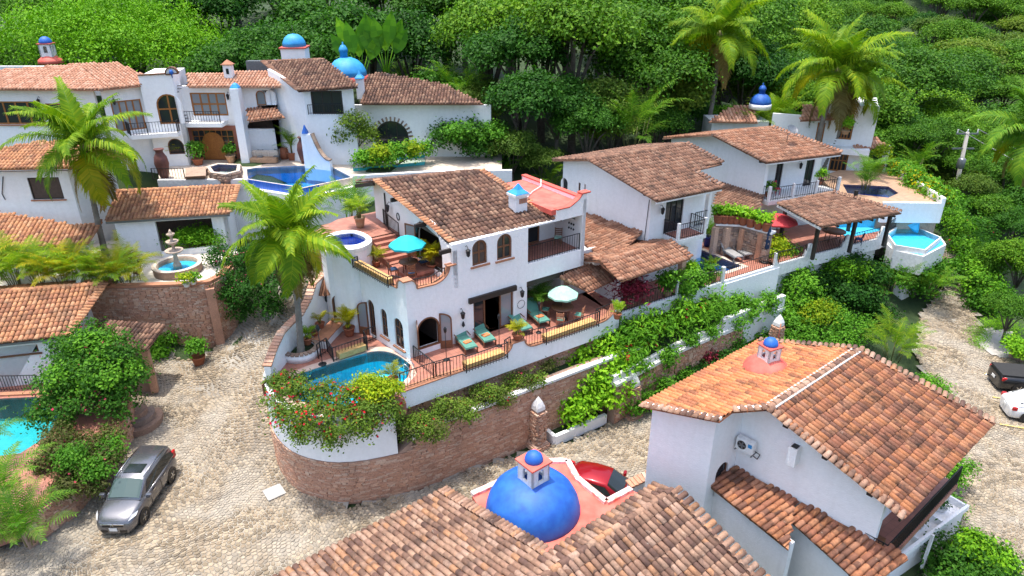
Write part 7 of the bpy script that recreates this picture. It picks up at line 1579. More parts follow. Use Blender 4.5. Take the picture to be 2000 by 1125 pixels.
for k,(r_,z_) in enumerate(((1.25,.3),(.92,.6),(.6,.9))): MB().prism([(st.x - .3 + r_ * math.cos(a_),st.y + .25 + r_ * math.sin(a_)) for a_ in [R(-110 + 170 * j / 12) for j in range(13)]] + [(st.x - .6,st.y + .5)],st.z - .2,st.z + z_).build('step',M['stone'],ST)
# weathered gate roof at the foot of the brick wall
wr0,wr1 = P(190,676,3.4),P(288,690,3.2); wr1.z = wr0.z; wp_ = Plane(wr0,wr1,16); GRf = thing('gate_roof','sagging weathered tile gate roof at the foot of the ruined brick wall','gate',P(250,690,.8)); roof(GRf,[wr0,wr1,wp_.hit(322,636),wp_.hit(200,626)],'tileA',tw=.24)
MB().box((wr1.x - .3,wr1.y + .3,1.9),(.35,.35,2.8),R(20)).build('post',M['brick'],GRf); W_ = Wall(wr0 + Vector((0,.4,0)),wr1 + Vector((-.3,.4,0))); W_.build(GRf,rect(0,.3,W_.L,3.2),(),.3,M['mortar'])
# ================================================================== vehicles
def wheel(parent,c,r,w,side):
    c = Vector(c); n = 20
    def ringp(rr,y): return [(c.x + rr * math.cos(2 * math.pi * k / n),c.y + y,c.z + rr * math.sin(2 * math.pi * k / n)) for k in range(n)]
    rs = [ringp(r * .62,side * w / 2 * .9),ringp(r * .9,side * w / 2),ringp(r,side * w * .35),ringp(r,-side * w * .4),ringp(r * .6,-side * w / 2)]; mb = MB()
    for a,b in zip(rs,rs[1:]):
        for k in range(n): mb.poly([a[k],a[(k + 1) % n],b[(k + 1) % n],b[k]],True)
    t = mb.build('wheel',M['rubber'],parent); mb = MB(); mb.poly(ringp(r * .62,side * w * .28)); mb.build('rim',M['black'],t); mb = MB()
    for k in range(5):
        a = 2 * math.pi * k / 5; d = Vector((math.cos(a),0,math.sin(a))); q = c + Vector((0,side * w * .42,0)); mb.beam(q,q + d * r * .62,r * .16,r * .1)
    mb.build('spokes',M['chrome'],t)
def loft(mb,secs,smooth=True,cap=True):
    n = len(secs[0]); b = len(mb.v)
    for s_ in secs: mb.v += [tuple(p) for p in s_]
    for i in range(len(secs) - 1):
        for k in range(n - 1): mb.f.append((b + i * n + k,b + i * n + k + 1,b + (i + 1) * n + k + 1,b + (i + 1) * n + k)); mb.sm.append(smooth)
    if cap: mb.f.append(tuple(b + k for k in range(n))[::-1]); mb.sm.append(False); mb.f.append(tuple(b + (len(secs) - 1) * n + k for k in range(n))); mb.sm.append(False)
    return mb
def car(name,label,loc,rz,paint,L,W,H_,hood,belt,cab,kind='suv',ws='carglass',r=.34,roofglass=False,cat='car'):
    """cab: x positions of windscreen base, windscreen top, rear top, rear base; x runs forward"""
    t = thing(name,label,cat); hw = W / 2; gc = .2; x0,x1 = -L / 2,L / 2; wf,wr_ = x1 - L * .2,x0 + L * .2
    def sec(x,w,zt,zs): return [(x,-w * .86,gc),(x,-w * .97,gc + .12),(x,-w,(gc + zs) / 2),(x,-w * .985,zs),(x,-w * .80,zt),(x,-w * .4,zt + .03),(x,0,zt + .035),(x,w * .4,zt + .03),(x,w * .80,zt),(x,w * .985,zs),(x,w,(gc + zs) / 2),(x,w * .97,gc + .12),(x,w * .86,gc)]
    S_ = [sec(x0 + .02,hw * .80,belt * .80,belt * .66),sec(x0 + .12,hw * .93,belt * .95,belt * .82),sec(x0 + .5,hw,belt,belt * .9),sec(0,hw,belt,belt * .92),sec(cab[0],hw,hood + .02,hood * .95),sec(x1 - .75,hw * .985,hood - .03,hood * .88),sec(x1 - .3,hw * .93,hood - .12,hood * .74),sec(x1 - .08,hw * .82,hood - .27,hood * .62),sec(x1,hw * .66,hood - .36,hood * .52)]
    if kind == 'pickup': S_[1] = sec(x0 + .06,hw * .97,belt,belt * .92)
    body = loft(MB(),S_).build('body',M[paint],t); m_ = body.modifiers.new('s','SUBSURF'); m_.levels = m_.render_levels = 1
    bz = belt - .02; rw = hw * (.76 if kind == 'suv' else .7); bw = hw * .90
    def cs(x,wb,wt,zb,zt): return [(x,-wb,zb),(x,-(wb * .45 + wt * .55),zb + (zt - zb) * .6),(x,-wt,zt - .05),(x,-wt * .85,zt),(x,0,zt + .025),(x,wt * .85,zt),(x,wt,zt - .05),(x,wb * .45 + wt * .55,zb + (zt - zb) * .6),(x,wb,zb)]
    cabs = [cs(cab[0],bw * .93,bw * .93 * .98,hood,hood + .03),cs(cab[1],bw,rw,bz,H_ - .03),cs((cab[1] + cab[2]) / 2,bw,rw * 1.03,bz,H_),cs(cab[2],bw,rw * .97,bz,H_ - .05),cs(cab[3],bw * .92,bw * .8,bz,bz + .06 if kind != 'suv' else bz + .1)]
    loft(MB(),cabs).build('roof',M[paint],t)
    def lerp(a,b,k): return Vector(a).lerp(Vector(b),k)
    def glass(nm,q,mat,off): MB().poly([Vector(p) + Vector(off) for p in q]).build(nm,M[mat],t)
    A0,A1,A3,A4 = cabs[0],cabs[1],cabs[3],cabs[4]
    k_ = [[lerp(A0[i],A1[i],q) * 1.0 + Vector((.03,0,.03)) for i in range(2,7)] for q in (.1,.5,.93)]; k_ = [[Vector((p.x,p.y * .93,p.z)) for p in r_] for r_ in k_]; mb = MB()
    for a_,b_ in zip(k_,k_[1:]):
        for i in range(4): mb.poly([a_[i],a_[i + 1],b_[i + 1],b_[i]],True)
    mb.build('windscreen',M[ws],t)
    glass('rear_window',[lerp(A4[8],A3[6],.2) - Vector((0,.08,0)),lerp(A4[0],A3[2],.2) + Vector((0,.08,0)),lerp(A4[2],A3[2],.9) + Vector((0,.07,0)),lerp(A4[6],A3[6],.9) - Vector((0,.07,0))],'carglass',(-.03,0,.03))
    for sg,i0,i2 in ((-1,0,2),(1,8,6)):
        f_ = lambda c_,k: lerp(c_[i0],c_[i2],k) + Vector((0,sg * .018,0))
        md = cabs[2]; q = [lerp(f_(A0,.1),f_(A1,.1),.55),f_(A1,.12),f_(md,.12),f_(A3,.14),lerp(f_(A3,.3),f_(A4,.5),.6),lerp(f_(A3,.85),f_(A4,.9),.25),f_(A3,.86),f_(md,.88),f_(A1,.86)]
        q = [p + Vector((0,sg * .03 * (0 < i < 4 or i > 5) ,0)) for i,p in enumerate(q)]
        MB().poly(q if sg < 0 else q[::-1]).build('side_window',M['carglass'],t)
        MB().tube([f_(A1,.05) + Vector((.5,sg * .03,0)),f_(md,.05) + Vector((0,sg * .04,0)),f_(A3,.07) + Vector((0,sg * .03,0))],.012,4).build('window_trim',M['chrome'],t)
        for hx in (.25,-.75): MB().box((hx,sg * (hw + .005),belt * .86),(.2,.04,.045)).build('door_handle',M['chrome'],t)
        for dx in (.62,-.35): MB().box((dx - .05,sg * (hw * .995),belt * .6),(.012,.012,belt * .62)).build('door_seam',M['black'],t)
        MB().box((cab[0] - .25,sg * (hw + .12),belt + .08),(.16,.26,.18),0,.04).build('mirror',M[paint],t)
        MB().raw([(x1 - .10,sg * hw * .72,hood - .26),(x1 - .42,sg * hw * .955,hood - .2),(x1 - .62,sg * hw * .97,hood - .1),(x1 - .34,sg * hw * .78,hood - .115)],[(0,1,2,3)]).build('headlight',M['lamp_clear'],t)
        MB().box((x0 + .2,sg * hw * .86,belt * (1.02 if kind == 'suv' else .84)),(.26,.13,.36 if kind == 'suv' else .2),0,.04).build('tail_light',M['lamp_red'],t)
        for wx in (wf,wr_):
            wheel(t,(wx,sg * (hw - .1),r),r,.22,sg)
            mb = MB(); mb.poly([(wx + (r + .07) * math.cos(a_),sg * (hw + .004),r + (r + .07) * math.sin(a_)) for a_ in [2 * math.pi * k / 18 for k in range(18)]]); mb.build('wheel_arch',M['black'],t)
    MB().box((x1 - .03,0,hood - .42),(.06,W * .5,.14),0,.02).build('grille',M['black'],t); MB().box((x1 + .005,0,hood - .345),(.03,W * .56,.035)).build('grille_bar',M['chrome'],t)
    MB().box((x1 + .01,0,.42),(.02,.34,.16)).build('front_plate',M['whitepaint'],t); MB().box((x0 - .005,0,.62),(.02,.34,.16)).build('rear_plate',M['whitepaint'],t); MB().box((x1 - .06,0,.3),(.1,W * .6,.14)).build('bumper_intake',M['black'],t)
    if roofglass: MB().box((cab[1] - .55,0,H_ + .012),(.62,.82,.02),0,.005).build('sunroof',M['carglass'],t)
    t.location = loc; t.rotation_euler = (0,0,rz); return t
SUV = car('parked_car','silver grey sport utility car parked on the cobbled road at lower left',G(300,985) * 0 + Vector((-17.25,24.75,.06)),R(-90),'grey_car',4.53,1.84,1.68,1.04,1.06,(1.15,.32,-1.95,-2.2),roofglass=True,ws='wsglass')
mb = MB(); 
for y in (-.05,.05): mb.beam((2.29,y * 1.15,.60),(2.29,y * .85,.74),.02,.022)
mb.beam((2.29,-.045,.67),(2.29,.045,.67),.02,.02); mb.build('emblem',M['chrome'],SUV)
for y in (-.62,.62): MB().tube([(.3,y,1.68),(-.7,y,1.71),(-1.7,y,1.66)],.02,5).build('roof_rail',M['chrome'],SUV)
car('parked_car','red hatchback half hidden behind the pink flat roof',Vector((P(1182,944,1.0).x,P(1182,944,1.0).y,.06)),R(-22),'red_car',4.0,1.72,1.48,.92,.92,(.95,.15,-1.3,-1.85))
PK = car('pickup_truck','black pickup truck parked at the right edge beside the stone planter',G(2030,760,.05),R(-10),'black_car',5.3,1.85,1.75,1.1,1.02,(1.2,.55,-.35,-.55),'pickup',cat='truck'); MB().box((-1.65,0,1.05),(1.85,1.5,.12)).build('load_bed',M['rubber'],PK); MB().tube([(-2.65,.5,.35),(-2.85,.5,.33)],.05,8).build('tow_bar',M['chrome'],PK)
car('parked_car','white saloon car at the right edge in front of the black pickup',G(2045,818,.05),R(-14),'white_car',4.5,1.8,1.45,.92,.95,(.95,.2,-1.2,-1.9),'saloon')
# ================================================================== terrace furniture
def lounger(label,loc,rz,cush='green_cush',frame='wood',group='sun loungers',towel=True):
    t = thing('sun_lounger',label,'sun lounger',(0,0,0),group); w = .33
    for y in (-w,w): MB().beam((0,y,.3),(1.3,y,.3),.05,.07).build('side_rail',M[frame],t)
    for x in (.08,1.2):
        for y in (-w,w): MB().box((x,y,.14),(.06,.06,.28)).build('leg',M[frame],t)
    MB().hexa([(0,-w,.34),(1.28,-w,.34),(1.28,w,.34),(0,w,.34)],[(0.02,-w + .02,.42),(1.26,-w + .02,.42),(1.26,w - .02,.42),(.02,w - .02,.42)]).build('seat_cushion',M[cush],t)
    MB().hexa([(1.28,-w,.33),(1.38,-w,.30),(1.38,w,.30),(1.28,w,.33)],[(1.85,-w,.98),(1.93,-w,.93),(1.93,w,.93),(1.85,w,.98)]).build('back_cushion',M[cush],t); MB().beam((1.7,-w,.1),(1.62,-w,.65),.04,.04).build('rear_leg',M[frame],t); MB().beam((1.7,w,.1),(1.62,w,.65),.04,.04).build('rear_leg',M[frame],t)
    if towel: MB().box((.55,0,.45),(.26,.4,.07),.2,.02).build('towel',M['orange_cloth'],t)
    for y in (-w - .04,w + .04): MB().beam((1.0,y,.52),(1.5,y,.54),.05,.03).build('armrest',M[frame],t)
    return place(t,loc,rz)
def on(px,py,z): return P(px,py,z)
LR = R(150)
for k,(fx,fy,hx,hy,nm) in enumerate(((922,692,884,650,'nearest the arched door'),(958,678,920,638,'second from the arched door'),(1030,655,988,618,'beside the sliding door, behind the yellow potted palm'),(1064,640,1024,603,'nearest the mint umbrella'))):
    a,b = on(fx,fy,5.0),on(hx,hy,5.0); d = b - a; lounger('green cushioned wooden sun lounger ' + nm,a,math.atan2(d.y,d.x),group='green loungers on the main terrace',towel=k != 2)
for k,(fx,fy,nm) in enumerate(((1442,512,'nearer the pool edge'),(1462,507,'nearer the navy umbrella'))): a = on(fx,fy,5.03); b = on(fx - 32,fy - 20,5.03); d = b - a; lounger('grey mesh sun lounger by the second pool, ' + nm,a,math.atan2(d.y,d.x),'grey_cush','grey_metal','grey loungers by the second pool',False)
c = on(900,655,5.0); t = thing('side_table','small dark wooden side table between the two left loungers','side table',c); MB().box(c + Vector((0,0,.38)),(.45,.45,.04),R(35)).build('top',M['wood'],t)
for dx in (-.17,.17):
    for dy in (-.17,.17): MB().box(c + Vector((dx,dy,.18)),(.04,.04,.36)).build('leg',M['wood'],t)
def umbrella(label,loc,r,h,cloth,open_=True,n=8,group=None):
    loc = Vector(loc); t = thing('parasol',label,'parasol',loc,group); MB().tube([loc,loc + Vector((0,0,h))],.025,8).build('pole',M['wood'],t); MB().lathe([(.28,0),(.26,.06),(.05,.1)],tuple(loc),16).build('base',M['black'],t)
    if open_:
        for k in range(n):
            a0,a1 = 2 * math.pi * k / n + .2,2 * math.pi * (k + 1) / n + .2; am = (a0 + a1) / 2; top = loc + Vector((0,0,h)); e = lambda a,rr,z: loc + Vector((rr * math.cos(a),rr * math.sin(a),z)); mb = MB()
            mb.raw([top,e(a0,r * .5,h - .20),e(a1,r * .5,h - .20),e(a0,r,h - .52),e(am,r * .94,h - .50),e(a1,r,h - .52),e(a0,r,h - .62),e(am,r * .94,h - .6),e(a1,r,h - .62)],[(0,1,2),(1,3,4,2),(2,4,5),(3,6,7,4),(4,7,8,5)]); mb.build('canopy_panel',M[cloth],t)
    else: MB().lathe([(.05,h - 1.6),(.16,h - 1.5),(.13,h - .5),(.03,h)],tuple(loc),10).build('furled_canopy',M[cloth],t)
    return t
umbrella('open teal parasol on the upper terrace beside the hot tub',A(1.55,2.7,8.2),.95,2.15,'teal_cloth'); umbrella('open mint green parasol over the dining table on the lower terrace',on(1098,622,5.0),.85,2.0,'mint_cloth')
umbrella('furled navy parasol by the screen wall of the second pool',on(1493,512,5.03),.2,2.5,'navy_cloth',False); umbrella('open red parasol half hidden behind the screen wall pots',on(1512,478,5.0),1.3,2.3,'red_cloth')
def table(label,loc,r,h,mat,group=None):
    loc = Vector(loc); t = thing('table',label,'table',loc,group); MB().lathe([(r,h - .04),(r,h),(0.0,h + .001)],tuple(loc),20).build('top',M[mat],t)
    for k in range(4): a = k * math.pi / 2 + .7; MB().tube([loc + Vector((r * .6 * math.cos(a),r * .6 * math.sin(a),h - .03)),loc + Vector((r * .7 * math.cos(a),r * .7 * math.sin(a),0))],.03,6).build('leg',M[mat],t)
def chair(label,loc,rz,mat='wood',cush='green_cush',group=None):
    t = thing('chair',label,'chair',(0,0,0),group); MB().box((0,0,.43),(.44,.44,.04)).build('seat',M[mat],t); MB().box((0,0,.47),(.4,.4,.05),0,.015).build('cushion',M[cush],t)
    for x in (-.19,.19):
        for y in (-.19,.19): MB().box((x,y,.21),(.04,.04,.42)).build('leg',M[mat],t)
    for y in (-.19,.19): MB().beam((-.2,y,.42),(-.27,y,.95),.04,.04).build('back_post',M[mat],t)
    for k in range(4): MB().beam((-.215 - .015 * k,-.19,.58 + .1 * k),(-.215 - .015 * k,.19,.58 + .1 * k),.02,.06).build('back_slat',M[mat],t)
    place(t,loc,rz)
c = on(1098,622,5.0); table('round dark dining table under the mint parasol',c,.62,.74,'wood')
for a,nm in ((-100,'on the near side of'),(-25,'on the right of'),(165,'on the left of'),(70,'on the far side of')): chair('wooden chair with green cushion %s the mint parasol table' % nm,c + Vector((math.cos(R(a)) * .95,math.sin(R(a)) * .95,0)),R(a + 180),'coping',group='chairs at the mint parasol table')
c = A(1.55,2.7,8.2); table('round wooden table under the teal parasol',c,.5,.72,'wood')
for a,nm in ((-150,'on the left of'),(-75,'on the near side of'),(40,'on the far right of')): chair('slatted wooden chair with teal cushion %s the teal parasol table' % nm,c + Vector((math.cos(R(a)) * .85,math.sin(R(a)) * .85,0)),R(a + 180),'wood','navy_cloth','chairs at the teal parasol table')
chair('wooden deck chair on the upper right balcony of the central villa',A(10.2,1.3,8.3),R(-100),'wood','mint_cloth'); chair('red chair on the third house balcony',fc_(1.6,.4,8.0),R(-60),'red_cloth','red_cloth')
table('dark dining table under the tiled pavilion',on(1625,470,5.0),.8,.75,'wood'); chair('blue padded chair under the tiled pavilion',on(1675,478,5.0),R(160),'navy_cloth','navyblue')
t = thing('outdoor_sofa','beige cushioned sofa on the porch of the upper left villa','sofa',E4w.pt(E4w.hit(523,300)[0],ZF,.9)); q = BASE[t.name]
MB().box(q + Vector((0,0,.25)),(2.0,.8,.35),0,.06).build('seat',M['tanpot'],t); MB().box(q + Vector((0,.35,.6)),(2.0,.25,.55),0,.08).build('backrest',M['pale_floor'],t)
for k in range(3): q = P(478 + 32 * k,318 - 1 * k,ZF); chair('thin grey metal patio chair, %s in the row by the long pool' % ('first','second','third')[k],q,R(-90),'grey_metal','grey_metal','patio chairs by the long pool')
for k,(x,y,nm) in enumerate(((872,715,'in front of the arched door lounger'),(975,688,'behind the yellow potted palm'),(1052,662,'beside the right hand railing bay'))):
    c = on(x,y - 12,5.0); t = thing('floor_lantern','slim black lantern pole %s' % nm,'lamp',c,'lantern poles on the main terrace'); MB().tube([c,c + Vector((0,0,1.6))],.018,6).build('pole',M['iron'],t); MB().lathe([(.03,1.5),(.07,1.58),(.08,1.75),(.02,1.85)],tuple(c),6,False).build('lamp',M['iron'],t); MB().lathe([(.16,0),(.15,.04),(.02,.06)],tuple(c),12).build('foot',M['iron'],t)
c = on(630,712,4.8); t = thing('floor_lantern','slim black lantern pole beside the pool railing','lamp',c); MB().tube([c,c + Vector((0,0,1.9))],.02,6).build('pole',M['iron'],t); MB().lathe([(.22,0),(.2,.05),(.02,.07)],tuple(c),12).build('foot',M['iron'],t); MB().lathe([(.03,1.85),(.09,1.95),(.1,2.1),(.02,2.25)],tuple(c),6,False).build('lamp',M['iron'],t)
# vases of the upper villa
for x,y,h_,nm in ((322,348,2.1,'left of the pool steps'),(596,318,2.0,'by the scalloped wall')):
    c = P(x,y,ZF); t = tag(MB().lathe([(.25,0),(.34,.3 * h_ / 2),(.48,h_ * .5),(.42,h_ * .72),(.26,h_ * .86),(.24,h_ * .92),(.34,h_ * .98),(.34,h_),(.2,h_ - .02)],tuple(c),18).build('clay_vase',M['clay'],None,c),'tall dark red clay vase ' + nm,'vase','tall clay vases')
for x,y,nm in ((545,292,'left of the green potted palm'),(556,300,'right of the green potted palm')): c = P(x,y + 10,ZF); tag(MB().lathe([(.3,0),(.45,.4),(.4,.75),(.3,.85),(.33,.9),(.2,.88)],tuple(c),16).build('clay_jar',M['pot'],None,c),'round terracotta jar ' + nm,'jar','round jars on the villa terrace')
# power pole and wires
pb_ = PY(1880,350,62); pt_ = PY(1890,258,62); PP = thing('power_pole','concrete utility pole with crossarms and transformer on the right slope','utility pole',pb_)
MB().tube([pb_ - Vector((0,0,6)),pt_],[.22,.15],10).build('pole',M['concrete'],PP)
for dz in (-.15,-1.5): MB().box(pt_ + Vector((0,0,dz)),(2.0,.12,.12)).build('crossarm',M['grey_metal'],PP)
for k in range(3): MB().lathe([(.05,0),(.07,.1),(.04,.2),(.06,.3),(.02,.35)],tuple(pt_ + Vector((-.9 + .9 * k,0,-.08))),8).build('insulator',M['whitepaint'],PP)
MB().lathe([(.3,0),(.34,.1),(.34,.8),(.28,.9),(.1,1.0)],tuple(pt_ + Vector((-.1,-.45,-3.2))),14).build('transformer',M['grey_metal'],PP)
for k,(dx,end,nm) in enumerate(((-.9,Vector((52,33,5.5)),'left hand'),(.9,Vector((55,33,5.5)),'right hand'))):
    a = pt_ + Vector((dx,0,.25)); pts = [a.lerp(end,j / 12) - Vector((0,0,1.6 * math.sin(math.pi * j / 12))) for j in range(13)]; tag(MB().tube(pts,.035,5).build('power_line',M['grey_metal'],None,a),'thin power line sagging from the utility pole toward the street, %s wire' % nm,'power line')
# stone planter at right edge, white balls and stones
sp = [tuple(G(x,y)[:2]) for x,y in [(1968,698),(1985,706),(2040,715)]]; t = thing('stone_planter','dry stone planter wall at the right edge above the pickup','planter',G(1985,700)); core_wall(MB(),sp,-.3,.75,.4).build('core',M['mortar'],t); bricks(t,sp,0,.72,0,ch=.2,lo=.25,hi=.5,mat='stone',stone=0,seed=6)
wb_ = P(1515,640,1.0)
# ================================================================== palms
def bl(*a): return [(tuple(P(x,y,z)),((r,r,r * .8) if not hasattr(r,'__len__') else r)) for x,y,z,r in a]
tb_ = P(588,690,5.1); palm('leaning coconut palm in the ring planter beside the central pool',tb_,PY(562,462,tb_.y + .4),3.5,22,seed=3,r=.15,bend=.1)
lb = P(207,500,5.2); palm('coconut palm with yellowing fronds in front of the left house',lb,PY(165,292,lb.y - .6),4.6,24,seed=8,r=.17,bend=-.1)
b1_ = PY(1378,268,64); palm('tall coconut palm with hanging dry fronds behind the third house roof',b1_,PY(1405,72,64),5.4,20,seed=5,r=.2,bend=.2,mat='frond')
b2_ = PY(1590,320,57); palm('big coconut palm in front of the far right villa tower',b2_,PY(1636,142,57),5.5,22,seed=13,r=.2,bend=-.2,mat='frond',low=False)
b4_ = PY(1610,325,58.5); palm('second coconut palm with crossing trunk at the far right villa',b4_,PY(1665,175,58),4.2,12,seed=17,r=.18,bend=.15,mat='frond')
b3_ = PY(2020,400,50); palm('dark coconut palm cut by the right edge of the picture',b3_,PY(2012,262,50),4.6,22,seed=21,mat='frond_d')
def areca_clump(label,c,h,n,mat='frond',spread=.5,seed=1,L=None,group='areca palm clumps',nl=18):
    t = thing('areca_palm',label,'palm',c,group); areca(t,c,h,n,mat,spread,seed,nl=nl,L=L); return t
for k,x in enumerate((-10,35,80,125,170,215,252)): areca_clump('yellow green areca palm, %s from the left edge in the patio hedge' % ('first','second','third','fourth','fifth','sixth','seventh')[k],P(x,552 + (k % 2) * 6,5.2),2.7 - .12 * k,34,'frond' if k % 3 else 'frond_y',.7,30 + k,L=2.0,group='areca hedge on the left patio')
for k,(x,y,z,h_,n,m_,sp_,lab) in enumerate(((680,440,7.5,3.2,26,'frond_d',.8,'green areca palm behind the hot tub deck'),(1735,575,1.6,2.7,34,'frond_d',1.2,'drooping palm clump below the infinity pool'),(1805,575,1.2,2.7,34,'frond_d',1.2,'olive palm clump right of the infinity pool base'),(1745,700,0.3,2.8,30,'frond',1.0,'broad green palm clump behind the bottom right house roof'),(1235,290,9.0,5.5,30,'frond_d',1.3,'bright palm clump in the forest behind the second house'),(1510,262,8.5,4.5,30,'frond',1.3,'palm clump in front of the far villa blue dome'),(1570,285,8.0,4.0,26,'frond_d',1.2,'dark palm clump between the third house roof and far villa'),(1465,270,8.5,3.4,22,'frond',1.0,'small palm clump under the far villa round roof'),(1690,372,7.0,3.2,26,'frond_d',.5,'spiky palm tree standing beside the dark blue pool'),(1790,345,5.0,3.5,20,'frond_d',.8,'palm clump behind the yellow flowering hedge'),(175,235,8.0,3.2,22,'frond_d',.8,'palm top in front of the upper left villa wing'),(0,300,8.0,3.0,18,'frond',.8,'palm at the left edge below the upper villa'),(900,230,10.0,6.0,30,'frond_d',1.5,'forest palm behind the upper villa right wing'),(790,190,10.0,4.5,24,'frond_d',1.2,'small forest palm behind the upper villa chimney'),(1075,372,6.5,2.6,14,'frond',.6,'palm between the central villa and second house'),(980,345,7.5,2.4,16,'frond_d',.8,'dark palm behind the pink flat roof'))):
    areca_clump(lab,P(x,y,z),h_,n,m_,sp_,60 + k,L=h_ * .62)
for k,(x,y,z,h_) in enumerate(((15,985,1.7,2.6),(55,1060,1.2,2.2),(-20,900,1.7,2.6))): areca_clump('low green palm in the bottom left corner, %s' % ('beside the bushes','lowest by the road','nearest the teal pool')[k],P(x,y,z),h_,22,'frond_d',.5,90 + k,L=2.0,group='palms in the bottom left corner')
# traveller's palms: fans of paddle leaves
def paddle(parent,base,d,L,w,mat):
    base = Vector(base); d = Vector(d).normalized(); sd = d.cross(Vector((.2,-1,.1))).normalized(); mb = MB(); st = base + d * L * .45
    mb.tube([base,st],[.06,.03],5); pr = [0.02,.7,1,.95,.75,.35,.02]; up_ = sd.cross(d); rows = []
    for i,p_ in enumerate(pr): f_ = i / 6; c = st + d * (L * .62 * f_) + Vector((0,0,-.12 * L * f_ * f_)); rows.append([c - sd * w * p_ + up_ * .08,c,c + sd * w * p_ + up_ * .08])
    for a,b in zip(rows,rows[1:]): mb.poly([a[0],a[1],b[1],b[0]]); mb.poly([a[1],a[2],b[2],b[1]])
    return mb.build('leaf',M[mat],parent)
for k,(x,y,n,L,nm) in enumerate(((705,165,7,6.0,'left'),(755,150,7,5.6,'right'))):
    c = PY(x,y,60); t = thing('travellers_palm','traveller palm with tall paddle leaves, %s of the pair behind the dome' % nm,'palm',c); MB().tube([c - Vector((0,0,4)),c + Vector((0,0,.3))],.25,8).build('trunk',M['palmbark'],t)
    for j in range(n): a = R(60 + 60 * j / (n - 1)); paddle(t,c,(math.cos(a) * .8,.15 * (j % 2),math.sin(a)),L * (.8 + .2 * (j % 3) / 2),.55,'lf_lime' if j % 2 else 'lf_mid')
# ================================================================== shrubs
shrub('bougainvillea','red flowering bougainvillea spilling over the curved white pool wall','bougainvillea',bl((545,775,4.6,.65),(585,765,4.9,.75),(640,775,5.0,.85),(690,785,5.0,.85),(560,815,4.5,.75),(610,820,4.6,.9),(665,822,4.6,.9),(715,815,4.6,.85),(755,800,4.7,.7),(740,835,4.0,.5),(590,850,4.0,.45),(650,855,3.9,.5),(545,745,4.8,.5),(575,740,4.9,.4)),15000,.13,'lf_olive',flowers=(170,'fl_red',.13,.12),low=-.8,extra=(bl((725,752,5.5,.55),(757,765,5.4,.5),(700,765,5.3,.5),(735,775,5.2,.5)),6000,'lf_yellow'))
vb = []
for k in range(13):
    f_ = k / 12; vb.append((805 + 265 * f_,830 - 122 * f_ + (k % 3) * 12,3.7 + .25 * (k % 2) - .2 * f_,.62 - .2 * f_))
shrub('climbing_vine','straggling green vine hanging along the brick wall ledge below the main terrace','vine',bl(*vb),11000,.11,'lf_olive',low=-.9,extra=(bl(*[(x,y + 10,z,r) for x,y,z,r in vb[::2]]),2600,'lf_brown'),flowers=(26,'fl_red',.12,.1))
shrub('leafy_shrub','tall glossy lime green shrub in the white kerbed planter','shrub',bl((1125,805,1.1,.6),(1165,785,1.4,.8),(1115,770,1.8,.75),(1155,745,2.2,.85),(1195,760,1.8,.7),(1115,765,1.8,.75),(1150,720,2.6,.9),(1190,730,2.4,.8),(1135,690,3.2,.7),(1180,680,3.4,.75),(1200,750,1.8,.5),(1165,660,3.8,.5),(1205,700,3.0,.7),(1125,725,2.6,.8)),10500,.24,'lf_lime',low=-.6)
shrub('climbing_vine','dark green vine bush on the brick wall right of the lime green shrub','vine',bl((1255,775,.8,.8),(1300,755,.9,.8),(1265,735,1.4,.7),(1285,705,2.0,.6),(1330,740,.8,.6),(1240,800,.5,.6)),7000,.16,'lf_mid',low=-.6)
shrub('ginger_plant','red flowering ginger plants along the long white planter wall','ginger plant',bl((1225,690,3.6,.55),(1250,650,4.0,.7),(1225,655,3.8,.6),(1290,640,3.9,.7),(1330,615,4.0,.7),(1370,600,4.0,.65),(1395,590,4.1,.55),(1270,675,3.4,.5),(1180,640,3.9,.6)),5000,.34,'lf_mid',asp=.16,extra=(bl((1250,645,4.2,.5),(1330,610,4.2,.5)),700,'lf_lime'),flowers=(34,'fl_red',.22,.12),low=-.6)
shrub('leafy_shrub','round mid green shrub in front of the long planter wall','shrub',bl((1415,650,1.8,.7),(1395,680,1.3,.6),(1430,670,1.2,.6),(1350,690,1.4,.5)),4500,.17,'lf_mid',low=-.6)
shrub('climbing_vine','leafy creeper draped over the long white planter wall below the second house','vine',bl((1250,712,2.8,.4),(1300,690,2.7,.5),(1345,665,2.8,.5),(1390,645,2.8,.5),(1435,625,2.9,.6),(1470,605,3.2,.6),(1500,590,3.3,.6),(1440,590,3.6,.6),(1410,600,3.4,.5)),8000,.17,'lf_mid',low=-.9)
shrub('shrub_mass','bushes wrapped around the white base of the infinity pool','shrub',bl((1775,525,3.0,1.2),(1810,535,2.4,1.2),(1840,525,2.2,1.1),(1750,545,2.4,1.1),(1790,565,1.4,1.1)),9000,.2,'lf_mid')
shrub('leafy_shrub','dark shrub with maroon leaves behind the bottom right roof','shrub',bl((1375,715,.9,.6),(1420,705,.9,.7),(1345,730,.7,.6)),3600,.16,'lf_dark',extra=(bl((1380,700,1.2,.4)),500,'lf_maroon'))
shrub('leafy_tree','bushy tree with pale green leaves in front of the pavilion terrace','tree',bl((1545,520,4.0,1.1),(1520,560,3.0,1.0),(1565,560,3.2,1.1),(1540,495,4.9,.8),(1510,600,2.0,1.0),(1560,605,2.0,1.1),(1470,540,3.5,.6)),9000,.2,'lf_mid',low=-.6)
shrub('shrub_mass','dark green climbing shrubs covering the slope under the pavilion terrace','shrub',bl((1620,530,3.4,1.1),(1665,520,3.6,1.1),(1700,540,3.0,1.1),(1640,580,2.2,1.2),(1690,590,2.0,1.2),(1600,560,2.8,1.0),(1725,620,1.2,1.0),(1740,520,3.0,.9)),12000,.2,'lf_dark',low=-.6,extra=(bl((1640,525,3.8,.9),(1690,530,3.4,.9)),2200,'lf_lime'))
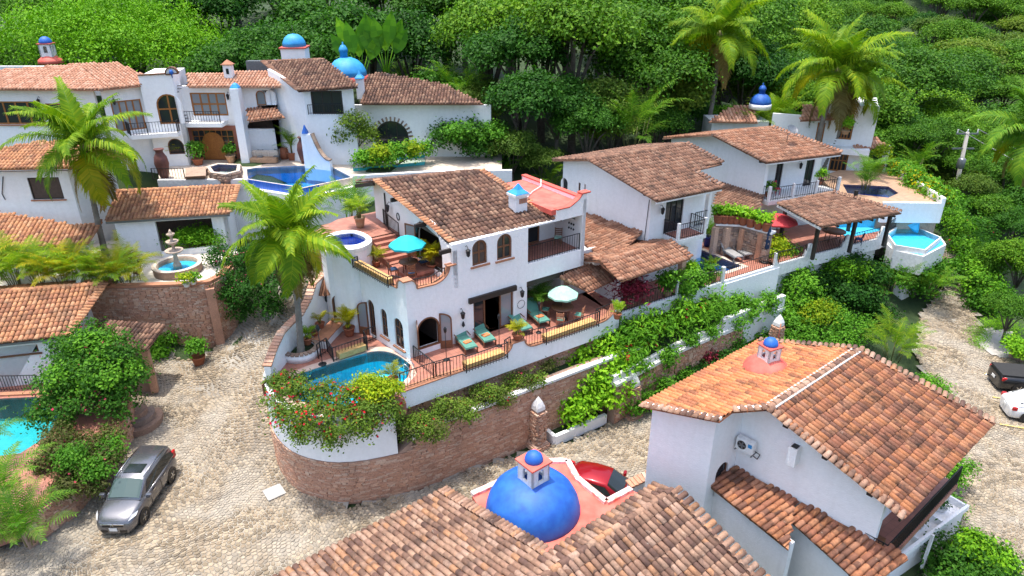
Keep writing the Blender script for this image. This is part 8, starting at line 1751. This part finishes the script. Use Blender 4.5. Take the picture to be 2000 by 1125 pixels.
shrub('shrub_mass','rounded yellow green shrub bank behind the bottom right roof ridge','shrub',bl((1560,640,1.4,1.3),(1620,625,1.5,1.3),(1670,645,1.2,1.2),(1600,670,.8,1.2),(1650,680,.6,1.2),(1540,690,.6,1.0),(1480,660,.8,.9)),12000,.16,'lf_mid',extra=(bl((1590,615,2.2,.9),(1610,610,2.2,.8)),2000,'lf_yellow'))
hb = [(1858,430,3.0,1.2),(1880,455,2.7,1.3),(1895,490,2.3,1.4),(1905,530,1.9,1.4),(1925,560,1.6,1.4),(1940,590,1.2,1.3),(1915,590,1.0,1.0),(1860,400,3.6,1.1),(1935,500,1.8,1.4),(1910,455,2.4,1.3)]
shrub('hedge','long clipped green hedge bank along the uphill cobbled street','hedge',bl(*hb),16000,.2,'lf_mid',low=-.5,extra=(bl(*[(x - 8,y - 4,z + .5,r * .8) for x,y,z,r in hb[:5]]),3500,'lf_lime'),flowers=(40,'fl_red',.12,.3))
shrub('flowering_hedge','yellow flowering hedge outside the far right pool deck','hedge',bl((1755,330,7.4,.8),(1778,345,7.3,.8),(1800,360,7.2,.9),(1822,376,7.1,.9),(1842,390,7.0,.8)),6500,.2,'lf_mid',flowers=(320,'fl_yellow',.2,.25))
shrub('hibiscus_bush','large round dark green hibiscus bush with pink flowers beside the teal pool','bush',bl((180,735,3.4,1.7),(135,700,3.9,1.2),(220,695,4.2,1.3),(180,665,4.8,1.1),(245,740,3.2,1.1),(115,765,2.8,1.2),(170,790,2.4,1.4),(225,785,2.4,1.1),(95,810,2.0,.9)),17000,.17,'lf_dark',flowers=(60,'fl_pink',.14,.1),extra=(bl((180,690,4.6,1.2),(150,740,3.6,1.2),(215,730,3.8,1.2)),4500,'lf_mid'))
shrub('bougainvillea','twiggy half bare bougainvillea behind the grey car','bush',bl((120,860,1.9,.9),(165,885,1.8,.9),(200,905,1.7,.8),(150,930,1.6,.8),(215,860,1.8,.7),(100,900,1.8,.8),(190,950,1.2,.5),(130,960,1.5,.6)),11000,.13,'lf_brown',extra=(bl((190,920,1.9,.7),(150,900,2.1,.8),(220,880,1.9,.6)),4500,'lf_mid'),flowers=(24,'fl_pink',.12,.1))
shrub('bougainvillea','big dark bougainvillea hanging over the uphill road left of the tower','bougainvillea',bl((470,520,5.6,1.2),(520,500,6.2,1.2),(575,490,6.6,1.1),(440,555,4.6,1.0),(490,570,4.4,1.2),(545,550,5.2,1.1),(595,530,5.6,.8),(470,600,3.2,.9),(530,600,3.6,.7),(610,500,6.6,.7),(430,500,5.8,.8)),17000,.15,'lf_dark',flowers=(50,'fl_pink',.12,.12),low=-.8)
shrub('leafy_shrub','green shrub in the corner at the foot of the ruined brick wall','shrub',bl((325,670,1.4,.6),(345,655,1.8,.45),(310,690,1.1,.5)),2600,.17,'lf_mid')
shrub('planter_plants','lush mixed plants in the patio planter behind the fountain','plants',bl((335,470,6.0,.55),(365,465,6.1,.6),(395,462,6.1,.6),(420,468,5.9,.5)),3600,.22,'lf_lime',asp=.2)
shrub('hedge','leafy hedge with lime tips in front of the second teal pool of the upper villa','hedge',bl((715,312,9.9,.75),(745,308,10.0,.8),(775,304,10.0,.8),(805,300,10.0,.8),(830,296,10.0,.7)),6000,.2,'lf_mid',extra=(bl((740,298,10.5,.5),(800,292,10.5,.5)),1100,'lf_yellow'))
shrub('leafy_shrub','pale thin leaved tree before the arched window of the upper villa','tree',bl((690,240,12.2,.9),(705,258,11.4,.9),(675,262,11.2,.8),(720,268,10.8,.7)),2600,.2,'lf_olive')
shrub('leafy_tree','leafy trees standing before the blank right wing of the upper villa','tree',bl((870,270,10.6,1.2),(915,262,10.8,1.3),(960,270,10.2,1.3),(985,290,9.4,1.1),(930,295,9.6,1.2)),9000,.24,'lf_dark',extra=(bl((900,262,11.2,1.0),(960,265,10.8,1.0)),2200,'lf_mid'))
shrub('bare_shrub','dry twiggy shrub behind the scalloped garden wall','shrub',bl((655,272,10.6,.7),(640,265,10.8,.5)),500,.14,'lf_brown')
shrub('leafy_shrub','dense dark bush at the bottom right beside the drain','bush',bl((1850,1085,.9,.8),(1890,1075,.9,.8),(1930,1090,.7,.7),(1860,1120,.7,.8),(1910,1125,.6,.8),(1960,1110,.5,.6)),8000,.15,'lf_dark',extra=(bl((1900,1075,1.2,.7),(1945,1090,.9,.6)),2200,'lf_lime'))
shrub('ivy','ivy creeping out under the bottom right eave by the street','ivy',bl((1878,915,1.2,.5),(1862,940,.9,.5),(1850,990,.5,.6),(1835,1005,.4,.4)),2600,.14,'lf_mid')
shrub('leafy_shrub','clipped round shrub beside the street behind the bottom right roof','shrub',bl((1815,755,.5,.7),(1840,768,.4,.5)),2600,.14,'lf_mid')
shrub('leafy_shrub','leafy shrub in the stone planter at the right edge','shrub',bl((1985,680,1.0,.6),(2010,685,1.0,.6),(1975,668,.8,.4)),2600,.16,'lf_lime')
shrub('grass_tuft','weedy grass patch beside the worn concrete of the street','grass',[(tuple(G(x,y,.1)),(.7,.7,.15)) for x,y in ((1930,640),(1945,632),(1915,655),(1970,640),(1905,670))],3000,.16,'lf_lime',stem=False,asp=.1)
shrub('leafy_shrub','small weeds and shrub between the lean-to roofs of the bottom right house','shrub',bl((1548,1082,.8,.35),(1530,1108,.5,.4),(1560,1118,.4,.3)),900,.14,'lf_mid')
shrub('hanging_plants','green plants hanging along the second house terrace railing','plants',bl((1350,545,5.6,.5),(1340,565,5.3,.4),(1310,548,6.3,.5),(1385,530,5.6,.45),(1370,545,5.4,.4)),3600,.18,'lf_mid',low=-.8)
shrub('cordyline','magenta leaved plant on the shaded patio of the second house','plant',bl((1228,575,5.9,.5),(1240,565,6.2,.4)),900,.3,'lf_maroon',asp=.14)
shrub('leafy_shrub','green planting between the pavilion and the screen wall','shrub',bl((1520,480,5.4,.6),(1505,500,5.0,.6),(1530,500,4.8,.6)),2400,.18,'lf_yellow')
# ================================================================== potted plants
for k,(x,y,z,r,h_,kind,ph,m_,n,pm,lab) in enumerate((
    (683,655,4.8,.3,.5,'areca',1.25,'frond_y',26,'pot','yellow green potted palm beside the open arched door of the pool deck'),(601,672,5.31,.24,.35,'areca',.7,'frond',16,'pot','small potted fern on the bench by the palm trunk'),(626,640,5.31,.24,.3,'areca',.7,'frond_y',14,'pot','yellow potted fern at the top of the bench'),(615,655,5.31,.2,.22,'areca',.4,'frond',12,'pot','low potted fern between the two bench ferns'),
    (768,752,4.85,.26,.4,'areca',.8,'frond_y',18,'pot','yellow potted palm at the corner of the turquoise pool'),(1013,688,5.66,.28,.3,'areca',.75,'frond_y',22,'pot','bright yellow potted palm on the curved terrace pier'),(1050,610,5.0,.3,.4,'areca',1.5,'frond_d',26,'pot','tall dark potted palm by the patio opening'),(1205,622,5.78,.22,.3,'areca',.65,'frond',16,'pot','potted palm on the right end pier of the main terrace'),
    (736,520,8.22,.22,.3,'areca',.8,'frond_y',16,'pot','yellow potted palm by the upper terrace railing bay'),(845,530,8.22,.3,.45,'areca',1.2,'frond_y',28,'pot','large yellow potted palm at the dipped upper terrace railing'),(704,443,9.32,.3,.6,'areca',1.3,'frond',22,'tanpot','tan potted palm on the hot tub deck'),
    (390,712,.75,.4,.6,'bush',1.1,'lf_mid',900,'pot','leafy shrub in a big red pot at the foot of the brick wall'),(345,320,9.0,.4,.5,'areca',1.3,'frond_y',20,'pot','yellow potted palm by the entrance tower of the upper villa'),(388,322,9.0,.4,.5,'bush',1.3,'lf_mid',800,'pot','potted bush left of the wooden portal'),(452,318,9.0,.35,.6,'bush',.8,'lf_mid',500,'tanpot','potted plant right of the wooden portal'),(572,312,9.0,.4,.6,'areca',1.9,'frond',24,'pot','green potted palm on the porch of the upper villa'),
    (1302,578,5.02,.28,.5,'bush',.5,'lf_mid',300,'tanpot','orange pot with small plant behind the second terrace railing'),(1350,552,5.02,.28,.5,'bush',.9,'lf_lime',600,'pot','potted lime shrub at the second pool railing'),(1386,540,5.02,.26,.4,'areca',.9,'frond',18,'pot','potted fern at the second pool edge'),(1715,335,7.0,.4,.6,'bush',1.8,'lf_yellow',900,'pot','potted croton on the far right villa deck'),(1380,480,5.03,.3,.7,'areca',1.2,'frond_d',18,'navyblue','palm in a cobalt blue pot below the second house balcony'),(365,560,5.35,.2,.25,'bush',.6,'lf_yellow',300,'whitepaint','yellow green plant in a white pot before the fountain'),(378,555,5.35,.2,.25,'bush',.45,'lf_mid',220,'whitepaint','small plant in a white pot right of the fountain'),(1500,385,8.0,.25,.35,'bush',.7,'lf_mid',300,'pot','potted plant at the left end of the third house balcony'),(1600,360,8.0,.3,.35,'bush',.8,'lf_lime',360,'pot','flowering pot at the right end of the third house balcony'),(1650,262,10.2,.3,.3,'bush',1.0,'lf_lime',500,'tanpot','pale planter box under the far villa window'))):
    potted(lab,P(x,y,z) if x != 1013 else PIER,r,h_,kind,ph,m_,n,pm,'potted plants',100 + k,leaf=.17)
# ================================================================== forest
protos = [tree_proto('forest_tree',1,10.5,4.4,12,13000,.28,'lf_dark',.28,sub=.85),tree_proto('forest_tree',2,9.5,4.0,11,12000,.27,'tr_mid',.24,sub=.8),tree_proto('forest_tree',3,12.0,4.6,13,13000,.27,'tr_lime',.28,.85,sub=.85),tree_proto('forest_tree',4,8.5,3.6,9,9000,.28,'lf_olive',.2,sub=.8),tree_proto('forest_tree',5,11.0,5.2,15,15000,.27,'tr_mid',.3,.55,sub=.9),tree_proto('forest_tree',6,10.0,4.2,12,9000,.36,'lf_dark',.26,.8)]
rt = tree_proto('rain_tree',7,9.0,9.0,40,46000,.22,'lf_bright',.45,.42,sub=1.15,spread=1.1,fill=.1,sp=.36); c = PD(245,75,67); c.z = g(c.x,c.y) - 3.6; place(rt,c,.4,(1.1,.95,1.25),'broad bright green rain tree behind the upper left villa',None,'tree')
def px_of(p):
    dep = p[1] * _c - (p[2] - CAM_H) * _s; up_ = p[1] * _s + (p[2] - CAM_H) * _c; return 1000 + FPX * p[0] / dep,562.5 - FPX * up_ / dep
KIND = ['dark leafy','mid green','tall lime green','olive','wide crowned green','glossy dark']
rf = random.Random(4); used = [False] * 6; cnt = 0
def plant(i,x,y,s,zone,zg=None,sx=1.0):
    global cnt
    o = protos[i] if not used[i] else copy_tree(protos[i]); used[i] = True; cnt += 1
    lab,grp = zone; place(o,(x,y,(g(x,y) if zg is None else zg) - .3),rf.uniform(0,6.28),(s * sx,s * sx,s),'%s forest tree %s' % (KIND[i],lab),grp,'tree')
def near(x,Y): return '%s, %s row' % (next(n for a,n in ((60,'at the left edge behind the small lantern'),(300,'behind the rain tree'),(460,'right of the rain tree'),(545,'left of the domed tower'),(615,'behind the domed tower'),(690,'behind the big dome'),(770,'behind the traveller palms'),(850,'right of the traveller palms'),(985,'behind the upper villa right wing'),(1045,'behind the pink flat roof'),(1110,'left of the second house gable'),(1190,'behind the second house gable'),(1280,'behind the second house ridge'),(1370,'left of the tall palm'),(1470,'right of the tall palm'),(2400,'behind the far villa dome')) if x < a),'front' if Y < 61 else 'middle' if Y < 71 else 'back')
Z1 = ('in the dark wall of trees behind the upper left villa','trees behind the upper left villa'); Z2 = ('in the jungle behind the central and second houses','trees behind the central houses'); Z3 = ('in the canopy covering the right hillside','trees on the right hillside'); Z4 = ('on the near slope right of the uphill street','trees on the near right slope')
for (x,y,Y,i,s) in ((480,120,64,0,1.15),(560,100,68,5,1.2),(640,110,66,0,1.2),(720,110,68,5,1.25),(800,110,66,0,1.2),(440,60,74,0,1.3),(600,40,76,5,1.3),(750,40,76,0,1.35),(870,60,72,1,1.3),(20,60,70,1,1.0),(60,130,64,4,.8),(-20,120,66,4,.9),(860,170,62,5,.9),(930,180,60,3,.9),(250,20,84,4,1.3),(100,20,84,1,1.3),(380,30,84,5,1.3),(450,135,60,3,.5)):
    p = PD(x,y,Y); plant(i,p.x,p.y,s,(near(x,Y),Z1[1]),g(p.x,p.y) - 3.2)
for (x,Y,i,s) in ((960,66,2,1.2),(1010,60,0,1.05),(1060,64,2,1.3),(1120,60,2,1.25),(1170,58,3,1.0),(1210,66,2,1.3),(1260,62,4,1.1),(1310,64,3,1.1),(1340,72,4,1.2),(1090,56,5,.75),(1020,54,5,.8),(1150,55,0,.7),(1200,57,3,.75),(1290,60,1,.7),(1000,74,2,1.4),(1100,76,2,1.4),(1200,78,4,1.4),(1300,80,0,1.4),(1400,74,4,1.2),(1450,70,0,1.0),(940,78,4,1.4),(1000,52,3,.6),(1060,52,3,.5),(1330,66,5,.8),(1430,66,1,.7),(1480,72,3,.9),(1530,70,2,.8),(1560,76,0,1.0)):
    p = PD(x,200,Y); plant(i,p.x,p.y,s,(near(x,Y),Z2[1]),g(p.x,p.y) - 1.6)
for k in range(18): p = PD(-60 + 88 * k,60,rf.uniform(90,100)); plant((0,1,4,5)[k % 4],p.x,p.y,1.7,('in the last row behind the houses, %s part' % ('left','centre','right')[k // 6],'last row of trees'),g(p.x,p.y) - 2)
y = 66.0
while y < 262:
    st_ = 5.6 + (y - 66) * .043; x = (.33 if y < 84 else .12) * y + rf.uniform(0,st_)
    while x < y * .82 + 6:
        xx,yy = x + rf.uniform(-.35,.35) * st_,y + rf.uniform(-.35,.35) * st_
        if not (yy < 72 and xx < 34): plant(rf.choice((0,1,1,2,3,4,4,5,2)),xx,yy,rf.choice((.65,.8,.95,1.1,1.3)) * rf.uniform(.9,1.1) * (.8 if yy < 110 else 1.05),('%s the right hillside, %s' % ('low on' if yy < 95 else 'midway up' if yy < 140 else 'high on','toward the frame edge' if xx > .6 * yy else 'above the utility pole' if xx > .42 * yy else 'above the far villa'),Z3[1]),g(xx,yy) - rf.uniform(1.2,3.0),1.2)
        x += st_
    y += st_ * .92
for (x,y,z,i,s) in ((1930,430,0,1,.55),(1975,470,-1,0,.55),(1990,540,0,2,.5),(1960,380,0,4,.6),(1900,380,1.5,3,.55),(1870,340,2,1,.55),(1990,420,-1,5,.6),(1820,310,3,4,.6),(1780,300,4,1,.6),(1850,290,2,2,.6),(1920,320,0,4,.65),(1980,600,.3,1,.4),(1740,270,4.5,5,.6),(1950,520,.2,4,.4)):
    p = P(x,y,z + 2.5); plant(i,p.x,p.y,s,('near right slope ' + ('beside the hedge bank' if y > 400 else 'behind the hedge bank' if y > 330 else 'above the flowering hedge') + (' at the frame edge' if x > 1940 else ''),Z4[1]),z - .5)
